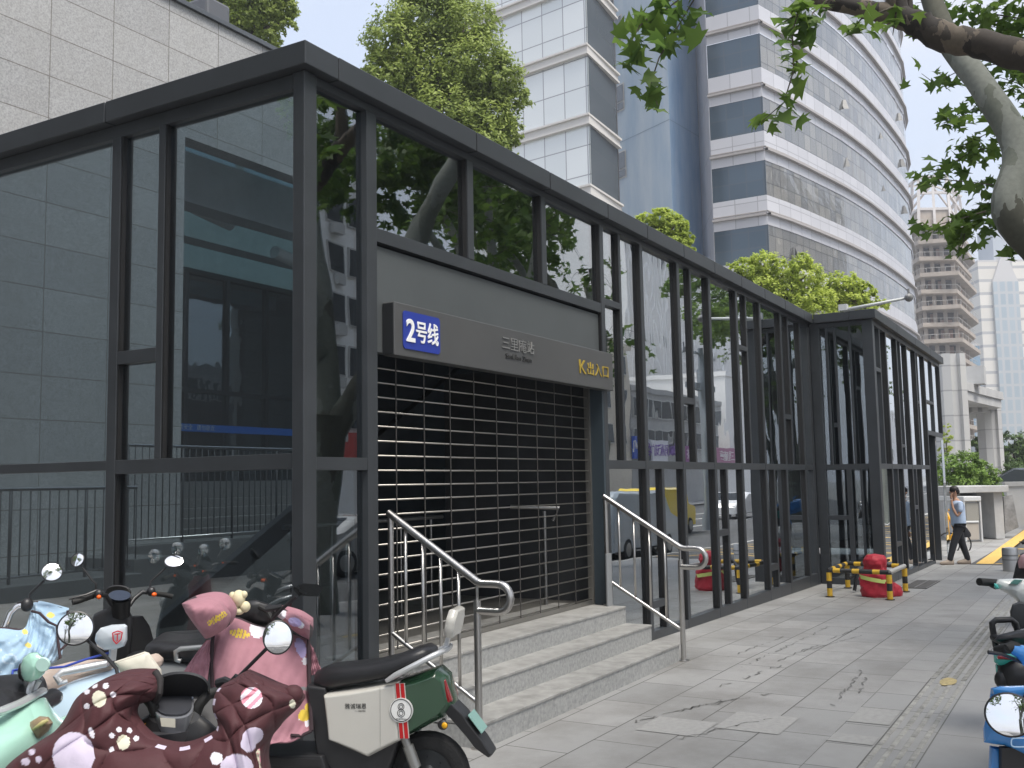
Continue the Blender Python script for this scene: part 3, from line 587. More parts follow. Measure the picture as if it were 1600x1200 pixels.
# platform, stair and ramp railing
M_plat = mat('platform_granite', (.12, .12, .118), .7, var=.15, vscale=60)
pf = empty('granite_platform', (8, 11, 0), 0, 'low granite platform behind the left glass wall with steps at its right', 'platform')
obj('podium', MB().box(5.0, 8.9, 10.75, YW, -.5, .68).box(8.9, 9.6, 10.9, YW, -.5, .85).box(9.6, 21, 12.0, 17, -.5, .95), M_plat, pf, bevel=.01)
for i in range(6): obj('stair_tread', MB().box(10.0+.32*i, 21, 12.6+.38*i, 17, .95+.155*i, .95+.155*(i+1)), M_plat, pf, bevel=.008)
def railing(pts, z0, h, label, step=.125, posts=1.2):
    r = empty('railing', (pts[0][0], pts[0][1], z0[0]), 0, label, 'railing', 'metal railings behind the left glass wall')
    a = Vector((*pts[0], z0[0])); b2 = Vector((*pts[1], z0[1])); up = Vector((0, 0, 1)); n = int((b2-a).length/step)
    obj('top_rail', MB().tube([a+up*h, b2+up*h], .024, 10), M_ss, r); obj('bottom_rail', MB().tube([a+up*.08, b2+up*.08], .014, 8), M_ss, r)
    dk = mat('rail_bar_dark', (.04, .042, .045), .5, .3); bb = MB(); pb_ = MB()
    for i in range(n+1):
        p = a.lerp(b2, i/n)
        (pb_ if i % 8 == 0 else bb).tube([p+up*(0 if i % 8 == 0 else .08), p+up*h], .02 if i % 8 == 0 else .009, 6)
    obj('bars', bb, dk, r); obj('posts', pb_, dk, r); return r
railing(((5.2, 11.0), (9.0, 11.0)), (.68, .68), 1.1, 'dark barred ramp railing seen low through the leftmost glass pane')
railing(((9.7, 12.05), (16.5, 12.05)), (.95, .95), 1.44, 'taller barred railing with bright top rail before the blue tape')
# ================================================================ TOWERS
def strip_face(b, pts, z0, z1, off=0.0, u0=0.0):
    """vertical band along a plan polyline, pushed out by off; keeps metric uvs"""
    n = len(pts); N = []
    for i in range(n):
        a = Vector(pts[max(i-1, 0)]); c = Vector(pts[min(i+1, n-1)]); t = (c-a).normalized(); N.append(Vector((t.y, -t.x)))
    if b.uv is None: b.uv = []
    o = len(b.v); u = u0
    for i in range(n):
        if i: u += (Vector(pts[i])-Vector(pts[i-1])).length
        p = Vector(pts[i])+N[i]*off
        for z in (z0, z1): b.v.append((p.x, p.y, z)); b.uv.append((u, z))
    for i in range(n-1): b.f.append((o+2*i, o+2*i+2, o+2*i+3, o+2*i+1)); b.mi.append(0); b.sm.append(False)
    return b
def ledge(b, pts, z0, z1, off):
    strip_face(b, pts, z0, z1, off); n = len(pts); N = []
    for i in range(n):
        a = Vector(pts[max(i-1, 0)]); c = Vector(pts[min(i+1, n-1)]); t = (c-a).normalized(); N.append(Vector((t.y, -t.x)))
    for z in (z0, z1):
        o = len(b.v)
        for i in range(n):
            for f in (off, -.1): p = Vector(pts[i])+N[i]*f; b.v.append((p.x, p.y, z)); b.uv.append((i, z))
        for i in range(n-1): b.f.append((o+2*i, o+2*i+2, o+2*i+3, o+2*i+1)); b.mi.append(0); b.sm.append(False)
def grid_mat(name, c1, c2, joint, bw, bh, rough, metal, ms=.03, off=(0, 0), spec=.5, speck=0):
    return tile_mat(name, c1, c2, joint, bw, bh, ms, 'XY', off, 0, rough, speck, 1.0, 0, 0, uv=True, metal=metal, spec=spec)
def xy(v): return (v.x, v.y)
fw = Vector((D_.x, D_.y)).normalized(); rt = Vector((fw.y, -fw.x))
PYR = 250
def hat(px, py, hd):                   # point seen at a pixel, hd metres ahead measured on the level
    v = ray(px, py); return CAM + v*(hd/(v.x*fw.x+v.y*fw.y))
def pdir(px, hd, py=None): return Vector(xy(hat(px, PYR if py is None else py, hd)))
M_alu = grid_mat('silver_wall_panel', (.50, .50, .525), (.56, .56, .585), (.34, .34, .36), 1.5, 3.9, .4, .15, .03)
M_ledge = mat('pale_ledge', (.55, .54, .53), .6); M_groove = mat('shadow_groove', (.16, .16, .18), .7)
M_ribbon = grid_mat('mirror_ribbon_window', (.26, .265, .265), (.40, .385, .35), (.13, .135, .14), .95, 1.15, .10, .72, .03)  # beige and grey pane tints imitate mottled reflections
for M__ in (M_ribbon,):
    t = M__.node_tree; tcn = t.nodes.new('ShaderNodeTexCoord'); nz = t.nodes.new('ShaderNodeTexNoise'); nz.inputs['Scale'].default_value = .9; nz.inputs['Detail'].default_value = 2.5; b_ = t.nodes.new('ShaderNodeBump'); b_.inputs['Strength'].default_value = .35; b_.inputs['Distance'].default_value = .12
    t.links.new(tcn.outputs['Object'], nz.inputs['Vector']); t.links.new(nz.outputs[0], b_.inputs['Height']); t.links.new(b_.outputs[0], t.nodes['Principled BSDF'].inputs['Normal'])
M_ribbon2 = grid_mat('dark_ribbon_window', (.07, .10, .13), (.09, .125, .16), (.10, .12, .14), 1.15, 1.1, .12, .4, .035)
# curved silver tower
ct = empty('curved_tower', (*pdir(1190, 63), 0), 0, 'tall silver tower with a long curved facade of ribbon windows', 'tower')
def cc(lat, dep): return rt*lat+fw*dep
A = cc(13.45, 64.82)
arcp = [tuple(cc(*q)) for q in ((16.56, 63.0), (18.25, 64.67), (20.0, 66.6), (21.82, 68.7), (23.2, 70.3), (24.6, 71.95), (26.2, 74.0), (27.93, 76.3), (30.0, 79.3), (32.1, 82.5), (34.3, 86.0), (36.6, 89.9), (38.2, 93.5), (39.2, 97), (39.8, 101))]
left = [tuple(A), arcp[0]]
base = 31.31; pitch = 4.25
for k in range(-7, 4):
    zt = base+k*pitch
    if zt < 2: continue
    zw1 = zt-pitch*.155; zw0 = zt-pitch*.70
    b = MB(); strip_face(b, left, zw0, zw1, -.06); obj('window_band', b, M_ribbon2, ct, fix=False)
    b = MB(); strip_face(b, arcp, zw0, zw1, -.06); obj('window_band', b, M_ribbon, ct, fix=False)
    b = MB(); strip_face(b, left, zw0-pitch*.30, zw0, 0); strip_face(b, arcp, zw0-pitch*.30, zw0, 0); strip_face(b, left, zw1, zt, 0); strip_face(b, arcp, zw1, zt, 0); obj('spandrel', b, M_alu, ct, fix=False)
    b = MB(); ledge(b, left, zt-.06, zt+.08, .26); ledge(b, arcp, zt-.06, zt+.08, .26); ledge(b, left, zt+.20, zt+.26, .08); ledge(b, arcp, zt+.20, zt+.26, .08); obj('ledge', b, mat('tower_ledge_grey', (.36, .34, .33), .6), ct, fix=False)
# a few sashes hinged open
M_sash = mat('open_sash', (.05, .055, .06), .3)
for i, (px, py) in enumerate(((1314, 172), (1368, 218), (1400, 190), (1316, 262), (1372, 300), (1405, 262), (1243, 404), (1408, 335))):
    v_ = ray(px, py); best = min(range(len(arcp)-1), key=lambda k: abs(math.atan2(arcp[k][1], arcp[k][0])-math.atan2(v_.y, v_.x))); q_ = (Vector(arcp[best])+Vector(arcp[best+1]))/2; c = CAM+v_*(q_.length/Vector((v_.x, v_.y)).length)*.996
    b = MB(); v = Vector((-.55*fw.x+.3*rt.x, -.55*fw.y+.3*rt.y, 0)); b.add([c, c+Vector((0, 0, .8)), c+v*.45, c+v*.45+Vector((rt.x*.4, rt.y*.4, 0)), c+Vector((rt.x*.4, rt.y*.4, 0))+Vector((0, 0, .8))], [(0, 1, 2), (1, 2, 3, 4)]); obj('window', b, M_sash, ct, fix=False)
e_ = arcp[-1]; far1 = Vector(e_)+fw*14; obj('rear_wall', strip_face(MB(), [tuple(e_), tuple(far1), tuple(far1-rt*22), tuple(A)], 0, base+4*pitch), M_alu, ct, fix=False)
# blue rendered tower
PYR = 187
zc_ = lambda py, dep, px: hat(px, py, dep).z
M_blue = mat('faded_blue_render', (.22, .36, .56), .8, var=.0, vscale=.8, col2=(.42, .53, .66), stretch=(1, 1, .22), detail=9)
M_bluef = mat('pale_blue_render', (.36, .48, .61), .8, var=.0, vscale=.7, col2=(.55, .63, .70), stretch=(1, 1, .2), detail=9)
bt = empty('blue_tower', (*pdir(1046, 70), 0), 0, 'faded blue rendered tower with streaked walls between the two silver towers', 'tower')
Cb = pdir(1046, 68); Lb = pdir(955, 73.5); Rb = pdir(1106, 73)
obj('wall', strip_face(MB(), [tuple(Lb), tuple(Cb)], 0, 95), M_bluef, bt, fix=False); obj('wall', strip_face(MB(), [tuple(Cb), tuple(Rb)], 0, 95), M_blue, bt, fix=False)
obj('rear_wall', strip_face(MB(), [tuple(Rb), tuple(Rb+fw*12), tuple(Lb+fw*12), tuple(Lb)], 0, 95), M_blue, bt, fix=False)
for i in range(9):
    z = zc_(187, 68, 1046)+(i-4)*4.0
    b = MB(); strip_face(b, [tuple(Lb), tuple(Cb)], z*1.0+ (0), z+.04, .02); strip_face(b, [tuple(Cb), tuple(Rb)], z, z+.04, .02) if True else None
    if i % 3 == 1 and z > 0: obj('joint_line', b, mat('render_joint', (.20, .29, .40), .8), bt, fix=False)
M_wframe = mat('window_frame_white', (.55, .56, .56), .5); M_wpane = mat('window_pane_grey', (.16, .18, .2), .15, .3)
def small_window(parent, a, b2, t0, t1, z0, z1):
    p0 = Vector(a).lerp(Vector(b2), t0); p1 = Vector(a).lerp(Vector(b2), t1)
    w_ = obj('window', strip_face(MB(), [tuple(p0), tuple(p1)], z0, z1, .05), M_wframe, parent, fix=False)
    d = (p1-p0)*.1; obj('pane', strip_face(MB(), [tuple(p0+d), tuple(p1-d)], z0+.75, z1-.12, .09), M_wpane, w_, fix=False); obj('pane', strip_face(MB(), [tuple(p0+d), tuple(p1-d)], z0+.12, z0+.65, .09), M_wpane, w_, fix=False)
for py in (52, 158, 262, 367):
    zz = hat(966, py, 73).z; small_window(bt, Lb, Cb, .11, .26, zz-1.0, zz+1.1)
for py in (30, 128, 226, 325, 424):
    zz = hat(1100, py, 72.5).z; small_window(bt, Cb, Rb, .84, .95, zz-1.0, zz+.9)
# white tiled tower at the left
PYR = 190
wt_ = empty('white_tower', (*pdir(922, 56), 0), 0, 'pale panelled tower with grey glass side left of the blue tower', 'tower')
Cw = pdir(921, 56); Lw = pdir(700, 63); Rw = pdir(965, 60.5)
M_wpan = grid_mat('pale_glass_panel', (.62, .65, .65), (.72, .74, .73), (.33, .33, .34), 1.55, 1.75, .22, .25, .035)
M_gside = grid_mat('grey_side_glass', (.10, .12, .135), (.115, .135, .15), (.13, .15, .16), 5, 1.9, .25, .3, .02)
zz = [hat(919, y, 56).z for y in (84, 194, 304)]; pw = (zz[0]-zz[2])/2
for k in range(-4, 6):
    zt = zz[1]+k*pw
    obj('window_band', strip_face(MB(), [tuple(Lw), tuple(Cw)], zt-pw+.62, zt, -.05), M_wpan, wt_, fix=False)
    obj('side_glass', strip_face(MB(), [tuple(Cw), tuple(Rw)], zt-pw+.62, zt, -.05), M_gside, wt_, fix=False)
    b = MB(); ledge(b, [tuple(Lw), tuple(Cw), tuple(Rw)], zt+.12, zt+.50, .12); ledge(b, [tuple(Lw), tuple(Cw), tuple(Rw)], zt+.5, zt+.62, .26); ledge(b, [tuple(Lw), tuple(Cw), tuple(Rw)], zt, zt+.12, .22); obj('ledge', b, mat('tower_ledge_warm', (.58, .56, .53), .6), wt_, fix=False)
obj('rear_wall', strip_face(MB(), [tuple(Rw), tuple(Rw+fw*12), tuple(Lw+fw*12), tuple(Lw)], 0, zz[1]+6*pw), M_alu, wt_, fix=False)
# unfinished concrete tower
PYR = 480
ut = empty('unfinished_tower', (*pdir(1475, 200), 0), 0, 'unfinished concrete tower with open floors of bare slabs and brick infill', 'tower')
M_conc = mat('raw_concrete', (.36, .31, .26), .85, var=.2, vscale=.4); M_core = mat('dark_floor_void', (.05, .036, .028), .9, var=.4, vscale=.3); M_brick = mat('infill_brick', (.34, .2, .15), .85, var=.3, vscale=.5)
U0_, U1_, U2_, U3_ = pdir(1418, 205), pdir(1442, 196), pdir(1496, 196), pdir(1519, 214)
outl = [U0_, U1_, U2_, U3_, pdir(1500, 228), pdir(1425, 228)]; cen = sum(outl, Vector((0, 0)))/6
zs_ = [hat(1460, y, 197).z for y in (356, 640)]; ph = (zs_[0]-zs_[1])/11.0
def pslab(b, o_, z0, z1):
    k = len(o_); b.add([(p.x, p.y, z0) for p in o_]+[(p.x, p.y, z1) for p in o_], [tuple(range(k))[::-1], tuple(range(k, 2*k))]+[(i, (i+1) % k, (i+1) % k+k, i+k) for i in range(k)])
nfl = 0; z = zs_[0]
random.seed(5)
while z > 2:
    ext = [cen+(p-cen)*(1.05 if i not in (2, 3) else 1.05+.12*((nfl % 2))) for i, p in enumerate(outl)]
    b = MB(); pslab(b, ext, z-.35, z+.45); obj('floor_slab', b, M_conc, ut)
    b = MB(); ins = [cen+(p-cen)*.80 for p in outl]; pslab(b, ins, z-ph+.45, z-.35); obj('floor_core', b, M_core, ut)
    for i in range(3):
        for t in (.1, .45, .7):
            if random.random() < .55: b = MB(); q0 = ins[i].lerp(ins[i+1], t); q1 = ins[i].lerp(ins[i+1], t+.2); strip_face(b, [tuple(q0), tuple(q1)], z-ph+.5, z-.6 if random.random() < .5 else z-ph*.55, .3); obj('brick_infill', b, M_brick, ut, fix=False)
    b = MB()
    for i in range(3):
        a3 = Vector((*ext[i], z+.45)); b3 = Vector((*ext[i+1], z+.45)); b.bar(a3+Vector((0, 0, .9)), b3+Vector((0, 0, .9)), .07)
        for t in range(6): q = a3.lerp(b3, t/6); b.bar(q, q+Vector((0, 0, .95)), .06)
    obj('edge_rail', b, mat('rail_grey', (.45, .43, .4), .8), ut); z -= ph; nfl += 1
for i in range(3):
    for t in (0, .33, .66): q = outl[i].lerp(outl[i+1], t); q = cen+(q-cen)*.90; obj('column', MB().box(q.x-.35, q.x+.35, q.y-.35, q.y+.35, -.4, zs_[0]+.6), M_conc, ut)
b = MB(); pslab(b, [cen+(p-cen)*.9 for p in outl], zs_[0]+.4, zs_[0]+4.0); obj('top_storey', b, M_conc, ut)
b = MB()
for lv in (4, 7.5, 11):
    o2 = [cen+(p-cen)*(.95-.05*lv/4) for p in outl]
    for i in range(6): b.bar(Vector((*o2[i], zs_[0]+lv)), Vector((*o2[(i+1) % 6], zs_[0]+lv)), .5)
for i in range(6):
    for t in (0, .5): q = outl[i].lerp(outl[(i+1) % 6], t); b.bar(Vector((*(cen+(q-cen)*.95), zs_[0]+.4)), Vector((*(cen+(q-cen)*.82), zs_[0]+11)), .5)
    b.bar(Vector((*(cen+(outl[i]-cen)*.9), zs_[0]+11)), Vector((*cen, zs_[0]+13)), .35)
obj('roof_frame', b, mat('pale_steel', (.55, .52, .5), .6), ut)
# blue glass tower and white skyscraper
PYR = 600
def simple_tower(name, label, px0, px1, dep, ytop, m, side=None, ms=None, parts=None):
    a, c = pdir(px0, dep), pdir(px1, dep); t = empty(name, (*a, 0), 0, label, 'tower'); zt = hat((px0+px1)/2, ytop, dep).z
    obj('facade', strip_face(MB(), [tuple(a+fw*20), tuple(a), tuple(c), tuple(c+fw*20), tuple(a+fw*20)], 0, zt), m, t, fix=False)
    b = MB(); pslab(b, [a, c, c+fw*20, a+fw*20], zt-.1, zt+.5); obj('roof', b, M_ledge, t); return t, a, c, zt
M_bg = grid_mat('blue_curtain_wall', (.18, .30, .40), (.26, .38, .48), (.36, .42, .46), 3.2, 3.6, .2, .5, .25)
simple_tower('glass_tower', 'small blue glass tower showing behind the unfinished one', 1507, 1534, 260, 540, M_bg)
M_sky1 = grid_mat('white_stone_floors', (.66, .63, .57), (.74, .71, .65), (.42, .42, .42), 30, 4.0, .7, 0, .45)
M_sky2 = grid_mat('grey_glass_bay', (.36, .43, .47), (.44, .5, .53), (.52, .53, .53), 2.3, 4.0, .3, .3, .4)
t_, a, c, zt = simple_tower('white_skyscraper', 'tall white stepped skyscraper with a grey glazed centre bay at the right edge', 1540, 1640, 300, 408, M_sky1)
zt2 = hat(1590, 418, 298).z
b = MB(); q0, q1 = pdir(1562, 299), pdir(1602, 299); strip_face(b, [tuple(q0+fw*3), tuple(q0), tuple(q1), tuple(q1+fw*3)], 0, zt2-4, 0); obj('glazed_bay', b, M_sky2, t_, fix=False)
b = MB(); qm = (q0+q1)/2; b.add([(*q0, zt2-4), (*q1, zt2-4), (*qm, zt2+6), (*(q0+fw*3), zt2-4), (*(q1+fw*3), zt2-4), (*(qm+fw*3), zt2+6)], [(0, 1, 2), (1, 4, 5, 2), (0, 2, 5, 3), (3, 5, 4)]); obj('gable', b, M_ledge, t_)
b = MB(); q0, q1 = pdir(1566, 305), pdir(1600, 305); pslab(b, [q0, q1, q1+fw*10, q0+fw*10], zt, hat(1580, 352, 305).z); obj('upper_block', b, mat('skyscraper_top', (.42, .46, .5), .5, .3), t_)
simple_tower('grey_office_block', 'low dark grey block far off between the two concrete columns', 1512, 1543, 170, 690, mat('far_block_grey', (.22, .25, .29), .7))
simple_tower('distant_flats', 'low brownish flats far off at the right edge beyond the trees', 1590, 1660, 190, 708, mat('far_flats', (.40, .33, .30), .8))
PYR = 680
# concrete canopy bridge with two clad columns
cy = empty('concrete_canopy', (*pdir(1498, 42), gz(40)), 0, 'pale concrete canopy with curved edge on two clad columns beyond the entrance', 'canopy')
M_cc = grid_mat('column_cladding', (.50, .50, .50), (.56, .56, .55), (.36, .36, .37), 1.5, 1.05, .5, .05, .03); M_cs = mat('canopy_concrete', (.48, .48, .475), .7, var=.12, vscale=.8)
def column(pxl, pxr, dep, ytop):
    a, c = pdir(pxl, dep), pdir(pxr, dep); zt = hat(pxl, ytop, dep).z; wd = (c-a).length
    b = MB(); n_ = (c-a).normalized(); pts = [a+fw*wd, a+fw*.0+n_*0, a+n_*wd*.3-fw*.15, a+n_*wd*.36+fw*0.02, a+n_*wd*.64+fw*.02, a+n_*wd*.7-fw*.15, c, c+fw*wd, a+fw*wd]
    strip_face(b, [tuple(p) for p in pts], -.5, zt); obj('column', b, M_cc, cy, fix=False); b = MB(); pslab(b, pts[:-1], zt-.02, zt); obj('column_cap', b, M_cs, cy)
column(1478, 1516, 42, 552); column(1540, 1567, 56, 632)
edge = [(1440, 612, 44), (1478, 607, 45), (1506, 596, 47), (1530, 603, 50), (1555, 617, 53), (1572, 628, 55)]
top = [pdir(x, d_) for x, y, d_ in edge]; zt = hat(1530, 601, 50).z; zb = hat(1530, 628, 50).z
pl_ = top+[top[-1]+rt*.2+fw*3, pdir(1560, 66), pdir(1440, 66)]
b = MB(); pslab(b, pl_, zb+.45, zt); obj('deck', b, M_cs, cy); b = MB(); c0_ = sum(pl_, Vector((0, 0)))/len(pl_); pslab(b, [c0_+(p-c0_)*.93 for p in pl_], zb, zb+.45); obj('soffit', b, M_cs, cy)
b = MB()
for i in range(7): q = pdir(1446+i*16, 54); b.bar(Vector((*q, zb-.12)), Vector((*(q+fw*9), zb-.12)), .3)
obj('soffit_ribs', b, M_cs, cy)
b = MB(); q = pdir(1528, 50); b.box(q.x-.5, q.x+.5, q.y-.5, q.y+.5, zt, zt+.9); obj('deck_block', b, M_cs, cy)
# gantry arm with camera over the roof
ga = empty('camera_arm', (*xy(on_y(1318, 486, YF+1.0)), 4.62), 0, 'thin white pole arm with a camera reaching out over the second glass volume', 'pole')
p0 = at(1318, 485, 17.5); p1 = at(1420, 465, 17.0)
obj('arm', MB().tube([p0, p1], [.035, .022], 8), mat('painted_pole', (.55, .57, .57), .5), ga); obj('stub', MB().box(p0.x-.07, p0.x+.07, p0.y-.07, p0.y+.07, 4.62, p0.z+.1), MATS['painted_pole'], ga)
b = MB(); b.ball(p1, .12, .07, .07); b.tube([p1, p1+Vector((0, 0, .15))], .02); obj('camera', b, mat('camera_grey', (.25, .25, .25), .4), ga)
# ================================================================ TREES
def leaf_verts(kind, n, rng):
    if kind == 'maple':
        a = [(0, -.05), (.13, -.02), (.50, .03), (.30, .16), (.47, .42), (.20, .36), (.10, .52), (0, .80), (-.10, .52), (-.20, .36), (-.47, .42), (-.30, .16), (-.50, .03), (-.13, -.02)]
    elif kind == 'tri': a = [(-.18, 0), (.18, 0), (.22, .5), (0, 1.0), (-.22, .5)]
    else: a = [(-.2, 0), (.2, 0), (.25, .8), (-.25, .8)]
    a = np.array(a, dtype=np.float64); a[:, 1] -= .3; return a
def scatter_leaves(pos, size, kind, rng, droop=.3, outward=None, fold=.25):
    a = leaf_verts(kind, 0, rng); k = len(a); n = len(pos)
    nz = rng.normal(size=(n, 3)); nz[:, 2] = np.abs(nz[:, 2])+.5
    if outward is not None: nz = nz*.7+outward*1.0
    nz /= np.linalg.norm(nz, axis=1)[:, None]
    ux = rng.normal(size=(n, 3)); ux -= (ux*nz).sum(1)[:, None]*nz; ux /= np.linalg.norm(ux, axis=1)[:, None]
    uy = np.cross(nz, ux); s = size*rng.uniform(.65, 1.25, n)
    P_ = pos[:, None, :] + (ux[:, None, :]*a[None, :, 0, None] + uy[:, None, :]*a[None, :, 1, None] - nz[:, None, :]*(fold*np.abs(a[None, :, 0, None])+.12*a[None, :, 1, None]**2))*s[:, None, None]
    F = np.arange(n*k).reshape(n, k); return P_.reshape(-1, 3), F, k
def crown_obj(name, blobs, n, size, kind, m, parent, seed, shell=.55, squash=1.0):
    rng = np.random.default_rng(seed); w_ = np.array([b[3]**2 for b in blobs]); w_ = w_/w_.sum(); cnt = rng.multinomial(n, w_); pos = []; outw = []
    for (x, y, z, r), c in zip(blobs, cnt):
        # leaf tufts gathered on the blob's skin
        nt_ = max(6, c//22); dv = rng.normal(size=(nt_, 3)); dv /= np.linalg.norm(dv, axis=1)[:, None]; rad = r*(shell+(1-shell)*rng.uniform(0, 1, nt_)**.5)*rng.uniform(.82, 1.12, nt_)
        tc_ = dv*rad[:, None]*np.array([1, 1, .85*squash]); idx = rng.integers(0, nt_, c); q = tc_[idx]+rng.normal(size=(c, 3))*r*.085
        pos.append(q+np.array([x, y, z])); outw.append(dv[idx])
    V, F, k = scatter_leaves(np.concatenate(pos), size, kind, rng, outward=np.concatenate(outw)); me = np_mesh(name, V, F, k)
    return obj(name, me, m, parent)
def limb(b, pts, r0, r1, n=10, seed=0, wob=.06):
    random.seed(seed); P_ = [Vector(p) for p in pts]; Q = []; m = 5
    for i in range(len(P_)-1):
        p0, p1, p2, p3 = P_[max(i-1, 0)], P_[i], P_[i+1], P_[min(i+2, len(P_)-1)]
        for j in range(m):
            t = j/m; Q.append(.5*((2*p1)+(-p0+p2)*t+(2*p0-5*p1+4*p2-p3)*t*t+(-p0+3*p1-3*p2+p3)*t**3))
    Q.append(P_[-1]); k = len(Q); rr = [(r0+(r1-r0)*i/(k-1))*(1+random.uniform(-wob, wob)) for i in range(k)]; b.tube(Q, rr, n); return Q
M_bark = mat('camphor_bark', (.10, .085, .065), .9, var=.4, vscale=6, bump=.6, bscale=20)
def plane_bark(name, cols, sc):
    m = bpy.data.materials.new(name); m.use_nodes = True; t = m.node_tree; n = t.nodes; p = n['Principled BSDF']; K = t.links; p.inputs['Roughness'].default_value = .85
    tcn = n.new('ShaderNodeTexCoord'); mp_ = n.new('ShaderNodeMapping'); mp_.inputs['Scale'].default_value = (1, 1, .45); K.new(tcn.outputs['Object'], mp_.inputs[0])
    dn = n.new('ShaderNodeTexNoise'); dn.inputs['Scale'].default_value = sc*1.5; dn.inputs['Detail'].default_value = 4; K.new(mp_.outputs[0], dn.inputs['Vector'])
    mxv = n.new('ShaderNodeMix'); mxv.data_type = 'RGBA'; mxv.inputs[0].default_value = .35; K.new(mp_.outputs[0], mxv.inputs[6]); K.new(dn.outputs['Color'], mxv.inputs[7])
    vo = n.new('ShaderNodeTexVoronoi'); vo.inputs['Scale'].default_value = sc; K.new(mxv.outputs[2], vo.inputs['Vector'])
    sp = n.new('ShaderNodeSeparateColor'); K.new(vo.outputs['Color'], sp.inputs[0]); r = n.new('ShaderNodeValToRGB'); r.color_ramp.interpolation = 'CONSTANT'
    els = r.color_ramp.elements; els[0].position = 0; els[0].color = (*cols[0], 1); els[1].position = cols_pos[1]; els[1].color = (*cols[1], 1)
    e = els.new(cols_pos[2]); e.color = (*cols[2], 1); K.new(sp.outputs[0], r.inputs[0])
    nz = n.new('ShaderNodeTexNoise'); nz.inputs['Scale'].default_value = sc*6; nz.inputs['Detail'].default_value = 6; K.new(tcn.outputs['Object'], nz.inputs['Vector'])
    hs = n.new('ShaderNodeHueSaturation'); mr = n.new('ShaderNodeMapRange'); mr.inputs[3].default_value = .7; mr.inputs[4].default_value = 1.3; K.new(nz.outputs[0], mr.inputs[0]); K.new(mr.outputs[0], hs.inputs['Value']); K.new(r.outputs[0], hs.inputs['Color']); K.new(hs.outputs[0], p.inputs['Base Color'])
    b_ = n.new('ShaderNodeBump'); b_.inputs['Strength'].default_value = .5; b_.inputs['Distance'].default_value = .02; K.new(sp.outputs[0], b_.inputs['Height']); K.new(b_.outputs[0], p.inputs['Normal'])
    MATS[name] = m; return m
cols_pos = (0, .62, .85)
M_plane = plane_bark('plane_bark_smooth', ((.21, .22, .19), (.14, .15, .12), (.085, .085, .065)), 3.2)
cols_pos = (0, .4, .7)
M_plane2 = plane_bark('plane_bark_peeling', ((.055, .045, .037), (.032, .027, .023), (.13, .105, .08)), 5.0)
L_camph = leaf_mat('camphor_leaves', (.15, .21, .05), (.42, .50, .13), .45, .9)
L_bright = leaf_mat('sunlit_camphor_leaves', (.25, .34, .05), (.62, .70, .15), .5, .8)  # sunlight on the treetops is put into this leaf colour
L_dark = leaf_mat('dark_evergreen_leaves', (.04, .08, .025), (.12, .19, .05), .2, .6)
L_plane = leaf_mat('plane_tree_leaves', (.065, .13, .03), (.19, .29, .055), .5, 1.5)
def bgtree(label, px, py, hd, rad, blobs, n, size, m, base_z=0, group=None, seed=1, kind='tri', trunk_r=.2, name='camphor_tree'):
    c = hat(px, py, hd); t = empty(name, (c.x, c.y, base_z), 0, label, 'tree', group)
    R2 = Vector((rt.x, rt.y, 0)); F2 = Vector((fw.x, fw.y, 0)); pxm = hd/FPX
    B_ = [(*(c+R2*(bx*pxm)+Vector((0, 0, -bz*pxm))+F2*bd*rad*.5), br*pxm) for bx, bz, br, bd in blobs]
    crown_obj('crown', B_, n, size, kind, m, t, seed)
    b = MB(); limb(b, [(c.x, c.y, base_z-.2), (c.x+.1, c.y, base_z+(c.z-base_z)*.5), (c.x, c.y+.1, c.z)], trunk_r, trunk_r*.5, seed=seed)
    obj('trunk', b, M_bark, t); b = MB()
    for i, q in enumerate(B_[:9]): limb(b, [(c.x, c.y, c.z-rad*.9), ((c.x+q[0])/2, (c.y+q[1])/2, (c.z-rad*.5+q[2])/2), q[:3]], trunk_r*.45, trunk_r*.12, 6, i)
    obj('limbs', b, M_bark, t); return t
# big camphor over the roof (pixel offsets are from the crown centre)
bgtree('large camphor tree rising above the roof before the pale tower', 690, 120, 28, 2.6,
 [(-70, -60, 55, 0), (-30, -105, 60, .2), (40, -90, 55, 0), (-85, 0, 45, 0), (-20, -30, 75, .5), (50, -20, 70, 0), (95, 10, 42, -.2), (110, 35, 32, 0), (-60, 50, 55, .4), (10, 60, 70, 0), (70, 75, 55, 0), (105, 90, 28, .2), (-100, -15, 28, 0), (60, 120, 60, 0), (-20, 130, 70, 0), (-60, 110, 50, 0), (0, -140, 45, 0), (-40, -150, 30, 0), (30, 170, 60, 0), (90, 150, 36, .3)], 85000, .115, L_camph, seed=3)
bgtree('leafy camphor tree behind the granite parapet', 375, 0, 30, 2.6,
 [(-75, 10, 40, 0), (-30, -10, 60, .2), (25, 0, 60, 0), (60, 5, 34, 0), (72, 40, 20, 0), (10, 45, 45, 0), (50, 60, 26, 0), (-20, 40, 45, .2), (-60, -60, 60, 0), (20, -70, 70, 0), (74, -20, 22, 0)], 36000, .12, L_camph, seed=4)
bgtree('small bright green treetop above the roof edge before the blue tower', 1033, 362, 30, 1.0,
 [(-28, -12, 20, 0), (0, -22, 20, 0), (22, -10, 22, 0), (-10, 8, 28, .2), (30, 16, 20, 0), (44, 10, 10, 0), (10, 25, 28, 0), (-38, 0, 12, 0), (40, 40, 16, 0)], 14000, .10, L_bright, seed=5, name='round_tree', group='bright treetops over the glass roof')
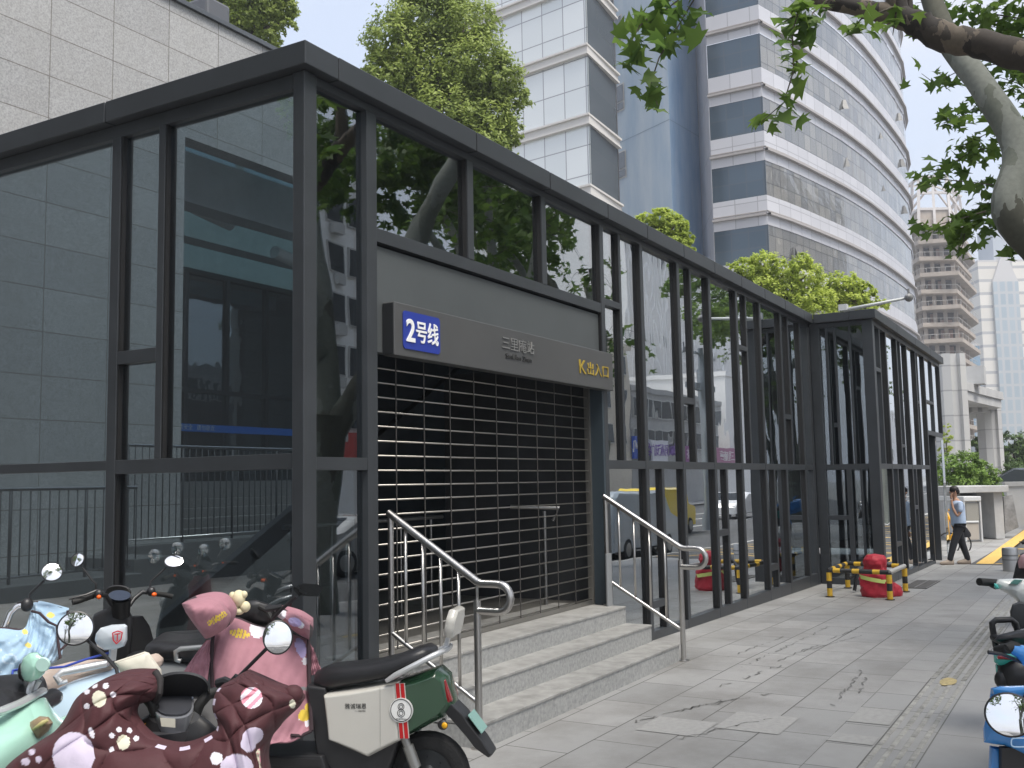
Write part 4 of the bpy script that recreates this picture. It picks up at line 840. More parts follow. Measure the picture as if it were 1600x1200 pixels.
bgtree('wide bright treetop before the silver tower, left of the smaller one', 1210, 440, 33, 1.5,
 [(-62, -20, 18, 0), (-40, -22, 24, 0), (-15, -28, 26, .2), (15, -15, 26, 0), (42, -28, 20, 0), (50, -8, 30, 0), (-30, 5, 30, 0), (10, 15, 38, .4), (45, 25, 32, 0), (-68, -12, 10, 0), (75, 30, 24, 0), (-20, 40, 30, 0), (60, 50, 30, 0), (10, 60, 40, 0)], 24000, .105, L_bright, seed=6, name='round_tree', group='bright treetops over the glass roof')
bgtree('small bright treetop at the right, above the corner of the second volume', 1325, 458, 34, .9,
 [(-15, -18, 20, 0), (10, -15, 20, 0), (28, -2, 16, 0), (-25, 5, 22, .2), (10, 12, 24, 0), (35, 15, 14, 0), (55, 20, 12, 0), (-10, 30, 22, 0), (20, 35, 24, 0)], 12000, .105, L_bright, seed=7, name='round_tree', group='bright treetops over the glass roof')
# shrubs and trees at the right end
bgtree('bright green round bush left of the first concrete column', 1505, 745, 36, 1.2,
 [(-20, -15, 26, 0), (5, -18, 26, 0), (28, -5, 24, 0), (-15, 10, 28, 0), (15, 12, 30, .2), (38, 12, 20, 0), (-20, 32, 24, 0), (10, 35, 28, 0), (36, 35, 22, 0), (48, 25, 12, 0)], 16000, .10, leaf_mat('bush_leaves', (.09, .17, .03), (.28, .42, .09), .3, 1.2), -.3, seed=8, trunk_r=.06, name='round_bush')
bgtree('dark green tree between the two concrete columns', 1545, 715, 62, 2.0,
 [(-20, -15, 20, 0), (5, -25, 20, 0), (-25, 10, 22, 0), (0, 5, 28, 0), (15, 25, 24, 0), (-18, 30, 24, 0), (30, 20, 16, 0)], 9000, .2, L_dark, -.4, seed=9, name='broad_tree', group='dark trees beyond the canopy')
bgtree('dark green tree right of the second concrete column', 1592, 712, 66, 2.0,
 [(-15, -22, 20, 0), (10, -18, 22, 0), (32, -10, 22, 0), (-8, 5, 26, 0), (22, 12, 28, 0), (-10, 28, 24, 0), (20, 36, 26, 0)], 9000, .2, L_dark, -.4, seed=10, name='broad_tree', group='dark trees beyond the canopy')
bgtree('small clipped dark bush at the foot of the second column', 1584, 741, 52, .8, [(-6, -6, 16, 0), (8, -4, 15, 0), (0, 8, 18, 0), (12, 10, 12, 0), (-12, 8, 12, 0)], 3500, .1, L_dark, -.4, seed=11, trunk_r=.06, name='round_bush')
bgtree('sparse young tree against the first concrete column', 1478, 690, 38, .6, [(0, -8, 12, 0), (6, 6, 12, 0), (-4, 16, 10, 0), (3, -20, 8, 0)], 600, .09, L_bright, -.3, seed=12, trunk_r=.03, name='young_tree')

# ---------------------------------------------------------------- the plane trees along the kerb
def twigs_and_leaves(t, starts, n_each, seed, size=.15, length=1.1, spread=.35, m=None, name='foliage', per=9):
    """twigs hanging from points, leaves set along them"""
    rng = np.random.default_rng(seed); random.seed(seed); b = MB(); pos = []
    for s in starts:
        s = Vector(s)
        for i in range(n_each):
            d = Vector((random.gauss(0, 1), random.gauss(0, 1), random.gauss(-.2, .5))).normalized(); l = length*random.uniform(.4, 1.0)
            p1 = s+d*l*.5+Vector((0, 0, .05)); p2 = s+d*l+Vector((0, 0, -l*.35)); b.tube([s, p1, p2], [.008, .005, .002], 4, caps=False)
            for k in range(per):
                f = random.uniform(.15, 1.0); q = s.lerp(p1, f*2) if f < .5 else p1.lerp(p2, f*2-1); pos.append(q+Vector((random.gauss(0, .09), random.gauss(0, .09), random.gauss(-.04, .08))))
    obj('twigs', b, M_bark, t, fix=False)
    V, F, k = scatter_leaves(np.array([tuple(p) for p in pos]), size, 'maple', rng); return obj(name, np_mesh(name, V, F, k), m or L_plane, t)
near = empty('plane_tree', (10.9, -.65, 0), 0, 'leaning plane tree with mottled trunk and hanging leaves at the upper right', 'tree', 'plane trees along the kerb')
tb_ = MB()
Fk = Vector((10.9, -.45, 2.75))
limb(tb_, [(10.95, -.7, -.3), (10.9, -.65, 1.2), Fk], .33, .27, 16, 1, .04)
P1 = at(1625, 385, 10.2); P2 = at(1577, 330, 10.3); P3 = at(1592, 235, 10.6); P4 = at(1535, 135, 11.0); P5 = at(1480, 60, 11.4); P6 = at(1445, -30, 11.8); P7 = at(1400, -140, 12.3)
la = limb(tb_, [Fk-Vector((0, 0, .3)), P1+Vector((.1, -.15, -.25)), P2, P3, P4, P5, P6, P7], .20, .10, 14, 2, .05)
lb_ = limb(tb_, [Fk-Vector((0, 0, .3)), (11.3, -.9, 4.0), (11.8, -1.6, 6.0), (12.2, -2.2, 8.0), (12.8, -2.8, 10.5)], .22, .07, 12, 3)
lc_ = limb(tb_, [(11.1, -.75, 3.6), (10.2, -1.6, 5.0), (9.0, -2.2, 7.0), (8.0, -2.6, 9.5)], .15, .05, 10, 4)
obj('trunk', tb_, M_plane, near)
br_ = MB()
q0 = [at(1760, 110, 8.2), at(1640, 92, 8.3), at(1600, 88, 8.4), at(1530, 68, 8.6), at(1480, 60, 8.7), at(1440, 40, 8.8), at(1400, 25, 8.9), at(1340, 12, 9.0), at(1270, -5, 9.1), at(1180, -40, 9.2)]
limb(br_, [(11.3, -1.2, 4.6), (9.6, -.9, 5.4)]+q0[:1], .17, .14, 12, 5)
limb(br_, q0[:6], .125, .12, 14, 6, .12); limb(br_, q0[5:], .12, .045, 12, 7, .12)
limb(br_, [at(1408, 30, 8.9), at(1395, -20, 8.9), at(1390, -90, 8.9)], .10, .06, 10, 8); limb(br_, [at(1422, 20, 8.9), at(1421, -30, 9.0)], .03, .02, 8, 9)
obj('branch', br_, M_plane2, near)
def chain(pts, depth, n, seed, size, wid=16, per=1.0):
    """leaves strung along a hanging shoot, offsets in photograph pixels"""
    random.seed(seed); b = MB(); W = [at(x, y, depth+random.uniform(-.15, .15)) for x, y in pts]; b.tube(W, [.012]+[.006]*(len(W)-2)+[.003] if len(W) > 2 else [.01, .003], 6, caps=False); pos = []; pxm = depth/FPX
    for i in range(n):
        t = random.uniform(0, len(pts)-1.001); k = int(t); q = W[k].lerp(W[k+1], t-k)
        pos.append(q+R_*random.gauss(0, wid*pxm)+U_*random.gauss(-wid*.2*pxm, wid*pxm*.8)+D_*random.gauss(0, .12))
    return b, pos, size
rng_ = np.random.default_rng(8); allb = MB(); 
groups_ = [chain([(1120, -60), (1090, -10), (1060, 40), (1030, 90), (1015, 135), (1028, 165)], 7.6, 34, 1, .2, 17), chain([(1090, -20), (1035, 5), (1000, 40), (975, 85)], 7.6, 26, 2, .2, 15), chain([(1100, -60), (1060, 0), (1020, 30), (1000, 20)], 7.6, 20, 3, .2, 18),
 chain([(1275, -40), (1250, 10), (1238, 50), (1240, 110), (1225, 160), (1190, 190)], 8.0, 42, 4, .2, 14), chain([(1250, 20), (1215, 40)], 8.0, 8, 5, .2, 9), chain([(1240, 90), (1255, 110), (1235, 130)], 8.0, 8, 16, .2, 9), chain([(1300, -5), (1270, 20), (1265, 35)], 8.0, 8, 6, .19, 9), chain([(1400, 10), (1345, 30), (1325, 55), (1350, 45)], 8.6, 14, 7, .2, 12), chain([(1400, 20), (1395, 55)], 8.6, 4, 8, .2, 8)]
for i, (b, pos, size) in enumerate(groups_):
    obj('shoot', b, M_bark, near, fix=False); V, F, k = scatter_leaves(np.array([tuple(p) for p in pos]), size*1.0, 'maple', rng_); obj('leaf_spray', np_mesh('leaf_spray', V, F, k), L_plane, near)
far_sprays = [([(1600, 110), (1560, 100), (1510, 105), (1460, 130), (1440, 115)], 44, 14), ([(1600, 30), (1540, 20), (1480, 20), (1420, 60)], 55, 20), ([(1620, -10), (1560, 0), (1500, -5), (1430, 5)], 75, 20), ([(1600, 60), (1570, 45), (1540, 40)], 50, 14),
 ([(1550, 140), (1520, 170), (1490, 190), (1470, 180)], 40, 13), ([(1560, 230), (1520, 235), (1480, 260), (1450, 270)], 46, 13), ([(1560, 290), (1520, 285), (1470, 280), (1440, 275)], 40, 10), ([(1580, 310), (1540, 320), (1510, 340), (1500, 375)], 60, 14), ([(1540, 330), (1490, 345), (1450, 355), (1435, 350)], 30, 10), ([(1600, 340), (1560, 350), (1530, 350)], 40, 13), ([(1620, 150), (1590, 130), (1560, 120)], 40, 16), ([(1600, 210), (1600, 260), (1590, 300)], 40, 18), ([(1590, 190), (1540, 210), (1500, 230)], 30, 12), ([(1510, 340), (1505, 380), (1500, 395)], 24, 9), ([(1590, 380), (1598, 400)], 16, 9)]
for i, (pts, n, wd) in enumerate(far_sprays):
    b, pos, size = chain(pts, 12.2, n, 20+i, .2, wd); obj('shoot', b, M_bark, near, fix=False); V, F, k = scatter_leaves(np.array([tuple(p) for p in pos]), .19, 'maple', rng_); obj('leaf_spray', np_mesh('leaf_spray', V, F, k), L_plane, near)
def blobs_of(cx, cy, cz, R, n, seed):
    random.seed(seed); return [(cx+random.uniform(-1, 1)*R, cy+random.uniform(-1, 1)*R*.9, cz+random.uniform(-.5, .8)*R*.8, R*random.uniform(.28, .5)) for _ in range(n)]
crown_obj('upper_foliage', blobs_of(11.0, -4.4, 9.8, 3.0, 20, 3), 8000, .22, 'maple', L_plane, near, 31, .3)
def plane_tree(x, y, h, seed, label):
    t = empty('plane_tree', (x, y, -.2), 0, label, 'tree', 'plane trees along the kerb'); b = MB(); random.seed(seed); F_ = Vector((x+random.uniform(-.2, .2), y+.15, 2.6+random.random()*.6))
    limb(b, [(x, y, -.5), (x+.05, y, 1.3), F_], .31, .25, 14, seed, .05); ends = []
    for i in range(4):
        a = 2*PI*i/4+random.random(); r = random.uniform(1.2, 2.2); e = Vector((F_.x+math.cos(a)*r, F_.y-1.0+math.sin(a)*r*.8, h*.8+random.uniform(-.5, 1)))
        mid = F_.lerp(e, .5)+Vector((random.uniform(-.3, .3), random.uniform(-.3, .3), .3)); limb(b, [F_-Vector((0, 0, .2)), mid, e], .19, .06, 10, seed+i); ends += [mid, e]
    obj('trunk', b, M_plane, t); twigs_and_leaves(t, ends, 5, seed, .2, 1.4)
    crown_obj('crown', blobs_of(x, y-2.0, h+.6, 2.9, 20, seed), 7500, .22, 'maple', L_plane, t, seed+50, .3)
    return t
plane_tree(16.6, -1.0, 8.3, 61, 'second plane tree along the kerb, mirrored in the glass over the door')
plane_tree(20.6, -1.1, 8.0, 62, 'third plane tree along the kerb, mirrored right of the doorway')
plane_tree(40.5, -1.6, 8.0, 63, 'fourth plane tree along the kerb, beside the second glass volume')
plane_tree(48.5, -1.8, 8.4, 64, 'farthest plane tree of the kerb row')
plane_tree(4.6, -1.9, 8.6, 65, 'plane tree behind the photographer that shades the pavement')
plane_tree(-8.0, 5.5, 8.6, 66, 'unseen plane tree left of the photographer, added to darken the left glass wall')  # out of view, added so the left glass mirrors something dark
plane_tree(-7.0, 13.0, 8.6, 67, 'unseen plane tree farther left by the granite building, added to darken the left glass')  # another unseen tree put in to dim the left reflection

# ================================================================ ACROSS THE STREET (seen mirrored in the glass)
def block(name, label, x0, x1, y, dep, h, m, floors, bays, wcol, win=(1.3, 1.5), shape='rect', cat='building', z0=-.4, ribs=False, mw_=None):
    t = empty(name, ((x0+x1)/2, y, z0), 0, label, cat)
    obj('wall', MB().box(x0, x1, y-dep, y, z0, h), m, t); obj('parapet', MB().box(x0-.15, x1+.15, y-dep-.15, y+.15, h, h+.5), m, t)
    fh = (h-4.2)/max(floors, 1); bw_ = (x1-x0)/bays; fm = mat('facing_window_frame', (.5, .5, .48), .5); gm = mat('facing_window_glass', (.035, .045, .05), .15, .2)
    for f in range(floors):
        b = MB(); g = MB()
        for k in range(bays):
            cx = x0+bw_*(k+.5); cz = 4.2+fh*(f+.5)
            if shape == 'round' and k % 3 == 0:
                b.prism([(cx+.55*math.cos(a), cz+.55*math.sin(a)) for a in [2*PI*i/18 for i in range(18)]], y+.02, y+.10); g.prism([(cx+.42*math.cos(a), cz+.42*math.sin(a)) for a in [2*PI*i/18 for i in range(18)]], y+.10, y+.12)
            else:
                b.box(cx-win[0]/2-.1, cx+win[0]/2+.1, y+.02, y+.12, cz-win[1]/2-.1, cz+win[1]/2+.1); g.box(cx-win[0]/2, cx+win[0]/2, y+.12, y+.14, cz-win[1]/2, cz+win[1]/2)
                if shape == 'round' and k % 3 == 1: b.box(cx-.4, cx+.4, y+.1, y+.5, cz-win[1]/2-.75, cz-win[1]/2-.2)
        w0 = obj('window_row', b, fm, t); obj('panes', g, gm, w0)
    if ribs:
        b = MB(); x = x0
        while x < x1: b.box(x, x+.25, y+.001, y+.4, 5, h); x += 1.15
        obj('ribs', b, m, t)
    return t
M_bw = mat('facing_white_tile', (.86, .86, .84), .6, var=.06, vscale=.6); M_bb = mat('facing_beige', (.72, .65, .54), .8, var=.1, vscale=.5); M_bg2 = mat('facing_grey_stone', (.42, .42, .41), .8, var=.15, vscale=.5); M_brib = mat('facing_ribbed_white', (.85, .84, .82), .6, var=.05)
def rx_(px, Y): return refl(px, 740, Y).x
block('white_flats', 'white flats with round windows, mirrored left of the door', rx_(470, -26), rx_(588, -26)-.5, -26, 12, 21, M_bw, 6, 3, None, shape='round')
block('brown_shops', 'brown low shop row mirrored beside the door', rx_(590, -26), rx_(935, -26), -26, 12, 11, M_bg2, 2, 14, None)
block('ribbed_tower', 'tall ribbed white office tower mirrored in the right panes', rx_(985, -44), rx_(1175, -44), -44, 25, 50, M_brib, 4, 14, None, ribs=True)
block('beige_flats', 'narrow beige flats mirrored right of the sign', rx_(938, -26), rx_(990, -26), -26, 12, 13, M_bb, 3, 2, None)
block('grey_market', 'grey market block with shop signs mirrored in the middle panes', rx_(991, -26), rx_(1130, -26), -26, 12, 9.5, M_bg2, 2, 14, None)
block('pale_block', 'pale block with small windows mirrored behind the overpass end', rx_(1130, -26)+2, 215, -26, 12, 13, M_brib, 3, 16, None)
block('office_slab', 'long pale office slab beyond the second glass volume across the street', 30, rx_(470, -60), -60, 20, 34, M_bw, 9, 14, None)
def shop_sign(label, x0, x1, y, z0, z1, col, body, tcol):
    t = empty('shop_sign', ((x0+x1)/2, y, z0), 0, label, 'sign', 'shop signs across the street'); obj('board', MB().box(x0, x1, y, y+.25, z0, z1), mat('sign_'+label.split()[0], col, .5), t)
    me = text_mesh(body, (z1-z0)*.62, .02, 'CENTER'); me.transform(Matrix(((-1, 0, 0, (x0+x1)/2), (0, 0, 1, y+.27), (0, 1, 0, (z0+z1)/2), (0, 0, 0, 1)))); obj('lettering', me, mat('sign_text_'+str(tcol), tcol, .5), t)
y_ = -25.85
shop_sign('blue shop sign mirrored near the beige flats', rx_(991, y_), rx_(1003, y_), y_, 3.6, 5.6, (.02, .09, .5), '手机', (.8, .8, .8))
shop_sign('white shop sign with purple words mirrored by the blue one', rx_(1016, y_), rx_(1045, y_), y_, 3.4, 5.4, (.75, .75, .8), '数码通讯广场', (.2, .08, .4))
shop_sign('purple shop sign mirrored beyond the street pole', rx_(1072, y_), rx_(1084, y_), y_, 3.2, 5.0, (.30, .09, .28), '茶', (.8, .7, .8))
shop_sign('mauve shop sign mirrored below the ribbed tower', rx_(1118, y_), rx_(1156, y_), y_, 3.2, 5.0, (.40, .14, .26), '三里庵', (.85, .8, .8))
shop_sign('red shop sign mirrored low at the right panes', 41, 47, -25.85, 3.2, 4.6, (.5, .05, .04), '超市', (.85, .8, .3))
sp_ = refl(1100, 600, -6.0); po = empty('street_pole', (sp_.x, -6.0, -.46), 0, 'thick grey street lamp pole with two cross arms mirrored in the glass', 'pole')
obj('pole', MB().tube([(sp_.x, -6, -.46), (sp_.x, -6, 7.5)], [.20, .13], 12), mat('pole_grey', (.22, .25, .28), .5, .3), po); obj('arms', MB().tube([(sp_.x-1.6, -6, 5.6), (sp_.x+1.6, -6, 5.6)], .05).tube([(sp_.x-1, -6, 7.2), (sp_.x+1, -6, 7.2)], .06), MATS['pole_grey'], po)
b = MB(); 
for sx in (-1.4, -.7, .7, 1.4): b.box(sp_.x+sx-.2, sp_.x+sx+.2, -6.12, -5.88, 5.65, 5.9)
obj('lamp_heads', b, MATS['pole_grey'], po)
# street cars
def car_body(b, L_=4.5, W=1.78, H=1.46, kind='sedan'):
    if kind == 'van': side = [(-2.2, .25), (-2.25, 1.0), (-2.1, 1.75), (-1.9, 1.9), (1.1, 1.9), (1.6, 1.25), (2.2, 1.05), (2.25, .3)]
    else: side = [(-2.22, .28), (-2.25, .85), (-2.1, 1.0), (-1.55, 1.05), (-.95, 1.42), (.35, 1.45), (1.05, 1.02), (2.0, .88), (2.22, .65), (2.2, .28)]
    b.pillow([(x*L_/4.5, z*H/1.46) for x, z in side], W/2, .16, .10, None, 0, True, 3)
def make_car(label, color, kind='sedan', name='parked_car'):
    t = empty(name, (0, 0, 0), 0, label, 'car', 'cars on the street', world=False); b = MB(); car_body(b, kind=kind); obj('body', b, mat('car_paint_'+str(color), color, .25, .1, coat=.6), t)
    g = MB(); zt = 1.05 if kind == 'sedan' else 1.2; zz = 1.36 if kind == 'sedan' else 1.75
    for s in (-1, 1):
        pr = [(-1.35, zt), (-.9, zz), (.3, zz), (.9, zt)] if kind == 'sedan' else [(-1.9, zt), (-1.8, zz), (1.0, zz), (1.4, zt)]
        y0 = s*.86; g.prism(pr, y0-.02, y0+.02)
    obj('side_glass', g, mat('car_glass', (.02, .025, .03), .05, .3), t)
    g = MB(); g.obox((.72 if kind == 'sedan' else 1.3, 0, (zt+zz)/2), (.30 if kind == 'sedan' else .22, 0, -.2 if kind == 'sedan' else -.28), (0, .66, 0), (.02, 0, .03)); g.obox((-1.25, 0, (zt+zz)/2), (.26, 0, .17), (0, .62, 0), (-.02, 0, .03)) if kind == 'sedan' else None
    obj('windscreen', g, MATS['car_glass'], t)
    for sx in (-1.38, 1.36):
        for sy in (-.80, .80):
            b = MB(); M_ = Matrix.Translation((sx, sy, .32)) @ Matrix.Rotation(PI/2, 4, 'X'); b.lathe([(.0, -.1), (.30, -.1), (.325, -.06), (.325, .06), (.30, .1), (0, .1)], M_, 20); w0 = obj('wheel', b, mat('tyre_black', (.02, .02, .02), .8), t)
            b = MB(); b.lathe([(.0, -.115), (.19, -.11), (.2, -.1)], M_, 16); b.lathe([(.2, .1), (.19, .11), (0, .115)], M_, 16); obj('rim', b, mat('rim_alloy', (.4, .4, .4), .3, .8), w0)
    for s in (-1, 1): obj('headlight', MB().box(2.05, 2.16, s*.62-.16, s*.62+.16, .62, .76), mat('headlamp', (.7, .7, .7), .1), t); obj('taillight', MB().box(-2.235, -2.15, s*.62-.14, s*.62+.14, .72, .88), mat('taillamp', (.4, .01, .01), .2), t)
    return t
for i, (px, Y, rz, colr, kind, lab) in enumerate(((975, -3.2, .05, (.45, .5, .55), 'van', 'pale blue grey van parked by the kerb, mirrored behind the right handrail'), (1030, -7, 0, (.75, .55, .03), 'van', 'yellow van passing on the street, mirrored behind the pale van'), (1150, -9, PI, (.8, .8, .8), 'sedan', 'white car on the street mirrored in the middle panes'), (1250, -7, 0, (.03, .03, .035), 'sedan', 'black car on the street mirrored in the darker panes'), (560, -8, 0, (.5, .5, .5), 'sedan', 'silver car on the street mirrored left of the door'))):
    p = refl(px, 800, Y); c = make_car(lab, colr, kind, 'van' if kind == 'van' else 'car'); c.location = (p.x, Y, -.46); c.rotation_euler.z = rz
c = make_car('green and white taxi waiting on the street, mirrored in the second glass volume', (.62, .68, .66), 'sedan', 'taxi'); c.location = (27.5, -3.9, -.46)
obj('green_band', MB().box(-1.9, 1.9, -.897, .897, .66, .82), mat('taxi_green', (.02, .30, .18), .3), c)

plane_tree(-5.5, -2.2, 8.4, 68, 'plane tree behind the photographer mirrored in the scooter mirrors')
plane_tree(-14.0, -5.5, 8.6, 69, 'farther plane tree behind the photographer mirrored in the scooter mirrors')
block('dark_backdrop_block', 'unseen dark block added to dim the reflection in the left glass wall', -45, 3.0, 15.5, 0.5, 26, mat('darkened_backdrop_stone', (.045, .048, .052), .8, var=.15, vscale=.4), 6, 18, None)  # added out of view, coloured dark so the left glass mirrors little light
# ================================================================ SCOOTERS
M_blk = mat('scooter_black_plastic', (.018, .018, .02), .42, var=.15, vscale=12); M_seat = mat('black_vinyl', (.016, .016, .018), .38, bump=.1, bscale=140)
M_tyre = mat('tyre_rubber', (.02, .02, .021), .85, bump=.3, bscale=80); M_rim = mat('dark_hub', (.05, .055, .06), .4, .7); M_chrome = mat('chrome', (.75, .75, .75), .12, 1.0)
M_mirror = mat('mirror_glass', (.92, .92, .92), .01, 1.0); M_silver = mat('silver_paint', (.62, .63, .64), .3, .5, coat=.3)
M_red = mat('tail_red', (.25, .012, .015), .15, coat=1.0); M_amb = mat('amber_lens', (.75, .38, .01), .2); M_lamp = mat('lamp_clear', (.7, .72, .72), .08, coat=1.0)
M_grip = mat('grip_rubber', (.012, .012, .012), .7); M_orange = mat('switch_orange', (.8, .12, .01), .4)
def cloth(name, col, rough=.8, sheen=.05):
    m = mat(name, col, rough, var=.07, vscale=18, bump=.25, bscale=14); m.node_tree.nodes['Principled BSDF'].inputs['Sheen Weight'].default_value = sheen; return m
def glossy_paint(name, col): return mat(name, col, .22, coat=.6, var=.03, vscale=3)
def Rz(a): return Matrix.Rotation(a, 4, 'Z')
def scooter(name, label, loc, heading, body, tail=None, shield=None, front=None, quilt=False, backrest=None, group='electric scooters parked in front of the glass corner', hbz=1.04, handle='pod', mirrors=((.30, .10, .16), (-.30, .10, .16)), seatm=None, display=M_blk, rack=True, mirror_r=.058, mirror_yaw=0.0, barm=None, floor=True, lean=0.0, hb_on=True):
    t = empty(name, (loc[0], loc[1], gz(loc[0])), heading, label, 'scooter', group, world=False)
    tail = tail or body; shield = shield or body; front = front or shield; seatm = seatm or M_seat; barm = barm or M_blk
    def O(n, b, m, p=None, **k): return obj(n, b, m, p or t, **k)
    for ax, nm in ((0.02, 'wheel'), (1.24, 'wheel')):
        M_ = Matrix.Translation((ax, 0, .225)) @ Matrix.Rotation(PI/2, 4, 'X'); b = MB()
        b.lathe([(.135, -.035), (.165, -.048), (.205, -.043), (.222, -.02), (.226, 0), (.222, .02), (.205, .043), (.165, .048), (.135, .035), (.135, -.035)], M_, 36); w0 = O(nm, b, M_tyre)
        b = MB(); b.lathe([(0, -.055), (.05, -.055), (.06, -.04), (.12, -.036), (.138, -.04), (.138, .04), (.12, .036), (.06, .04), (.05, .055), (0, .055)], M_, 30)
        for k in range(8): a = 2*PI*k/8; b.ball((ax+.1*math.cos(a), .041, .225+.1*math.sin(a)), .006, .006, .006, 6, 4); b.ball((ax+.1*math.cos(a), -.041, .225+.1*math.sin(a)), .006, .006, .006, 6, 4)
        O('rim', b, M_rim, w0)
    tp = lambda x: 1.0 if x > .12 else max(.5, 1.0-(.12-x)*1.5)
    # rear body: side shells and tail
    b = MB(); b.pillow([(.56, .655), (.535, .42), (.31, .335), (.125, .43), (.145, .725)], .152, .05, .02, None); O('side_shell', b, body, bevel=.006)
    b = MB(); b.pillow([(.143, .725), (.124, .435), (-.085, .535), (-.135, .60), (-.098, .745), (-.05, .785)], .150, .07, .035, tp); O('tail_shell', b, tail, bevel=.006)
    b = MB(); b.pillow([(.66, .70), (.60, .33), (.52, .26), (.20, .27), (.14, .43), (.32, .36), (.52, .43), (.55, .69)], .125, .03, .01); O('inner_frame', b, M_blk, bevel=.008)
    # seat
    secs = []
    for x, z0, z1, hw in ((.635, .70, .735, .06), (.62, .665, .765, .10), (.56, .66, .79, .125), (.44, .685, .80, .14), (.30, .715, .815, .15), (.18, .74, .845, .15), (.08, .78, .885, .14), (.02, .81, .90, .125), (-.015, .83, .885, .09), (-.025, .84, .865, .05)):
        q = []
        for j in range(16):
            a = 2*PI*j/16; cx, sx2 = math.cos(a), math.sin(a); q.append((x, hw*math.copysign(abs(cx)**.6, cx), (z0+z1)/2+(z1-z0)/2*math.copysign(abs(sx2)**.75, sx2)))
        secs.append(q)
    O('seat', MB().loft(secs), seatm)
    if rack:
        b = MB()
        b.tube([(.20, .155, .735), (.15, .165, .765), (-.04, .14, .86), (-.08, .09, .875), (-.088, 0, .875), (-.08, -.09, .875), (-.04, -.14, .86), (.15, -.165, .765), (.20, -.155, .735)], [.014, .02, .02, .02, .02, .02, .02, .02, .014], 10, flat=.8); O('grab_rail', b, M_silver)
    if backrest:
        bk = backrest; b = MB(); b.bar((-.075, 0, .87), (-.105, 0, .97), .035, .02); st0 = O('backrest_stem', b, M_silver); b = MB()
        P_ = [(-.03, .0), (.02, .0), (.05, .03), (.055, .10), (.03, .155), (-.03, .155), (-.055, .10), (-.05, .03)]
        b.pillow([(y*1.9, z) for y, z in [(-.045, .0), (.045, .0), (.062, .04), (.064, .10), (.045, .15), (-.045, .15), (-.064, .10), (-.062, .04)]], .026, .02, .012); R_m = Matrix.Translation((-.115, 0, .945)) @ Matrix.Rotation(math.radians(-12), 4, 'Y') @ Rz(PI/2); b.v = [tuple(R_m @ Vector(v)) for v in b.v]; O('backrest', b, bk, bevel=.004)
    b = MB(); b.pillow([(-.095, .735), (-.13, .62), (-.10, .60), (-.07, .73)], .085, .02, .008); O('taillight', b, M_red, bevel=.004)
    b = MB(); b.pillow([(-.05, .60), (-.10, .55), (-.25, .38), (-.32, .335), (-.335, .35), (-.29, .42), (-.18, .56), (-.11, .62)], .075, .03, .008); O('rear_mudguard', b, M_blk, bevel=.004)
    b = MB(); b.obox((-.248, 0, .505), (-.0031, 0, .0025), (0, .07, 0), (-.036, 0, -.046)); O('number_plate', b, mat('plate_green_grey', (.22, .38, .34), .4), bevel=.003)
    for s in (-1, 1):
        b = MB(); b.tube([(-.08, s*.06, .52), (-.10, s*.15, .52)], .012, 8); b.ball((-.10, s*.16, .52), .028, .016, .026); i0 = O('indicator', b, M_blk); b = MB(); b.ball((-.112, s*.172, .52), .016, .01, .016); O('lens', b, M_amb, i0)
        b = MB(); b.tube([(.14, s*.115, .50), (.06, s*.11, .28)], .022, 10); b.tube([(.10, s*.115, .40), (.06, s*.11, .29)], .03, 12); O('shock_absorber', b, mat('shock_metal', (.3, .3, .29), .4, .7))
    b = MB(); b.box(-.02, .40, -.09, .09, .18, .26).bar((.02, .09, .225), (.45, .09, .22), .03, .05); O('swing_arm', b, M_blk, bevel=.01)
    # floor and front
    b = MB(); b.pillow([(.52, .26), (.55, .345), (.98, .345), (1.03, .42), (1.06, .38), (1.0, .24), (.6, .21)], .16, .03, .01); O('floorboard', b, M_blk, bevel=.006)
    b = MB(); b.obox((.75, .152, .31), (.19, 0, 0), (0, .012, 0), (0, 0, .022)).obox((.75, -.152, .31), (.19, 0, 0), (0, .012, 0), (0, 0, .022)); O('foot_trim', b, M_blk, bevel=.004)
    b = MB(); secs = []
    for x, z, hw, th in ((1.10, .34, .14, .03), (1.09, .45, .19, .035), (1.07, .60, .21, .04), (1.045, .75, .19, .04), (1.02, .87, .15, .04), (1.0, .94, .10, .035)):
        secs.append([(x-th*1.0*(1-(abs(y)/hw)**2)*1.0-(.0), y, z) for y in [hw*(-1+2*k/8) for k in range(9)]]+[(x+th*2.2*(1-(abs(y)/hw)**2), y, z) for y in [hw*(1-2*k/8) for k in range(1, 8)]])
    b.loft(secs); O('leg_shield', b, shield)
    b = MB(); b.ball((1.13, 0, .80), .05, .075, .065, 16, 10); O('headlight', b, M_lamp)
    b = MB(); n_ = 12
    for s in (-.055, .055): b.tube([(1.10, s, .52), (1.24, s, .225)], .017, 8)
    O('fork', b, mat('shock_metal', (.3, .3, .29), .4, .7)); b = MB(); secs = []
    for k in range(n_): a = math.radians(20+130*k/(n_-1)); secs.append([(1.24+.25*math.cos(a), y, .225+.25*math.sin(a)-abs(y)*.35) for y in (-.065, -.03, 0, .03, .065)]+[(1.24+.235*math.cos(a), y, .225+.235*math.sin(a)-abs(y)*.35) for y in (.065, 0, -.065)])
    b.loft(secs); O('front_mudguard', b, front)
    # handlebar group
    if not hb_on: return t
    hb = MB(); hb.tube([(1.02, 0, .90), (.985, 0, hbz-.05)], .03, 12)
    hb.tube([(.985, 0, hbz-.05), (.985, .07, hbz-.045), (.96, .14, hbz-.005), (.93, .22, hbz), (.90, .35, hbz-.012)], .0125, 10); hb.tube([(.985, 0, hbz-.05), (.985, -.07, hbz-.045), (.96, -.14, hbz-.005), (.93, -.22, hbz), (.90, -.35, hbz-.012)], .0125, 10)
    H = O('handlebar', hb, barm)
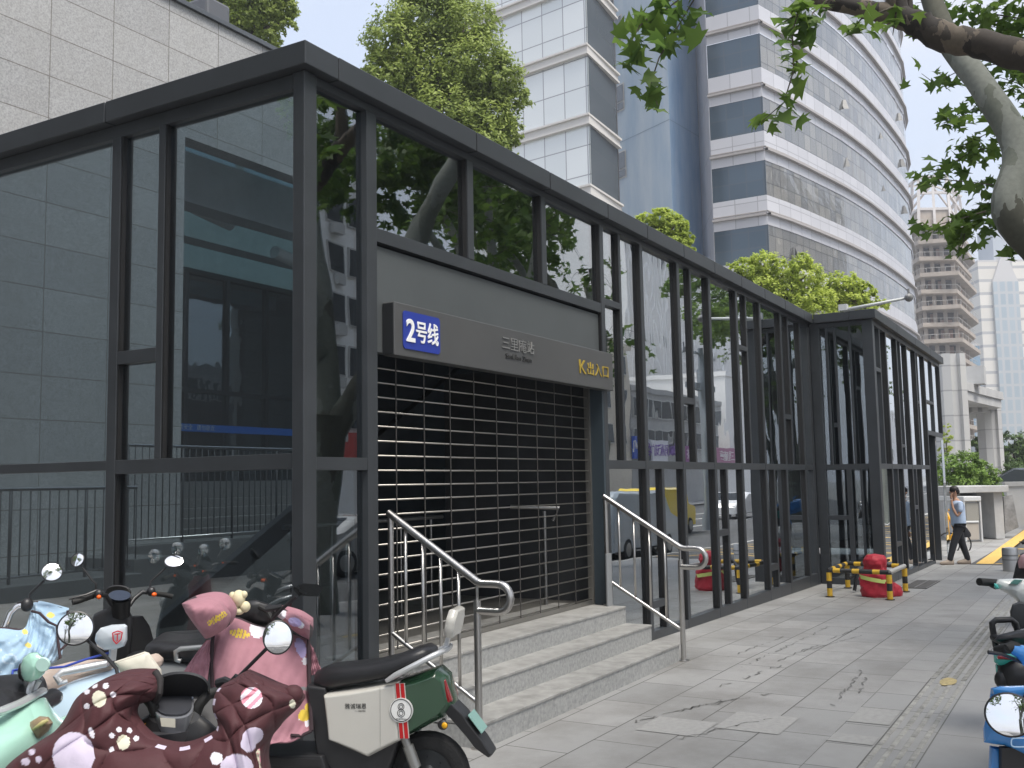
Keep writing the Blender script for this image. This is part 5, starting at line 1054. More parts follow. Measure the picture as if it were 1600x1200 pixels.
    for s in (-1, 1):
        b = MB(); b.tube([(.928, s*.225, hbz), (.898, s*.36, hbz-.013)], .017, 12); O('grip', b, M_grip, H)
        b = MB(); b.obox((.935, s*.195, hbz), (.02, s*-.004, 0), (0, .024, 0), (0, 0, .02)); O('switch_box', b, M_blk, H, bevel=.006)
        b = MB(); b.obox((.914, s*.195, hbz+.004), (.004, 0, 0), (0, .01, 0), (0, 0, .008)); O('switch', b, M_orange, H)
        b = MB(); b.tube([(.945, s*.20, hbz+.0), (.975, s*.26, hbz+.005), (.965, s*.37, hbz-.005)], [.008, .006, .005], 6); O('brake_lever', b, M_blk, H)
    for (my, mxo, mz) in mirrors:
        s = 1 if my > 0 else -1; q = (.95+mxo*.2, s*.19, hbz+.01); e = Vector((.95+mxo*.6, my+s*.03, hbz+mz)); b = MB()
        b.tube([q, (q[0], q[1], hbz+.05), (e.x, e.y-s*.03, e.z-.05)], .0055, 8); O('mirror_stem', b, M_blk, H)
        Mm = Matrix.Translation(e) @ Rz(mirror_yaw) @ Matrix.Rotation(-PI/2-.06, 4, 'Y'); b = MB(); b.lathe([(0, -.022), (mirror_r*.8, -.018), (mirror_r*1.06, .0), (mirror_r*1.07, .004), (mirror_r, .005)], Mm, 28); O('mirror_shell', b, M_blk, H)
        b = MB(); b.lathe([(mirror_r*1.0, .004), (mirror_r*.7, .0065), (mirror_r*.35, .008), (0, .0085)], Mm, 28); O('mirror_face', b, M_mirror, H)
    if handle == 'pod':
        # round instrument pod under a visor
        b = MB(); Mp = Matrix.Translation((.955, 0, hbz+.0)) @ Matrix.Rotation(math.radians(-38), 4, 'Y')
        secs = []
        for z, sc in ((-.11, .75), (-.02, .95), (0, 1.0)):
            secs.append([tuple(Mp @ Vector((.075*sc*math.cos(a)*(1.15 if math.cos(a) < 0 else .85), .075*sc*math.sin(a), z))) for a in [2*PI*k/24 for k in range(24)]])
        b.loft(secs); pod = O('instrument_pod', b, display, H); b = MB(); b.loft([[tuple(Mp @ Vector((.068*math.cos(a)*(1.15 if math.cos(a) < 0 else .85), .068*math.sin(a), z))) for a in [2*PI*k/24 for k in range(24)]] for z in (.0005, .006)]); O('screen', b, mat('dark_screen', (.01, .011, .013), .25), pod)
        b = MB(); secs = []
        for k in range(13):
            a = math.radians(-80+160*k/12); ca, sa = math.cos(a), math.sin(a)
            secs.append([tuple(Mp @ Vector((.085*ca, .098*sa, -.03))), tuple(Mp @ Vector((.10*ca, .108*sa, .055*ca+.0))), tuple(Mp @ Vector((.093*ca, .102*sa, .055*ca+.0))), tuple(Mp @ Vector((.078*ca, .090*sa, -.03)))])
        b.loft(secs); O('visor', b, M_blk, pod)
    elif handle == 'square':
        b = MB(); b.pillow([(.90, hbz-.05), (.93, hbz+.05), (1.04, hbz+.07), (1.07, hbz-.04), (1.0, hbz-.10)], .10, .03, .01); pod = O('instrument_pod', b, display, H, bevel=.01); b = MB(); b.obox((.905, 0, hbz+.005), (.006, 0, 0), (0, .07, 0), (.012, 0, .035)); O('screen', b, mat('dark_screen', (.01, .011, .013), .25), pod)
    return t
# --- quilt sheets: a curved padded sheet through a grid of control points
def cr(p0, p1, p2, p3, t): return .5*((2*p1)+(-p0+p2)*t+(2*p0-5*p1+4*p2-p3)*t*t+(-p0+3*p1-3*p2+p3)*t**3)
def sheet(name, ctrl, nu, nv, thick, mats, parent, deco, quilting=.0, qn=(6, 3), puff=.02, seed=1, wrinkle=.006, diag=True):
    """ctrl rows of (px, py, depth); deco(px, py, s, t) -> material index"""
    A_ = np.array(ctrl, dtype=float); nr, nc = A_.shape[:2]
    def interp(A, n):
        out_ = []; m = len(A)
        for k in range(n+1):
            f = k/n*(m-1); i = min(int(f), m-2); t = f-i; g = lambda j: A[min(max(j, 0), m-1)]; out_.append(cr(g(i-1), g(i), g(i+1), g(i+2), t))
        return np.array(out_)
    G_ = interp(A_, nu); G_ = np.swapaxes(interp(np.swapaxes(G_, 0, 1), nv), 0, 1); rng = np.random.default_rng(seed); ph = rng.uniform(0, 6, 8)
    V = []; fr = np.zeros((nu+1, nv+1, 3))
    for i in range(nu+1):
        for j in range(nv+1):
            px, py, dp = G_[i, j]; u, v = i/nu, j/nv; q = 0
            if quilting:
                a, c = (u*qn[0]+v*qn[1], u*qn[0]-v*qn[1]) if diag else (u*qn[0], v*qn[1]); da = abs(a-round(a)); dc = abs(c-round(c)); q = quilting*(math.sin(PI*min(.5, da))*math.sin(PI*min(.5, dc)))**.45
            wr = wrinkle*(math.sin(9*u+5*v*v+ph[0])+.6*math.sin(23*v+4*u+ph[1])+.5*math.sin(31*u-13*v+ph[2])+.35*math.sin(57*u+41*v+ph[3]))
            edge = (1-abs(2*v-1)**6)*(1-abs(2*u-1)**10); fr[i, j] = tuple(at(px, py, dp-(q+puff)*edge-wr))
    Vb = fr.copy(); back = np.array([D_.x, D_.y, D_.z])*thick
    b = MB(); nvv = (nu+1)*(nv+1); allv = [tuple(x) for x in fr.reshape(-1, 3)]+[tuple(x+back) for x in fr.reshape(-1, 3)]
    F = []; MI = []
    for i in range(nu):
        for j in range(nv):
            k = i*(nv+1)+j; F.append((k, k+1, k+nv+2, k+nv+1)); c = (G_[i, j]+G_[i+1, j+1])/2; MI.append(deco(c[0], c[1], (i+.5)/nu, (j+.5)/nv))
            F.append((k+nvv, k+nv+1+nvv, k+nv+2+nvv, k+1+nvv)); MI.append(0)
    for i in range(nu):
        for j in (0, nv): k = i*(nv+1)+j; F.append((k, k+nv+1, k+nv+1+nvv, k+nvv)); MI.append(len(mats)-1)
    for j in range(nv):
        for i in (0, nu): k = i*(nv+1)+j; F.append((k, k+1, k+1+nvv, k+nvv)); MI.append(len(mats)-1)
    b.v = allv; b.f = F; b.mi = MI; b.sm = [True]*len(F); return obj(name, b, mats, parent)
def ell(px, py, cx, cy, rx, ry, a=0):
    dx, dy = px-cx, py-cy; c, s = math.cos(a), math.sin(a); u, v = dx*c+dy*s, -dx*s+dy*c; return (u/rx)**2+(v/ry)**2 < 1
def attach(o, root):      # hang a world-space mesh under a thing that was placed after being built
    o.parent = root; o.matrix_parent_inverse = (Matrix.Translation(root.location) @ Rz(root.rotation_euler.z)).inverted(); return o
# ---- 1 the green and white scooter with the pink quilt
P_cream = glossy_paint('cream_paint', (.56, .545, .50)); P_green = glossy_paint('bottle_green_paint', (.022, .062, .032))
HD = math.radians(110); RA = (4.5, 3.15)
s1 = scooter('scooter', 'cream and green electric scooter with pink quilt and number eight roundel beside the steps', RA, HD, P_cream, P_green, P_green, backrest=P_cream, mirrors=(), hb_on=False)
def on_side(x, z, off=.1535): return (x, off, z)
b = MB()
def sq(b, x0, z0, x1, z1, w, y=.1535):     # painted stripe on the left flank
    a, c = Vector((x0, 0, z0)), Vector((x1, 0, z1)); n = (c-a).normalized(); n = Vector((-n.z, 0, n.x))*w/2
    v = [a-n, c-n, c+n, a+n]; b.add([(p.x, y-.006, p.z) for p in v]+[(p.x, y, p.z) for p in v], [(4, 5, 6, 7), (0, 1, 5, 4), (1, 2, 6, 5), (2, 3, 7, 6), (3, 0, 4, 7)])
b2_ = MB(); sq(b2_, .130, .722, .108, .445, .054, .1525); obj('stripe_ground', b2_, P_cream, s1)
M_rs = mat('stripe_red', (.50, .012, .015), .35)
for dx in (-.013, .013): b = MB(); sq(b, .130+dx, .722, .108+dx, .445, .019, .1545); obj('red_stripe', b, M_rs, s1)
def disc(b, cx, cz, r0, r1, y0, y1, n=36):
    V = []; 
    for r, y in ((r0, y0), (r0, y1), (r1, y1), (r1, y0)): V += [(cx+r*math.cos(2*PI*k/n), y, cz+r*math.sin(2*PI*k/n)) for k in range(n)]
    b.add(V, [(i*n+k, i*n+(k+1) % n, ((i+1) % 4)*n+(k+1) % n, ((i+1) % 4)*n+k) for i in range(4) for k in range(n)])
M_rw = mat('roundel_white', (.8, .8, .78), .4); M_ink = mat('print_black', (.015, .015, .015), .5)
b = MB(); n = 36; cz_, cx_ = .587, .122; b.add([(cx_, .158, cz_)]+[(cx_+.062*math.cos(2*PI*k/n), .158, cz_+.062*math.sin(2*PI*k/n)) for k in range(n)], [(0, 1+k, 1+(k+1) % n) for k in range(n)]); disc(b, cx_, cz_, .06, .063, .15, .158); obj('roundel', b, M_rw, s1, fix=False)
b = MB(); disc(b, cx_, cz_, .054, .0575, .158, .1595); disc(b, cx_, cz_+.019, .0145, .0175, .158, .1595); disc(b, cx_, cz_-.014, .0175, .0205, .158, .1595); disc(b, cx_, cz_+.019, .0075, .010, .158, .1595); disc(b, cx_, cz_-.014, .0095, .012, .158, .1595); obj('numeral_eight', b, M_ink, s1)
def flank_text(body, size, x, z, y, m, parent, sx=1.0, rot=0.0):
    me = text_mesh(body, size, .0004, 'CENTER', .0); me.transform(Matrix.Rotation(rot, 4, 'Z')); me.transform(Matrix(((-sx, 0, 0, x), (0, 0, 1, y), (0, 1, 0, z), (0, 0, 0, 1)))); return obj('lettering', me, m, parent)
flank_text('SPORTMAN', .011, cx_, cz_-.044, .1597, M_ink, s1); flank_text('雅诚瑞恩', .030, .37, .60, .1538, M_ink, s1, 1.0, .02); flank_text('—— ELECTRIC', .009, .345, .578, .1538, M_ink, s1)
b = MB(); b.box(.236, .238, .1525, .1532, .40, .70); obj('panel_seam', b, mat('seam_grey', (.3, .3, .28), .6), s1)
C_pink = cloth('pink_quilt', (.35, .165, .20)); C_wh = cloth('print_white', (.68, .66, .72)); C_yel = cloth('print_yellow', (.70, .50, .06)); C_lil = cloth('print_lilac', (.42, .35, .58)); C_trim = cloth('black_piping', (.03, .015, .02)); C_grey = mat('reflective_grey', (.22, .22, .23), .5)
DP = 5.45
def pink_deco(px, py, s, t):
    if ell(px, py, 374, 990, 16, 7, .15) and math.sin(px*1.1+py*.3) > -.75: return 2
    if ell(px, py, 402, 975+8, 12, 14): return 1
    if ell(px, py, 470, 1012, 8, 16, -.3): return 3
    if ell(px, py, 477, 1033, 5, 6): return 1
    if ell(px, py, 405, 1072, 10, 8): return 1
    if ell(px, py, 475, 1118, 9, 9) or ell(px, py, 482, 1105, 6, 7): return 2
    if ell(px, py, 470, 1122, 4, 4) or ell(px, py, 480, 1130, 4, 6): return 1
    if 1072 < py+(px-430)*-.03 < 1077.5 and px > 425: return 4
    return 0
pm = [C_pink, C_wh, C_yel, C_lil, C_grey, C_trim]
sheet('windshield_quilt', [[(333, 990, 5.35), (330, 1040, 5.25), (333, 1090, 5.2), (345, 1150, 5.15), (360, 1200, 5.1)], [(362, 966, 5.45), (365, 1030, 5.3), (368, 1090, 5.2), (378, 1150, 5.15), (390, 1200, 5.1)], [(400, 978, 5.5), (402, 1030, 5.35), (405, 1090, 5.25), (412, 1150, 5.2), (420, 1165, 5.15)], [(440, 985, 5.55), (442, 1030, 5.4), (445, 1090, 5.3), (450, 1140, 5.25), (455, 1160, 5.2)], [(482, 1000, 5.6), (483, 1040, 5.5), (484, 1080, 5.4), (486, 1120, 5.35), (488, 1142, 5.3)]], 90, 90, .03, pm, None, pink_deco, 0, puff=.03, seed=3, wrinkle=.005)
q_ = bpy.data.objects['windshield_quilt']; attach(q_, s1)
b = MB(); b.tube([at(333, 990, 5.31), at(330, 1040, 5.21), at(333, 1090, 5.16), at(336, 1110, 5.15)], .010, 8); attach(obj('piping', b, C_trim), s1); b = MB(); b.tube([at(482, 1000, 5.56), at(483, 1040, 5.46), at(484, 1080, 5.36), at(486, 1120, 5.31), at(487, 1142, 5.26)], .010, 8); b.tube([at(487, 1142, 5.26), at(470, 1150, 5.24), at(455, 1149, 5.2)], .009, 8)
attach(obj('piping', b, C_trim), s1)
def sleeve_deco(kind):
    def f(px, py, s, t):
        if kind == 0: return 2 if abs((px-340)*.55+(py-966)*.84) < 4.5 and ell(px, py, 340, 967, 17, 17) and math.sin(px*1.3-py) > -.7 else 0
        if ell(px, py, 438, 958, 9, 12): return 1
        if ell(px, py, 461, 972, 11, 7, .3): return 3
        if ell(px, py, 470, 977, 5, 5): return 1
        return 0
    return f
sheet('grip_muff', [[(284, 943, 5.1), (285, 946, 5.1), (288, 952, 5.1), (290, 957, 5.1)], [(300, 936, 5.1), (302, 948, 5.0), (300, 966, 5.0), (305, 978, 5.1)], [(325, 931, 5.15), (326, 950, 5.02), (322, 985, 5.05), (318, 995, 5.15)], [(345, 934, 5.2), (348, 955, 5.08), (342, 985, 5.1), (322, 998, 5.2)], [(358, 945, 5.3), (362, 962, 5.18), (352, 982, 5.15), (330, 996, 5.25)]], 50, 40, .10, pm, None, sleeve_deco(0), 0, puff=.05, seed=4, wrinkle=.003)
attach(bpy.data.objects['grip_muff'], s1)
sheet('grip_muff', [[(428, 952, 5.55), (432, 962, 5.5), (440, 968, 5.5), (446, 975, 5.55)], [(440, 953, 5.5), (446, 965, 5.42), (452, 975, 5.42), (456, 984, 5.5)], [(465, 960, 5.5), (466, 970, 5.42), (467, 980, 5.42), (468, 992, 5.5)], [(484, 972, 5.55), (484, 980, 5.5), (484, 990, 5.5), (483, 1000, 5.55)]], 44, 36, .10, pm, None, sleeve_deco(1), 0, puff=.04, seed=5, wrinkle=.004)
for o in [o for o in C.objects if o.name.startswith('grip_muff') and o.parent is None]: attach(o, s1)
# loose side flaps of the pink quilt
for nm, ctrl in (('quilt_flap', [[(322, 1000, 5.3), (300, 1030, 5.2), (280, 1060, 5.15), (268, 1078, 5.1)], [(330, 1000, 5.3), (328, 1030, 5.22), (325, 1058, 5.16), (322, 1082, 5.12)]]), ('quilt_flap', [[(484, 1005, 5.55), (485, 1030, 5.5), (485, 1055, 5.45)], [(490, 1015, 5.5), (497, 1035, 5.45), (504, 1054, 5.4)]])):
    o = sheet('quilt_flap', [list(map(tuple, r)) for r in ctrl], 24, 30, .012, pm, None, lambda *a: 0, 0, puff=.01, seed=6, wrinkle=.006); attach(o, s1)
pill_later = True
toy = MB(); c = at(373, 940, 5.35)
for dx, dy, rx, rz in ((0, 0, .035, .045), (-8, 14, .03, .035), (10, 13, .028, .03), (8, -6, .02, .02), (-10, -4, .018, .022), (0, 20, .03, .02)): toy.ball(at(373+dx, 935+dy, 5.35), rx, rx, rz)
attach(obj('soft_toy', toy, cloth('cream_plush', (.66, .60, .40))), s1)
# angular right mirror of the pink-quilt scooter
b = MB(); P_ = [(457, 919), (470, 911), (497, 913), (505, 919), (497, 932), (466, 931)]; k = 6
F_ = [tuple(at(x, y, 5.28+(932-y)*.005)) for x, y in P_]; G_2 = [tuple(at(x, y, 5.32+(932-y)*.005)) for x, y in P_]; b.add(F_+G_2, [tuple(range(6)), tuple(range(11, 5, -1))]+[(i, (i+1) % 6, (i+1) % 6+6, i+6) for i in range(6)]); attach(obj('angular_mirror', b, M_mirror, None), s1)
b = MB(); b.tube([at(463, 932, 5.33), at(440, 952, 5.36), at(425, 968, 5.4)], .010, 8); b.tube([at(440, 948, 5.4), at(415, 952, 5.4)], .016, 8); attach(obj('mirror_arm', b, M_blk), s1)
# ---- 2 the maroon quilted scooter at the front
M_pod = mat('pod_silver_grey', (.30, .31, .34), .32, .5)
s2 = scooter('scooter', 'electric scooter under a maroon quilted cover, nearest to the camera', (1.72, 2.02), math.radians(48), mat('scooter_dark_grey', (.05, .05, .055), .4), quilt=False, mirrors=(), handle='none', hbz=1.04, hb_on=False)
C_mar = cloth('maroon_quilt', (.062, .015, .019), .72, .02); C_cr = cloth('print_cream', (.62, .60, .48)); C_pk = cloth('print_pink', (.65, .25, .32)); C_fur = cloth('dark_fur', (.02, .017, .018)); C_lil2 = cloth('print_pale_lilac', (.56, .50, .62))
def paw(px, py, cx, cy, r):
    if ell(px, py, cx, cy, r*.85, r): return 2
    for a in (-2.6, -1.9, -1.1, -.3, 2.6): 
        if ell(px, py, cx+math.cos(a)*r*1.75, cy+math.sin(a)*r*1.75, r*.36, r*.36): return 1
    return 0
def mar_deco(px, py, s, t):
    for cx, cy, r in ((155, 1092, 13), (193, 1160, 12)):
        p_ = paw(px, py, cx, cy, r)
        if p_: return p_
    if ell(px, py, 115, 1180, 33, 36): return 4
    if ell(px, py, 143, 1145, 4, 9, -.3): return 1
    if ell(px, py, 338, 1185, 10, 10): return 1
    if ell(px, py, 395, 1150, 17, 13, -.4) or ell(px, py, 388, 1163, 12, 12): return 4
    if ell(px, py, 405, 1062, 12, 7, .3): return 4
    if ell(px, py, 457, 1100, 5, 7): return 2
    if ell(px, py, 393, 1090, 17, 17, .2) and py > 1074: return 3 if math.sin((px+py)*.35) > .1 else 1
    if ell(px, py, 370, 1200, 26, 22): return 4
    if t < .05 and math.sin(s*90) > .2 and .4 < s < .9: return 4
    if ell(px, py, 40, 1190, 7, 6) or ell(px, py, 50, 1175, 5, 5) or ell(px, py, 60, 1187, 5, 5): return 4
    return 0
mm = [C_mar, C_wh, C_cr, C_pk, C_lil2, C_mar]
inner = [(246, 1094), (226, 1098), (212, 1104), (207, 1122), (222, 1145), (246, 1162), (286, 1167), (328, 1150), (340, 1132), (332, 1108), (337, 1082), (352, 1068), (366, 1061)]
outer = [(238, 1051), (188, 1054), (125, 1085), (88, 1140), (0, 1215), (40, 1330), (280, 1370), (420, 1310), (415, 1180), (440, 1132), (472, 1094), (425, 1070), (385, 1052)]
din = [3.42, 3.38, 3.34, 3.3, 3.26, 3.22, 3.2, 3.22, 3.26, 3.3, 3.36, 3.4, 3.44]
ctrl = []
for (ix, iy), (ox, oy), d0 in zip(inner, outer, din):
    ctrl.append([(ix+(ox-ix)*t, iy+(oy-iy)*t, d0-.10*math.sin(PI*min(1, t*1.0))*.8+(.03*t)) for t in (0, .33, .67, 1)])
o = sheet('quilted_cover', ctrl, 300, 110, .05, mm, None, mar_deco, .026, (7, 2.0), puff=.035, seed=7, wrinkle=.0022); attach(o, s2)
b = MB(); b.tube([at(243, 1050, 3.42), at(250, 1062, 3.40), at(249, 1082, 3.38), at(243, 1096, 3.40)], .012, 10); attach(obj('fur_edge', b, C_fur), s2)
b = MB(); e0 = at(458, 1085, 3.36); b.ball(e0, .035, .035, .032); attach(obj('ear_tip', b, C_mar), s2)
o = sheet('lining_flap', [[(388, 1165, 3.2), (384, 1185, 3.2), (380, 1215, 3.2)], [(405, 1172, 3.2), (406, 1190, 3.2), (410, 1215, 3.2)]], 16, 20, .01, [cloth('pale_print_lining', (.58, .53, .42)), C_pk], None, lambda px, py, s, t: 1 if math.sin(px*.8)*math.sin(py*.7) > .8 else 0, 0, puff=.01, wrinkle=.003); attach(o, s2)
# pod, visor and bars in view
def ringp(cx, cy, rx, ry, d, n=28, sq=1.0, rot=0): return [tuple(at(cx+rx*math.copysign(abs(math.cos(2*PI*k/n))**sq, math.cos(2*PI*k/n)), cy+ry*math.copysign(abs(math.sin(2*PI*k/n))**sq, math.sin(2*PI*k/n)), d+0.0)) for k in range(n)]
b = MB(); secs = []
top_d = lambda y: 3.42-(y-1088)*.0032
def tilt_ring(cx, cy, rx, ry, dz, n=30, sq=.75):
    out_ = []
    for k in range(n):
        a = 2*PI*k/n; x = cx+rx*math.copysign(abs(math.cos(a))**sq, math.cos(a)); y = cy+ry*math.copysign(abs(math.sin(a))**sq, math.sin(a)); p = at(x, y, 3.46-(y-cy)*.0045); p.z += dz; out_.append(tuple(p))
    return out_
b.loft([tilt_ring(271, 1098, 26, 20, -.085), tilt_ring(271, 1098, 31, 24, -.03), tilt_ring(271, 1098, 32, 25, 0)]); attach(obj('instrument_pod', b, M_pod), s2); ip = bpy.data.objects['instrument_pod'] if 'instrument_pod' in bpy.data.objects else None
b = MB(); b.loft([tilt_ring(271, 1097, 29, 22, .001), tilt_ring(271, 1097, 29, 22, .006)]); attach(obj('screen', b, mat('matt_screen', (.035, .037, .045), .55)), s2)
b = MB(); b.loft([tilt_ring(283, 1100, 41, 20, -.04)[15:31]+tilt_ring(283, 1100, 41, 20, -.04)[:1], tilt_ring(283, 1096, 43, 22, .03)[15:31]+tilt_ring(283, 1096, 43, 22, .03)[:1]], closed=False, caps=False)
# visor as a deep scoop
b = MB(); n = 21; o_r = []; i_r = []
for k in range(n):
    a = PI-PI*k/(n-1); ca, sa = math.cos(a), math.sin(a)
    o_r.append([tuple(at(283+46*ca, 1092-10*sa, 3.50)), tuple(at(283+45*ca, 1080-31*sa**.7, 3.44)), tuple(at(283+42*ca, 1080-27*sa**.7, 3.43)), tuple(at(283+41*ca, 1094-6*sa, 3.49))])
b.loft(o_r); b.add([tuple(at(283+44*math.cos(PI-PI*k/20), 1088-22*math.sin(PI-PI*k/20)**.7, 3.56)) for k in range(21)]+[tuple(at(283+44*math.cos(PI*k/20), 1092, 3.54)) for k in range(21)], [tuple(range(42))]); attach(obj('visor', b, M_blk), s2)
b = MB(); b.add([tuple(at(x, y, 3.30)) for x, y in ((250, 1121), (274, 1123), (274, 1137), (252, 1135))]+[tuple(at(x, y, 3.31)) for x, y in ((250, 1121), (274, 1123), (274, 1137), (252, 1135))], [(0, 1, 2, 3), (4, 7, 6, 5), (0, 4, 5, 1), (1, 5, 6, 2), (2, 6, 7, 3), (3, 7, 4, 0)]); attach(obj('sticker', b, mat('sticker_paper', (.62, .60, .50), .6)), s2)
b = MB(); b.add([tuple(at(x, y, d)) for x, y, d in ((200, 1085, 3.62), (350, 1080, 3.66), (352, 1170, 3.5), (205, 1170, 3.5))]+[tuple(at(x, y, d+.05)) for x, y, d in ((200, 1085, 3.62), (350, 1080, 3.66), (352, 1170, 3.5), (205, 1170, 3.5))], [(0, 1, 2, 3), (4, 7, 6, 5), (0, 4, 5, 1), (1, 5, 6, 2), (2, 6, 7, 3), (3, 7, 4, 0)]); attach(obj('inner_shield', b, M_blk), s2)
b = MB(); b.tube([at(206, 1078, 3.45), at(222, 1082, 3.42), at(238, 1100, 3.40), at(247, 1125, 3.42)], .019, 10); attach(obj('bent_bar', b, M_grip), s2); b = MB(); b.tube([at(338, 1082, 3.50), at(325, 1085, 3.47), at(312, 1100, 3.45), at(302, 1124, 3.45)], .019, 10); attach(obj('bent_bar', b, M_grip), s2)
b = MB(); secs = [[tuple(at(272+rx*math.cos(2*PI*k/28), cy+ry*math.sin(2*PI*k/28), 3.40-ry*math.sin(2*PI*k/28)*.002)) for k in range(28)] for cy, rx, ry in ((1120, 40, 14), (1132, 58, 18), (1142, 68, 22), (1160, 74, 24), (1190, 76, 24))]
b.loft(secs); attach(obj('front_cowl', b, M_blk), s2)
b = MB(); b.add([tuple(at(x, y, 3.36+.0*i)) for i, (x, y) in enumerate(((190, 1146), (228, 1130), (214, 1152), (200, 1160)))]+[tuple(at(x, y, 3.40)) for x, y in ((190, 1146), (228, 1130), (214, 1152), (200, 1160))], [(0, 1, 2, 3), (4, 7, 6, 5), (0, 4, 5, 1), (1, 5, 6, 2), (2, 6, 7, 3), (3, 7, 4, 0)]); attach(obj('yellow_panel', b, mat('scooter_yellow', (.75, .33, .01), .4)), s2)
def px_mirror(t, cx, cy, rx, ry, d, stem, turn=(0, 0), m=None):
    """round mirror facing the riders side; stem given in pixels and depth"""
    c = at(cx, cy, d); r = rx*d/FPX; n = (CAM-c).normalized(); n = (n+R_*turn[0]+U_*turn[1]).normalized(); q = n.to_track_quat('Z', 'Y').to_matrix().to_4x4(); M_ = Matrix.Translation(c) @ q @ Matrix.Diagonal((1, ry/rx, 1, 1))
    b = MB(); b.lathe([(0, -.03), (r*.75, -.026), (r*1.05, -.004), (r*1.06, .004), (r*.98, .006)], M_, 36); sh_ = attach(obj('mirror_shell', b, M_blk), t)
    b = MB(); b.lathe([(r*.985, .004), (r*.7, .0075), (r*.35, .0095), (0, .0102)], M_, 36); attach(obj('mirror_face', b, m or M_mirror), t)
    b = MB(); b.tube([at(*p) for p in stem], .0065, 8); attach(obj('mirror_stem', b, M_blk), t)
px_mirror(s2, 118, 982, 26, 25, 3.42, [(136, 1000, 3.45), (165, 1025, 3.45), (182, 1045, 3.45), (184, 1056, 3.44)], (-.1, .06))
px_mirror(s2, 434, 996, 22, 25, 3.42, [(417, 1013, 3.45), (390, 1040, 3.45), (374, 1056, 3.45)], (.15, .05))
b = MB(); b.tube([at(340, 1068, 3.44), at(352, 1064, 3.43), at(362, 1068, 3.42), at(372, 1058, 3.42)], .016, 8); attach(obj('brake_clamp', b, M_blk), s2)
# ---- 3 black scooter by the glass
s3 = scooter('scooter', 'black electric scooter with two round mirrors nearest the left glass wall', (3.98, 4.52), math.radians(66), mat('dusty_grey_paint', (.30, .31, .32), .35), mat('dusty_grey_paint', (.3, .3, .3)), M_blk, mirrors=(), handle='none', hbz=1.02, hb_on=False)
DB = 6.35
b = MB(); b.tube([at(113, 941, 6.0), at(122, 939, 6.02), at(150, 929, 6.1)], .018, 10); attach(obj('grip', b, M_grip), s3); b = MB(); b.tube([at(238, 927, 6.45), at(255, 929, 6.5), at(270, 932, 6.52)], .017, 10); attach(obj('grip', b, M_grip), s3)
b = MB(); b.tube([at(150, 929, 6.1), at(165, 930, 6.15), at(175, 945, 6.25), at(200, 950, 6.3), at(210, 935, 6.35), at(222, 925, 6.4), at(240, 927, 6.45)], .014, 10); b.tube([at(108, 936, 6.0), at(135, 929, 6.03), at(152, 922, 6.08)], .006, 6); attach(obj('handlebar', b, M_blk), s3)
b = MB(); b.ball(at(154, 928, 6.08), .028, .03, .03); b.ball(at(236, 924, 6.42), .028, .03, .03); attach(obj('switch_box', b, M_blk), s3)
b = MB(); b.ball(at(154.5, 933, 6.045), .014, .014, .014); b.ball(at(241, 929, 6.40), .018, .014, .014); attach(obj('switch', b, M_orange), s3)
def ring6(cx, cy, rx, ry, d, dz=0): return [tuple(at(cx+rx*math.cos(2*PI*k/26), cy+ry*math.sin(2*PI*k/26), d-.0055*ry*math.sin(2*PI*k/26))) for k in range(26)]
b = MB(); b.loft([ring6(189, 962, 14, 6, 6.3), ring6(188, 945, 16, 8, 6.28), ring6(187, 932, 19, 10, 6.27)]); attach(obj('instrument_pod', b, M_blk), s3)
b = MB(); b.loft([ring6(187, 931, 17, 8, 6.25), ring6(187, 930, 17, 8, 6.24)]); attach(obj('screen', b, mat('bluish_screen', (.025, .035, .06), .3)), s3)
b = MB(); o_r = []
for k in range(19):
    a = PI-PI*k/18; ca, sa = math.cos(a), math.sin(a); o_r.append([tuple(at(184+21*ca, 930-3*sa, 6.40)), tuple(at(184+21*ca, 928-14*sa**.7, 6.33)), tuple(at(184+19*ca, 928-12*sa**.7, 6.32)), tuple(at(184+19*ca, 931-2*sa, 6.39))])
b.loft(o_r); b.add([tuple(at(184+20*math.cos(PI-PI*k/18), 929-11*math.sin(PI-PI*k/18)**.7, 6.43)) for k in range(19)]+[tuple(at(184+20*math.cos(PI*k/18), 931, 6.42)) for k in range(19)], [tuple(range(38))]); attach(obj('visor', b, M_blk), s3)
b = MB(); b.loft([[tuple(at(cx+rx*math.cos(2*PI*k/28), cy+ry*math.sin(2*PI*k/28), 6.35-ry*math.sin(2*PI*k/28)*.006)) for k in range(28)] for cx, cy, rx, ry in ((184, 952, 16, 6), (176, 962, 30, 9), (174, 980, 34, 11), (172, 1010, 33, 11), (172, 1070, 28, 10))]); attach(obj('front_cowl', b, M_blk), s3)
px_mirror(s3, 121, 875, 10.5, 10.5, 6.1, [(127, 884, 6.1), (145, 908, 6.1), (150, 912, 6.1), (150, 923, 6.1)], (-.5, .3)); px_mirror(s3, 272, 877, 14, 11, 6.5, [(259, 887, 6.5), (236, 908, 6.45), (233, 922, 6.43)], (0, .8))
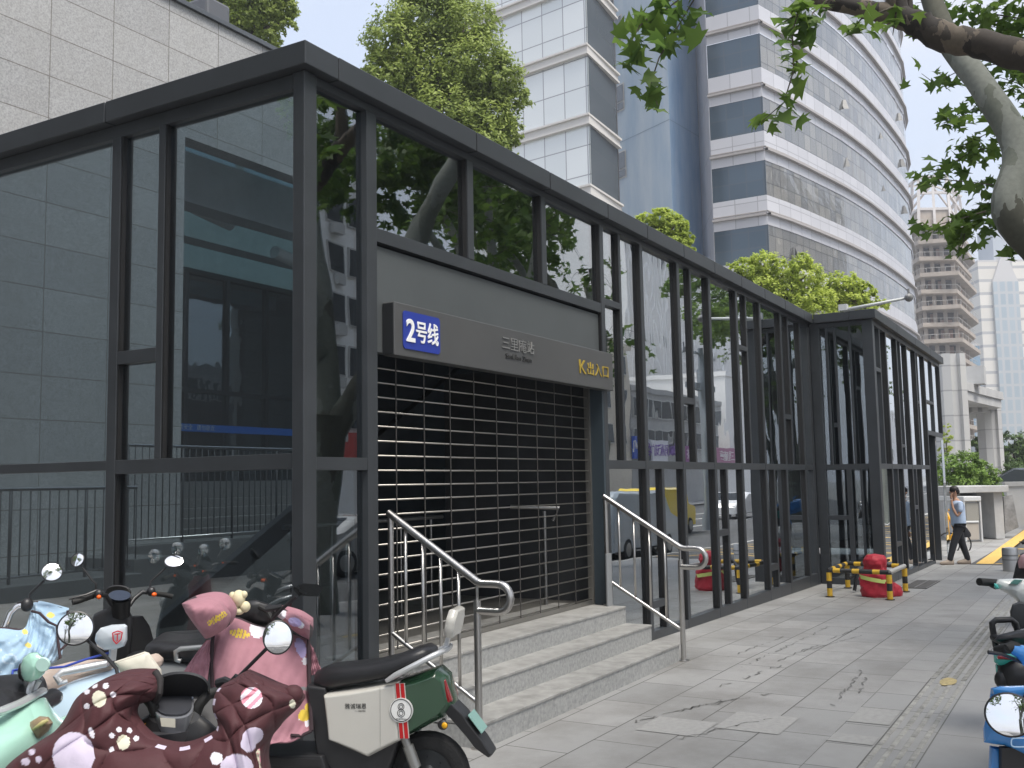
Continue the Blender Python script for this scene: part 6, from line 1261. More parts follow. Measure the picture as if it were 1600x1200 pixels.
# ---- 4 light blue scooter with quilt and emblem backrest
P_lb = glossy_paint('pale_blue_paint', (.42, .54, .64)); C_lb = cloth('light_blue_quilt', (.30, .43, .56)); C_lb2 = cloth('print_star_yellow', (.62, .50, .14)); C_lb3 = cloth('print_pale_blue', (.42, .53, .64))
s4 = scooter('scooter', 'pale blue electric scooter with light blue quilt and a backrest bearing a red emblem', (3.62, 4.28), math.radians(112), P_lb, seatm=mat('beige_seat', (.52, .42, .36), .55, bump=.1, bscale=90), mirrors=(), handle='none', rack=False, hbz=1.03, hb_on=False)
def lb_deco(px, py, s, t):
    for cx, cy, r in ((79, 961, 6), (39, 987, 5), (44, 1008, 5)):
        if ell(px, py, cx, cy, r, r*.8, .4): return 1
    return 2 if (ell(px, py, 15, 1030, 12, 9) and not ell(px, py, 15, 1030, 9, 6.5)) or math.sin(px*.35+py*.1)*math.sin(py*.28) > .93 else 0
o = sheet('windshield_quilt', [[(-70, 985, 5.0), (-70, 1030, 4.9), (-70, 1110, 4.85)], [(0, 982, 5.05), (0, 1030, 4.95), (0, 1110, 4.9)], [(36, 983, 5.1), (38, 1030, 5.0), (36, 1105, 4.95)], [(48, 955, 5.2), (60, 1010, 5.08), (60, 1050, 5.0)], [(56, 941, 5.25), (80, 990, 5.12), (84, 1036, 5.05)], [(104, 952, 5.3), (100, 985, 5.2), (93, 1026, 5.1)]], 90, 60, .03, [C_lb, C_lb2, C_lb3, C_trim], None, lb_deco, .006, (9, 5), puff=.03, seed=9, wrinkle=.010, diag=True); attach(o, s4)
b = MB(); b.tube([at(50, 955, 5.15), at(62, 958, 5.12), at(76, 972, 5.10), at(89, 978, 5.1), at(91, 1005, 5.05), at(94, 1029, 5.02)], .007, 8); b.tube([at(94, 1016, 5.04), at(104, 1007, 5.1)], .006, 8); attach(obj('piping', b, C_trim), s4)
b = MB(); b.tube([at(7, 982, 5.1), at(16, 958, 5.12), at(26, 948, 5.14), at(40, 944, 5.16)], .016, 12); attach(obj('chrome_bar', b, M_chrome), s4); b = MB(); b.ball(at(42, 945, 5.16), .032, .03, .035); b.tube([at(28, 943, 5.15), at(44, 940, 5.15)], .01); attach(obj('switch_box', b, M_blk), s4)
px_mirror(s4, 81, 894, 15, 14, 5.2, [(69, 907, 5.2), (47, 928, 5.18), (45, 941, 5.17)], (.05, .35))
def pill(t, name, pts, d0, d1, m, deco_m=None, bulge=.02):
    n = len(pts); c = (sum(p[0] for p in pts)/n, sum(p[1] for p in pts)/n); Q = []
    for i in range(n):
        a, b_ = pts[i], pts[(i+1) % n]
        for j in range(3): Q.append((a[0]+(b_[0]-a[0])*j/3, a[1]+(b_[1]-a[1])*j/3))
    b = MB(); secs = []
    for s, d in ((.02, d0-bulge), (.55, d0-bulge*.8), (.88, d0-bulge*.3), (1.0, d0+.012), (1.0, d1-.01), (.9, d1)): secs.append([tuple(at(c[0]+(x-c[0])*s, c[1]+(y-c[1])*s, d)) for x, y in Q])
    b.loft(secs); return attach(obj(name, b, m), t)
pill(s1, 'instrument_pod', [(362, 956), (372, 941), (400, 937), (425, 945), (433, 962), (425, 977), (400, 980), (370, 972)], 5.56, 5.7, M_blk, bulge=.03)
b = MB(); b.tube([at(425, 968, 5.45), at(418, 955, 5.5), at(405, 948, 5.52)], .014, 8); b.tube([at(418, 980, 5.45), at(428, 960, 5.45), at(440, 948, 5.4)], .008, 6); attach(obj('cables', b, M_grip), s1)
P_wt = glossy_paint('backrest_pale', (.58, .63, .68))
pill(s4, 'backrest', [(150, 990), (157, 981), (175, 976), (195, 975), (199, 978), (199, 1000), (195, 1009), (180, 1015), (163, 1016), (152, 1010), (148, 1000)], 4.75, 4.82, P_wt)
b = MB()
def pxbar(b, x0, y0, x1, y1, w, d, th=.003): b.bar(at(x0, y0, d), at(x1, y1, d), w, th, up=tuple(-D_))
for seg_ in ((176, 989, 184, 986), (184, 986, 191, 988), (191, 988, 189, 999), (189, 999, 182, 1006), (182, 1006, 177, 1000), (177, 1000, 176, 989), (179, 991, 188, 990), (183.5, 990, 183, 1002)): pxbar(b, *seg_, .005, 4.722)
attach(obj('emblem', b, mat('emblem_red', (.62, .03, .05), .4)), s4)
b = MB(); b.bar(at(177, 1012, 4.8), at(175, 1032, 4.8), .03, .02); attach(obj('backrest_stem', b, M_silver), s4)
b = MB(); secs = []
for x0, y0, y1, d in ((60, 1058, 1100, 4.75), (75, 1045, 1092, 4.78), (110, 1036, 1078, 4.8), (150, 1032, 1062, 4.8), (172, 1033, 1050, 4.8)):
    secs.append([tuple(at(x0, y0, d+.22)), tuple(at(x0, y0-2, d+.12)), tuple(at(x0+2, y0+2, d+.02)), tuple(at(x0+3, (y0+y1)/2, d)), tuple(at(x0+2, y1, d+.02)), tuple(at(x0, y1+2, d+.2))])
b.loft(secs); attach(obj('long_seat', b, mat('beige_seat', (.52, .42, .36), .55)), s4)
b = MB(); b.tube([at(95, 1066, 4.66), at(88, 1058, 4.66), at(98, 1050, 4.68), at(130, 1044, 4.72), at(165, 1037, 4.76), at(172, 1034, 4.8)], [.014, .016, .018, .018, .018, .014], 10); b.tube([at(88, 1060, 4.66), at(92, 1068, 4.66), at(105, 1064, 4.68)], .010, 8); attach(obj('grab_rail', b, M_silver), s4)
b = MB(); b.tube([at(30, 1070, 4.55), at(18, 1062, 4.6), at(20, 1048, 4.66), at(40, 1044, 4.68), at(75, 1044, 4.72), at(100, 1042, 4.72), at(135, 1030, 4.76), at(170, 1020, 4.78)], .006, 8); attach(obj('blue_cable', b, mat('cable_blue', (.03, .06, .35), .5)), s4)
o = sheet('side_shell', [[(50, 1100, 4.66), (50, 1140, 4.6), (55, 1200, 4.55), (60, 1260, 4.5)], [(100, 1072, 4.70), (105, 1120, 4.62), (110, 1170, 4.56), (115, 1230, 4.5)], [(150, 1056, 4.76), (160, 1100, 4.68), (170, 1150, 4.62), (175, 1210, 4.55)], [(178, 1046, 4.82), (195, 1080, 4.78), (205, 1130, 4.72), (210, 1190, 4.68)]], 40, 40, .06, [P_lb], None, lambda *a: 0, 0, puff=.02, wrinkle=0); attach(o, s4)
# ---- cream box bag and grey-seated scooter behind it
s5 = scooter('scooter', 'grey electric scooter with black seat standing behind the cream bag', (4.62, 4.12-.42), math.radians(118), mat('dusty_grey_paint', (.3, .3, .3)), M_blk, M_blk, mirrors=(), handle='square', hbz=.93) if False else None
bag = empty('cream_bag', tuple(at(215, 1070, 4.4)), 0, 'cream soft bag resting between the blue scooter and the maroon quilt', 'bag')
pts = [(178, 1034), (226, 1018), (233, 1020), (252, 1046), (253, 1056), (243, 1085), (222, 1095), (200, 1070)]
pill(bag, 'shell', pts, 4.36, 4.50, mat('cream_vinyl', (.64, .61, .52), .5, bump=.1, bscale=60), bulge=.03)
b = MB(); b.tube([at(182, 1036, 4.36), at(226, 1021, 4.36), at(250, 1048, 4.36)], .004, 6); attach(obj('seam', b, mat('bag_seam', (.45, .42, .35), .7)), bag)
# grey rear of the black scooter with long dark seat and chrome handle
o = sheet('rear_cowl', [[(195, 1040, 5.5), (200, 1075, 5.45), (210, 1110, 5.4)], [(240, 1033, 5.45), (250, 1060, 5.4), (260, 1100, 5.35)], [(290, 1036, 5.4), (300, 1060, 5.35), (305, 1100, 5.3)], [(345, 1040, 5.4), (345, 1070, 5.35), (345, 1100, 5.3)]], 30, 20, .15, [mat('dusty_grey_paint', (.3, .3, .3))], None, lambda *a: 0, 0, puff=.03, wrinkle=0); attach(o, s3)
o = sheet('long_seat', [[(224, 1022, 5.55), (226, 1030, 5.5), (230, 1040, 5.5)], [(236, 1003, 5.5), (245, 1018, 5.42), (250, 1033, 5.42)], [(290, 998, 5.5), (295, 1012, 5.38), (300, 1036, 5.36)], [(360, 990, 5.5), (360, 1010, 5.38), (360, 1034, 5.36)]], 40, 24, .2, [M_seat], None, lambda *a: 0, 0, puff=.03, wrinkle=.002); attach(o, s3)
b = MB(); b.tube([at(283, 1033, 5.28), at(276, 1031, 5.28), at(275, 1018, 5.28), at(282, 1014, 5.28), at(320, 1011, 5.3)], .014, 10); attach(obj('grab_handle', b, mat('dull_aluminium', (.45, .45, .44), .4, .8)), s3)
# ---- mint scooter at the left edge
P_mint = glossy_paint('mint_paint', (.36, .60, .50)); M_tan = mat('tan_lens', (.26, .19, .12), .35)
s6 = scooter('scooter', 'mint green electric scooter with round eyed backrest at the lower left edge', (2.80, 3.95), math.radians(118), P_mint, mirrors=(), handle='square', rack=False, hbz=1.0, hb_on=False)
pill(s6, 'backrest', [(32, 1040), (36, 1028), (46, 1020), (58, 1019), (68, 1026), (73, 1038), (70, 1052), (62, 1060), (48, 1066), (38, 1064), (33, 1054)], 3.95, 4.05, P_mint, bulge=.03)
pill(s6, 'backrest_pad', [(27, 1050), (30, 1038), (35, 1034), (38, 1045), (40, 1060), (36, 1066), (29, 1060)], 4.0, 4.1, M_seat, bulge=.01)
b = MB(); b.lathe([(.0, 0), (.026, 0), (.028, -.01)], Matrix.Translation(at(66, 1039, 3.915)) @ ((-D_).to_track_quat('Z', 'Y').to_matrix().to_4x4()), 24); attach(obj('round_badge', b, mat('pale_mint', (.48, .68, .62), .3)), s6)
b = MB(); b.tube([at(44, 1090, 4.0), at(46, 1076, 4.0), at(52, 1064, 4.02)], .012, 8); b.tube([at(52, 1080, 4.02), at(62, 1064, 4.02)], .010, 8); b.tube([at(-30, 1118, 3.6), at(0, 1112, 3.7), at(30, 1100, 3.85), at(52, 1088, 3.98), at(66, 1080, 4.08), at(56, 1078, 4.15)], [.02, .02, .02, .02, .02, .012], 10, flat=.8); attach(obj('grab_rail', b, M_silver), s6)
o = sheet('long_seat', [[(-80, 1078, 4.0), (-80, 1100, 3.85), (-80, 1130, 3.8)], [(-10, 1070, 4.1), (-5, 1088, 3.95), (0, 1116, 3.8)], [(20, 1070, 4.15), (24, 1084, 4.0), (26, 1106, 3.88)], [(40, 1072, 4.2), (44, 1080, 4.05), (48, 1096, 3.95)]], 40, 24, .15, [M_seat], None, lambda *a: 0, 0, puff=.03, wrinkle=.002); attach(o, s6)
o = sheet('side_shell', [[(-60, 1120, 3.7), (-60, 1150, 3.6), (-60, 1190, 3.55), (-60, 1260, 3.5)], [(0, 1118, 3.78), (0, 1150, 3.66), (0, 1184, 3.6), (0, 1240, 3.6)], [(52, 1100, 3.95), (60, 1130, 3.86), (66, 1155, 3.84), (70, 1200, 3.84)], [(60, 1108, 4.1), (80, 1130, 4.05), (96, 1150, 4.03), (110, 1180, 4.03)]], 40, 40, .08, [P_mint], None, lambda *a: 0, 0, puff=.02, wrinkle=0); attach(o, s6)
pill(s6, 'taillight', [(41, 1142), (47, 1128), (62, 1119), (76, 1120), (83, 1129), (76, 1142), (62, 1154), (54, 1155)], 3.79, 3.95, M_tan, bulge=.02)
b = MB()
for k in range(3): b.tube([at(52+k*6, 1140-k*3, 3.765), at(68+k*3, 1127-k, 3.765)], .006, 6)
attach(obj('lens_ribs', b, mat('lens_rib', (.42, .38, .16), .3)), s6)
o = sheet('rear_mudguard', [[(-40, 1215, 3.6), (-40, 1260, 3.6)], [(0, 1200, 3.62), (10, 1240, 3.62)], [(26, 1186, 3.66), (40, 1220, 3.66)], [(40, 1180, 3.7), (50, 1190, 3.7)]], 14, 10, .1, [M_blk], None, lambda *a: 0, 0, puff=.02, wrinkle=0); attach(o, s6)
# ---- right edge: hire scooters
M_aqua = glossy_paint('aqua_paint', (.05, .42, .36)); P_blue = glossy_paint('hire_blue_paint', (.05, .25, .62)); P_whm = glossy_paint('hire_white_paint', (.62, .64, .62))
GR = 'hire scooters along the right edge'
r2 = scooter('hire_scooter', 'white and aqua hire scooter with black seat hoop behind the blue one', (6.45, .30), math.radians(-5), M_aqua, M_aqua, P_whm, group=GR, mirrors=(), handle='none', hb_on=False)
r1 = r2
r3 = scooter('hire_scooter', 'bright blue hire scooter with a big round mirror at the lower right', (4.3, -.35), math.radians(100), P_blue, P_blue, P_blue, group=GR, mirrors=(), hbz=1.0, handle='square', display=P_blue, hb_on=False)
r3.location = (4.4, -1.05, 0); r3.rotation_euler.z = math.radians(82)
def attach2(o, root): return attach(o, root)
D3 = 3.55
px_mirror(r3, 1577, 1117, 34, 32, 3.3, [(1600, 1092, 3.35), (1612, 1070, 3.4)], (.0, .05))
pill(r3, 'front_cowl', [(1536, 1138), (1543, 1112), (1548, 1075), (1560, 1072), (1625, 1074), (1640, 1200), (1570, 1165), (1537, 1160)], 3.42, 3.7, P_blue, bulge=.04)
pill(r3, 'basket_lid', [(1548, 1076), (1560, 1072), (1625, 1070), (1625, 1090), (1560, 1090), (1550, 1084)], 3.38, 3.5, P_blue, bulge=.01)
pill(r3, 'leg_shield', [(1543, 1230), (1546, 1165), (1570, 1168), (1640, 1200), (1640, 1260)], 3.46, 3.6, P_blue, bulge=.02)
b = MB(); b.obox(at(1595, 1190, 3.43), R_*.07, U_*.05, D_*.01); attach(obj('dark_vent', b, M_blk), r3)
b = MB(); b.tube([at(1574, 1014, 3.5), at(1583, 1010, 3.5), at(1592, 1014, 3.5)], .018, 10); b.tube([at(1556, 1015, 3.6), at(1576, 1013, 3.55)], [.013, .02], 10); attach(obj('grip', b, M_grip), r3)
b = MB(); b.tube([at(1580, 1012, 3.5), at(1595, 1018, 3.5), at(1625, 1050, 3.5)], [.02, .026, .03], 12); attach(obj('handlebar_cover', b, P_blue), r3)
b = MB(); b.tube([at(1544, 1019, 3.5), at(1565, 1022, 3.5), at(1600, 1036, 3.5)], [.007, .006, .006], 8); attach(obj('brake_lever', b, M_blk), r3)
b = MB()
for k in range(16):
    a0, a1 = 2*PI*k/16, 2*PI*(k+1)/16; f = lambda a: (1593+13*math.copysign(abs(math.cos(a))**.5, math.cos(a)), 1160+7*math.copysign(abs(math.sin(a))**.5, math.sin(a))); x0, y0 = f(a0); x1, y1 = f(a1); pxbar(b, x0, y0, x1, y1, .004, 3.375, .002)
attach(obj('emblem', b, mat('emblem_pale_blue', (.45, .65, .85), .4)), r3)
D2 = 5.6
b = MB(); b.tube([at(1556, 1010, D2), at(1551, 982, D2), at(1550, 974, D2), at(1556, 969, D2), at(1580, 968, D2), at(1587, 974, D2), at(1592, 996, D2), at(1594, 1004, D2)], .017, 10); b.tube([at(1552, 995, D2), at(1570, 1004, D2-.1), at(1590, 1010, D2-.2)], .022, 10); attach(obj('seat_hoop', b, M_blk), r2)
pill(r2, 'long_seat', [(1553, 1000), (1560, 992), (1590, 984), (1630, 982), (1640, 1010), (1580, 1010)], 5.5, 5.75, M_seat, bulge=.05)
pill(r2, 'tail_shell', [(1552, 1016), (1580, 1012), (1630, 1014), (1630, 1040), (1560, 1040), (1553, 1034)], 5.4, 5.7, M_aqua, bulge=.03); pill(r2, 'taillight', [(1557, 1026), (1560, 1023), (1580, 1025), (1590, 1032), (1575, 1031), (1558, 1030)], 5.36, 5.42, M_red, bulge=.01)
pill(r2, 'rear_skirt', [(1555, 1038), (1600, 1038), (1625, 1075), (1560, 1075), (1557, 1060)], 5.5, 5.7, M_aqua, bulge=.01)
b = MB(); b.ball(at(1566, 1062, 5.4), .04, .04, .05); b.ball(at(1590, 1052, 5.42), .12, .1, .1); attach(obj('rear_wheel_hub', b, M_blk), r2)
D1 = 8.3
pill(r1, 'handlebar_cowl', [(1554, 911), (1560, 905), (1590, 904), (1640, 907), (1640, 950), (1597, 948), (1585, 935), (1570, 925), (1557, 919)], 6.9, 7.2, P_whm, bulge=.05)
pill(r1, 'aqua_collar', [(1553, 911), (1558, 912), (1562, 920), (1556, 921), (1553, 917)], 6.84, 7.0, M_aqua, bulge=.01); b = MB(); b.tube([at(1530, 909, 6.85), at(1546, 910, 6.9), at(1556, 913, 6.95)], [.026, .026, .036], 12); attach(obj('grip', b, M_grip), r1)
pill(r1, 'panel_badge', [(1577, 912), (1585, 905), (1598, 906), (1590, 914)], 6.82, 6.9, mat('badge_teal', (.10, .25, .22), .4), bulge=.002)
pill(r1, 'front_basket', [(1578, 955), (1582, 944), (1592, 940), (1640, 950), (1640, 990), (1585, 985), (1580, 975)], 6.7, 6.9, mat('basket_charcoal', (.035, .038, .042), .6), bulge=.01)
r4 = scooter('hire_scooter', 'pale pink and black parked scooter farthest back at the right edge', (11.6, .15), math.radians(20), glossy_paint('dusty_pink_paint', (.50, .30, .31)), M_blk, glossy_paint('dusty_pink_paint', (.5, .3, .3)), group=GR, mirrors=())
pill(r4, 'helmet_box', [(1582, 905), (1588, 880), (1594, 866), (1606, 860), (1640, 864), (1640, 906)], 11.8, 12.2, M_blk, bulge=.06); pill(r4, 'pink_cap', [(1590, 878), (1594, 868), (1604, 863), (1640, 864), (1640, 890), (1592, 888)], 11.7, 12.0, MATS['dusty_pink_paint'], bulge=.06)
# more scooters along the kerb behind, seen in the glass
for i, (x, y, a, lab, src) in enumerate(((9.4, -.55, 80, 'dusty pink scooter on the kerb mirrored behind the right handrail', r4), (10.6, -.9, 95, 'dark scooter on the kerb mirrored beside the pink one', s5 or s3), (13.6, -.8, 85, 'blue hire scooter on the kerb mirrored in the middle panes', r3), (14.4, -.8, 92, 'second aqua hire scooter on the kerb mirrored in the middle panes', r2))):
    pass
def kerb_scooter(x, y, a, lab, body, tail=None):
    return scooter('scooter', lab, (x, y), math.radians(a), body, tail, group='scooters on the kerb mirrored in the glass', mirrors=((.30, .10, .16), (-.30, .10, .16)))
for x_, y_2, a_2, col_, lab_ in ((3.7, 5.75, 78, M_blk, 'black scooter standing left of the picture, mirrored in the left glass'), (3.0, 6.35, 84, mat('wine_red_paint', (.10, .02, .025), .3, coat=.5), 'wine red scooter standing left of the picture, mirrored in the left glass'), (2.4, 5.3, 100, P_lb, 'pale blue scooter standing left of the picture, mirrored in the left glass')):
    scooter('scooter', lab_, (x_, y_2), math.radians(a_2), col_, group='scooters mirrored in the left glass wall', mirrors=((.30, .10, .17), (-.30, .10, .17)), mirror_yaw=.3)
kerb_scooter(9.5, -1.15, 80, 'dusty pink scooter on the kerb mirrored behind the right handrail', MATS['dusty_pink_paint'])
kerb_scooter(12.8, -1.1, 96, 'black scooter on the kerb mirrored in the middle panes', M_blk)
kerb_scooter(13.7, -1.15, 84, 'yellow scooter on the kerb mirrored in the middle panes', mat('scooter_yellow', (.7, .3, .01)))
# ================================================================ SMALL THINGS: barrier, red sack, booth, person
M_byel = mat('barrier_yellow', (.62, .38, .03), .5, var=.15, vscale=20); M_bblk = mat('barrier_black', (.02, .02, .02), .5)
bar_ = empty('striped_barrier', (15.8, 3.1, gz(15.8)), 0, 'low yellow and black striped pipe barrier round the red sack', 'barrier')
cs = [on_z(1297, 932, -.09), on_z(1391, 937, -.09), on_z(1415, 924, -.105), on_z(1325, 918, -.105)]; HT = .40
pole_y, pole_b = MB(), MB()
def striped(a, b2, r, seq, name):
    a, b2 = Vector(a), Vector(b2); o = obj(name, MB().tube([a, b2], r*.97, 12), M_bblk, bar_)
    for t0, t1 in seq: obj('yellow_band', MB().tube([a.lerp(b2, t0), a.lerp(b2, t1)], r, 12), M_byel, o)
    return o
for c in cs:
    striped((c.x, c.y, c.z), (c.x, c.y, c.z+HT), .042, ((.02, .32), (.6, .92)), 'post')
    obj('foot_plate', MB().lathe([(0, .008), (.07, .006), (.07, 0)], Matrix.Translation(c), 16), M_bblk, bar_)
for i in range(4):
    a, b2 = cs[i]+Vector((0, 0, HT)), cs[(i+1) % 4]+Vector((0, 0, HT))
    if i == 1: obj('rail', MB().tube([a, b2], .036, 12), mat('bare_pipe', (.55, .53, .48), .4, .5), bar_)
    else: striped(a, b2, .036, ((.08, .2), (.4, .52), (.74, .86)), 'rail')
# red sack with reflective band
M_rc = cloth('red_canvas', (.40, .012, .03), .6); M_refl = mat('reflective_lime', (.62, .72, .22), .5)
sk = empty('red_sack', (16.4, 3.12, -.1), 0, 'crumpled red cloth sack with a lime reflective band inside the striped barrier', 'sack')
rng = np.random.default_rng(4)
def lump(name, cx, cy, zs, m, parent, seed, ny=1.0):
    random.seed(seed); b = MB(); n = 28; secs = []
    for z, rx, ry, ox in zs:
        q = []
        for k in range(n):
            a = 2*PI*k/n; w_ = 1+.07*math.sin(3*a+z*11)+.05*math.sin(7*a+z*29+seed)+.05*math.sin(11*a-z*41)+random.uniform(-.02, .02); q.append((cx+ox+rx*w_*math.cos(a), cy+ry*w_*math.sin(a), z))
        secs.append(q)
    b.loft(secs); return obj(name, b, m, parent)
g0 = -.10
def zlist(rows):
    out_ = []
    for i in range(len(rows)-1):
        a, b2 = rows[i], rows[i+1]
        for j in range(4): out_.append(tuple(a[k]+(b2[k]-a[k])*j/4 for k in range(4)))
    return out_+[rows[-1]]
lump('body', 16.42, 3.12, zlist([(g0, .20, .22, 0), (g0+.04, .22, .24, 0), (g0+.20, .21, .235, 0), (g0+.33, .20, .22, 0), (g0+.40, .165, .17, .0), (g0+.44, .155, .16, 0), (g0+.50, .17, .17, -.02), (g0+.57, .165, .165, -.02), (g0+.63, .12, .12, -.02), (g0+.65, .02, .02, -.02)]), M_rc, sk, 2)
b = MB(); n = 28
b.loft([[(16.42+(.220)*math.cos(2*PI*k/n), 3.12+.238*math.sin(2*PI*k/n), g0+z+.04*math.sin(2*PI*k/n)) for k in range(n)] for z in (.24, .30)], caps=False); obj('reflective_band', b, M_refl, sk, fix=False)
lump('loose_end', 16.62, 2.93, zlist([(g0, .16, .14, 0), (g0+.05, .18, .15, 0), (g0+.15, .15, .12, 0), (g0+.2, .05, .05, 0)]), M_rc, sk, 5)
# a dark folded thing behind
tag(obj('folded_stand', MB().bar((16.9, 3.55, -.08), (16.95, 3.5, .22), .04).bar((17.5, 3.25, -.1), (17.5, 3.2, .26), .04).bar((16.9, 3.55, .20), (17.55, 3.2, .25), .06, .04).bar((16.85, 3.6, .12), (17.5, 3.1, .38), .04, .03), M_blk), 'dark folded metal stand against the side glass behind the red sack', 'stand')
# booth and stone frame beyond
M_st = mat('booth_stone', (.42, .42, .415), .8, var=.12, vscale=3); M_al = mat('booth_white_frame', (.62, .63, .63), .4, .2)
kz = gz(33)
fr_ = empty('stone_frame', (*pdir(1530, 33, 840), kz), 0, 'pale stone frame sheltering the white booth beyond the walking man', 'shelter')
def quadbox(b, px0, px1, py0, py1, hd, dep):
    a, c = hat(px0, py0, hd), hat(px1, py1, hd); p0 = Vector((a.x, a.y)); p1 = hat(px1, py0, hd); p1 = Vector((p1.x, p1.y)); z0, z1 = min(a.z, c.z), max(a.z, c.z); v = (p1-p0)
    b.add([(p0.x, p0.y, z0), (p1.x, p1.y, z0), (p1.x+fw.x*dep, p1.y+fw.y*dep, z0), (p0.x+fw.x*dep, p0.y+fw.y*dep, z0), (p0.x, p0.y, z1), (p1.x, p1.y, z1), (p1.x+fw.x*dep, p1.y+fw.y*dep, z1), (p0.x+fw.x*dep, p0.y+fw.y*dep, z1)], [(0, 3, 2, 1), (4, 5, 6, 7), (0, 1, 5, 4), (1, 2, 6, 5), (2, 3, 7, 6), (3, 0, 4, 7)])
b = MB(); quadbox(b, 1494, 1576, 760, 769, 32, 2.2); obj('lintel', b, M_st, fr_, bevel=.02); b = MB(); quadbox(b, 1552, 1566, 769, 842, 32.2, 1.2); obj('pillar', b, M_st, fr_, bevel=.01); b = MB(); quadbox(b, 1490, 1500, 769, 846, 33.5, 1.2); obj('pillar', b, M_st, fr_); b = MB(); quadbox(b, 1500, 1553, 769, 842, 34.3, .1); obj('dark_back', b, M_dark, fr_)
bo_ = empty('white_booth', (*pdir(1520, 32, 840), kz), 0, 'small white framed booth with rounded top behind the walking man', 'booth')
b = MB(); quadbox(b, 1506, 1532, 780, 846, 31.4, 1.6); obj('shell', b, mat('booth_panel_grey', (.52, .53, .54), .5), bo_, bevel=.05)
b = MB(); quadbox(b, 1505, 1533, 776, 783, 31.3, 1.8); quadbox(b, 1505, 1508, 783, 847, 31.32, .1); quadbox(b, 1530, 1533, 783, 847, 31.32, .1); quadbox(b, 1508, 1530, 814, 817, 31.33, .08); obj('frame', b, M_al, bo_, bevel=.02)
b = MB(); quadbox(b, 1509, 1529, 786, 813, 31.36, .03); obj('window', b, mat('booth_window', (.30, .29, .26), .25), bo_)
b = MB(); quadbox(b, 1509, 1529, 818, 843, 31.36, .03); obj('lower_panel', b, mat('booth_lower', (.42, .38, .33), .5), bo_)
pn = empty('leaning_panel', (*pdir(1578, 33, 835), kz), 0, 'dark framed board leaning beside the stone frame at the right', 'board')
b = MB(); q = [(1567, 776), (1582, 773), (1592, 824), (1570, 834)]; b.add([tuple(hat(x, y, 33)) for x, y in q]+[tuple(hat(x, y, 33.4)) for x, y in q], [(0, 1, 2, 3), (4, 7, 6, 5), (0, 4, 5, 1), (1, 5, 6, 2), (2, 6, 7, 3), (3, 7, 4, 0)]); obj('board', b, mat('board_stone', (.24, .24, .24), .7, var=.5, vscale=3), pn)
b = MB(); q = [(1565, 776), (1568, 776), (1571, 834), (1568, 836)]; b.add([tuple(hat(x, y, 32.8)) for x, y in q]+[tuple(hat(x, y, 33.5)) for x, y in q], [(0, 1, 2, 3), (4, 7, 6, 5), (0, 4, 5, 1), (1, 5, 6, 2), (2, 6, 7, 3), (3, 7, 4, 0)]); obj('edge', b, M_dark, pn)
lw = empty('low_wall', (*pdir(1600, 40, 800), gz(40)), 0, 'pale low concrete wall running off at the right edge behind the board', 'wall'); b = MB(); quadbox(b, 1572, 1680, 757, 832, 38, .4); obj('wall', b, M_cs, lw); b = MB(); quadbox(b, 1570, 1682, 753, 758, 37.95, .5); obj('coping', b, M_st, lw)
fc = make_car('dark car parked far off above the low wall at the right edge', (.05, .06, .07), 'sedan'); q = hat(1598, 748, 48); fc.location = (q.x, q.y, .55); fc.rotation_euler.z = 1.6
# yellow hire bicycle behind the man, cut by the glass corner
by = empty('yellow_bicycle', (*pdir(1484, 26.5, 850), gz(26)), 0, 'yellow hire bicycle standing behind the walking man', 'bicycle'); M_yb = mat('bike_yellow', (.80, .42, .02), .4)
b = MB()
def P5(x, y): return hat(x, y, 27.5)
for a, c in (((1479, 800), (1492, 830)), ((1492, 830), (1483, 843)), ((1479, 800), (1483, 843)), ((1482, 797), (1496, 797)), ((1479, 843), (1496, 841)), ((1490, 800), (1496, 838))): b.tube([P5(*a), P5(*c)], .03, 8)
obj('frame', b, M_yb, by); 
for cx in (1482, 1500):
    b = MB(); c = hat(cx, 850, 27.5); b.v = []; V = []; n = 24
    pts = [c+Vector((rt.x, rt.y, 0))*.30*math.cos(2*PI*k/n)+Vector((0, 0, 1))*.30*math.sin(2*PI*k/n) for k in range(n+1)]; b.tube(pts, .02, 6, caps=False); obj('wheel', b, M_tyre, by)
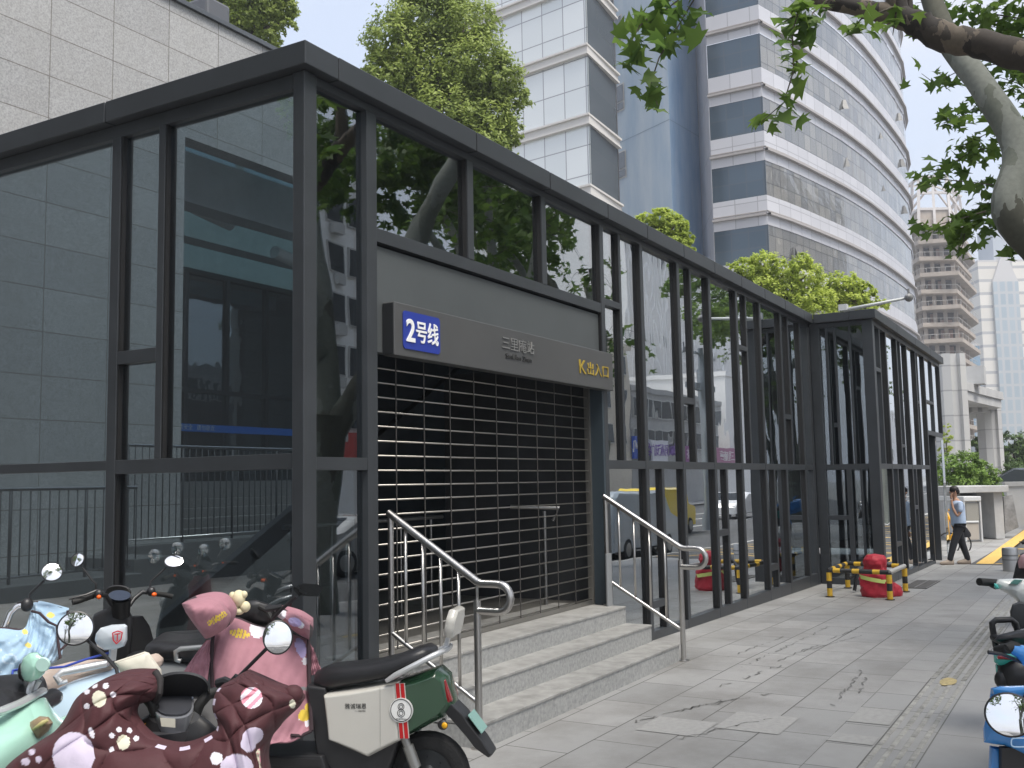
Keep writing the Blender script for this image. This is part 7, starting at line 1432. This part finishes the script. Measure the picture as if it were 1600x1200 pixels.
# ---- the walking man
def person():
    g = gz(24.3); base = Vector((24.25, 2.80, g)); S_ = 1.68/1.75
    t = empty('person', tuple(base), 0, 'man in pale blue shirt and black trousers walking left with hand raised to his face', 'person', world=True)
    R2 = Vector((rt.x, rt.y, 0)); F2 = Vector((fw.x, fw.y, 0))
    # local: a = across the picture (right +), d = away, z up; he walks to the left
    def W(a, d, z): return base+(R2*a+F2*d)*S_+Vector((0, 0, z*S_))
    def skin(name, chains, m, root=0):
        V = []; E = []; Rr = []
        for ch in chains:
            prev = None
            for item in ch:
                if isinstance(item, int): prev = item; continue
                V.append(tuple(item[0])); Rr.append(item[1])
                if prev is not None: E.append((prev, len(V)-1))
                prev = len(V)-1
        me = bpy.data.meshes.new(name); me.from_pydata(V, E, []); o = bpy.data.objects.new(name, me); C.objects.link(o)
        md = o.modifiers.new('skin', 'SKIN'); md.use_smooth_shade = True; me.skin_vertices if False else None
        lay = me.skin_vertices[0] if len(me.skin_vertices) else None
        if lay is None: bm = bmesh.new(); bm.from_mesh(me); bm.verts.layers.skin.verify(); bm.to_mesh(me); bm.free(); lay = me.skin_vertices[0]
        for i, r in enumerate(Rr): lay.data[i].radius = (r[0], r[1]) if isinstance(r, tuple) else (r, r)
        lay.data[root].use_root = True; sb2 = o.modifiers.new('sub', 'SUBSURF'); sb2.levels = 2; sb2.render_levels = 2
        dg = bpy.context.evaluated_depsgraph_get(); me2 = bpy.data.meshes.new_from_object(o.evaluated_get(dg)); bpy.data.objects.remove(o); me2.name = name
        for p in me2.polygons: p.use_smooth = True
        me2.materials.clear(); return obj(name, me2, m, t)
    M_skin = mat('skin', (.42, .24, .16), .55); M_shirt = cloth('pale_blue_shirt', (.42, .52, .68)); M_tr = cloth('black_trousers', (.014, .015, .02)); M_hair = mat('black_hair', (.012, .010, .010), .6); M_shoe = mat('tan_shoes', (.30, .24, .19), .6)
    hip = W(0, 0, .93)
    body = [[(W(0, 0, .95), .075), (W(0, 0, 1.10), .08), (W(-.01, 0, 1.28), (.11, .13)), (W(-.02, 0, 1.43), (.08, .10)), (W(-.04, 0, 1.50), .045), (W(-.055, 0, 1.57), .05), (W(-.06, 0, 1.64), .082), (W(-.062, 0, 1.70), .075)],
            [3, (W(-.01, -.17, 1.40), .05), (W(-.02, -.21, 1.22), .042), (W(-.10, -.20, 1.10), .036), (W(-.16, -.14, 1.28), .028), (W(-.165, -.10, 1.42), .024), (W(-.165, -.09, 1.49), .022)],
            [3, (W(.01, .17, 1.40), .05), (W(.06, .22, 1.18), .042), (W(.08, .22, .98), .033), (W(.05, .22, .84), .027), (W(.04, .22, .76), .025)],
            [0, (W(-.02, -.09, .90), .085), (W(-.16, -.09, .52), .06), (W(-.27, -.09, .14), .045), (W(-.30, -.09, .07), .04), (W(-.42, -.09, .04), .03)],
            [0, (W(.02, .09, .90), .085), (W(.08, .09, .50), .06), (W(.20, .09, .12), .045), (W(.20, .09, .06), .04), (W(.08, .09, .03), .03)]]
    skin('body', body, M_skin)
    skin('shirt', [[(W(0, 0, .84), (.15, .17)), (W(0, 0, .95), (.16, .175)), (W(0, 0, 1.10), (.155, .17)), (W(-.01, 0, 1.28), (.14, .175)), (W(-.02, 0, 1.41), (.105, .14)), (W(-.035, 0, 1.485), .06)], [4, (W(-.015, -.185, 1.39), .065), (W(-.025, -.22, 1.26), .06), (W(-.04, -.22, 1.19), .058)], [4, (W(.01, .185, 1.39), .065), (W(.04, .22, 1.24), .06), (W(.055, .22, 1.17), .058)]], M_shirt)
    skin('trousers', [[(W(0, 0, .94), (.125, .15)), (W(-.02, -.09, .84), .105), (W(-.16, -.09, .52), .085), (W(-.27, -.09, .16), .065), (W(-.285, -.09, .08), .066)], [0, (W(.02, .09, .84), .105), (W(.09, .09, .50), .085), (W(.20, .09, .15), .065), (W(.205, .09, .07), .066)]], M_tr)
    b = MB(); b.tube([W(-.13, 0, .925), W(.13, 0, .925)], .001); 
    c = W(-.062, 0, 1.675); hb_ = MB(); hb_.ball(c+R2*.012+Vector((0, 0, .03)), .098, .098, .088, 18, 12); hb_.ball(c+R2*.045+Vector((0, 0, -.015)), .06, .085, .07, 14, 8); obj('hair', hb_, M_hair, t)
    f = MB(); f.ball(c-R2*.088+Vector((0, 0, -.03)), .016, .016, .022, 8, 6); obj('nose', f, M_skin, t)
    for d in (-.035, .035): f = MB(); f.ball(c-R2*.078+F2*d+Vector((0, 0, .0)), .008, .008, .006, 8, 6); obj('eye', f, M_hair, t)
    for d in (-.083, .083): f = MB(); f.ball(c+F2*d+Vector((0, 0, -.02)), .018, .012, .03, 8, 6); obj('ear', f, M_skin, t)
    def hand(o, up, side, fold):
        h = MB(); h.ball(o, .024, .024, .042, 12, 8)
        for k in range(4):
            s = (k-1.5)*.019; l = (.06, .07, .066, .05)[k]; p = o+side*s+up*.035; h.tube([p, p+up*l*.5+fold*.006, p+up*l*.85+fold*.03], [.0095, .0085, .006], 6)
        p = o+side*.03; h.tube([p, p+side*.022+up*.02, p+side*.02+up*.045+fold*.01], [.01, .009, .006], 6); return h
    obj('hand', hand(W(-.165, -.085, 1.53), Vector((0, 0, 1)), F2, R2), M_skin, t); obj('hand', hand(W(.03, .22, .70), Vector((0, 0, -1)), -R2, -R2), M_skin, t)
    for (a, d, z) in ((-.34, -.09, 0), (.13, .09, 0)):
        s = MB(); q = W(a, d, z+.045); s.ball(q, .05, .05, .05, 14, 8); secs = []
        for u, hw, hh in ((-.17, .02, .02), (-.14, .042, .04), (-.05, .05, .055), (.04, .045, .09), (.10, .045, .10), (.13, .03, .08)):
            secs.append([tuple(q+R2*u+F2*(hw*math.cos(2*PI*k/12))+Vector((0, 0, max(-.043, hh*math.sin(2*PI*k/12)*.9+(hh-.045)*.3)))) for k in range(12)])
        obj('shoe', MB().loft(secs), M_shoe, t)
    bgp = MB(); 
    secs = [[tuple(W(.20, .2, z)+R2*rx*math.cos(2*PI*k/16)+F2*.05*math.sin(2*PI*k/16)) for k in range(16)] for z, rx in ((.86, .03), (.80, .09), (.70, .15), (.64, .16), (.60, .14))]
    bgp.loft(secs); bg_ = tag(obj('shoulder_bag', bgp, M_tr), 'soft black bag hanging behind the walking man', 'bag')
    return t
person()

# ---------------------------------------------------------------- the city air
hz = MB().box(-300, 900, -500, 700, -1.6, 150)
hm = bpy.data.materials.new('city_air'); hm.use_nodes = True; t = hm.node_tree; t.nodes.clear(); o_ = t.nodes.new('ShaderNodeOutputMaterial'); v_ = t.nodes.new('ShaderNodeVolumePrincipled')
v_.inputs['Color'].default_value = (.86, .90, .97, 1); v_.inputs['Density'].default_value = .0011; v_.inputs['Anisotropy'].default_value = .3; t.links.new(v_.outputs[0], o_.inputs['Volume'])
obj('haze', hz, hm, kind='stuff')
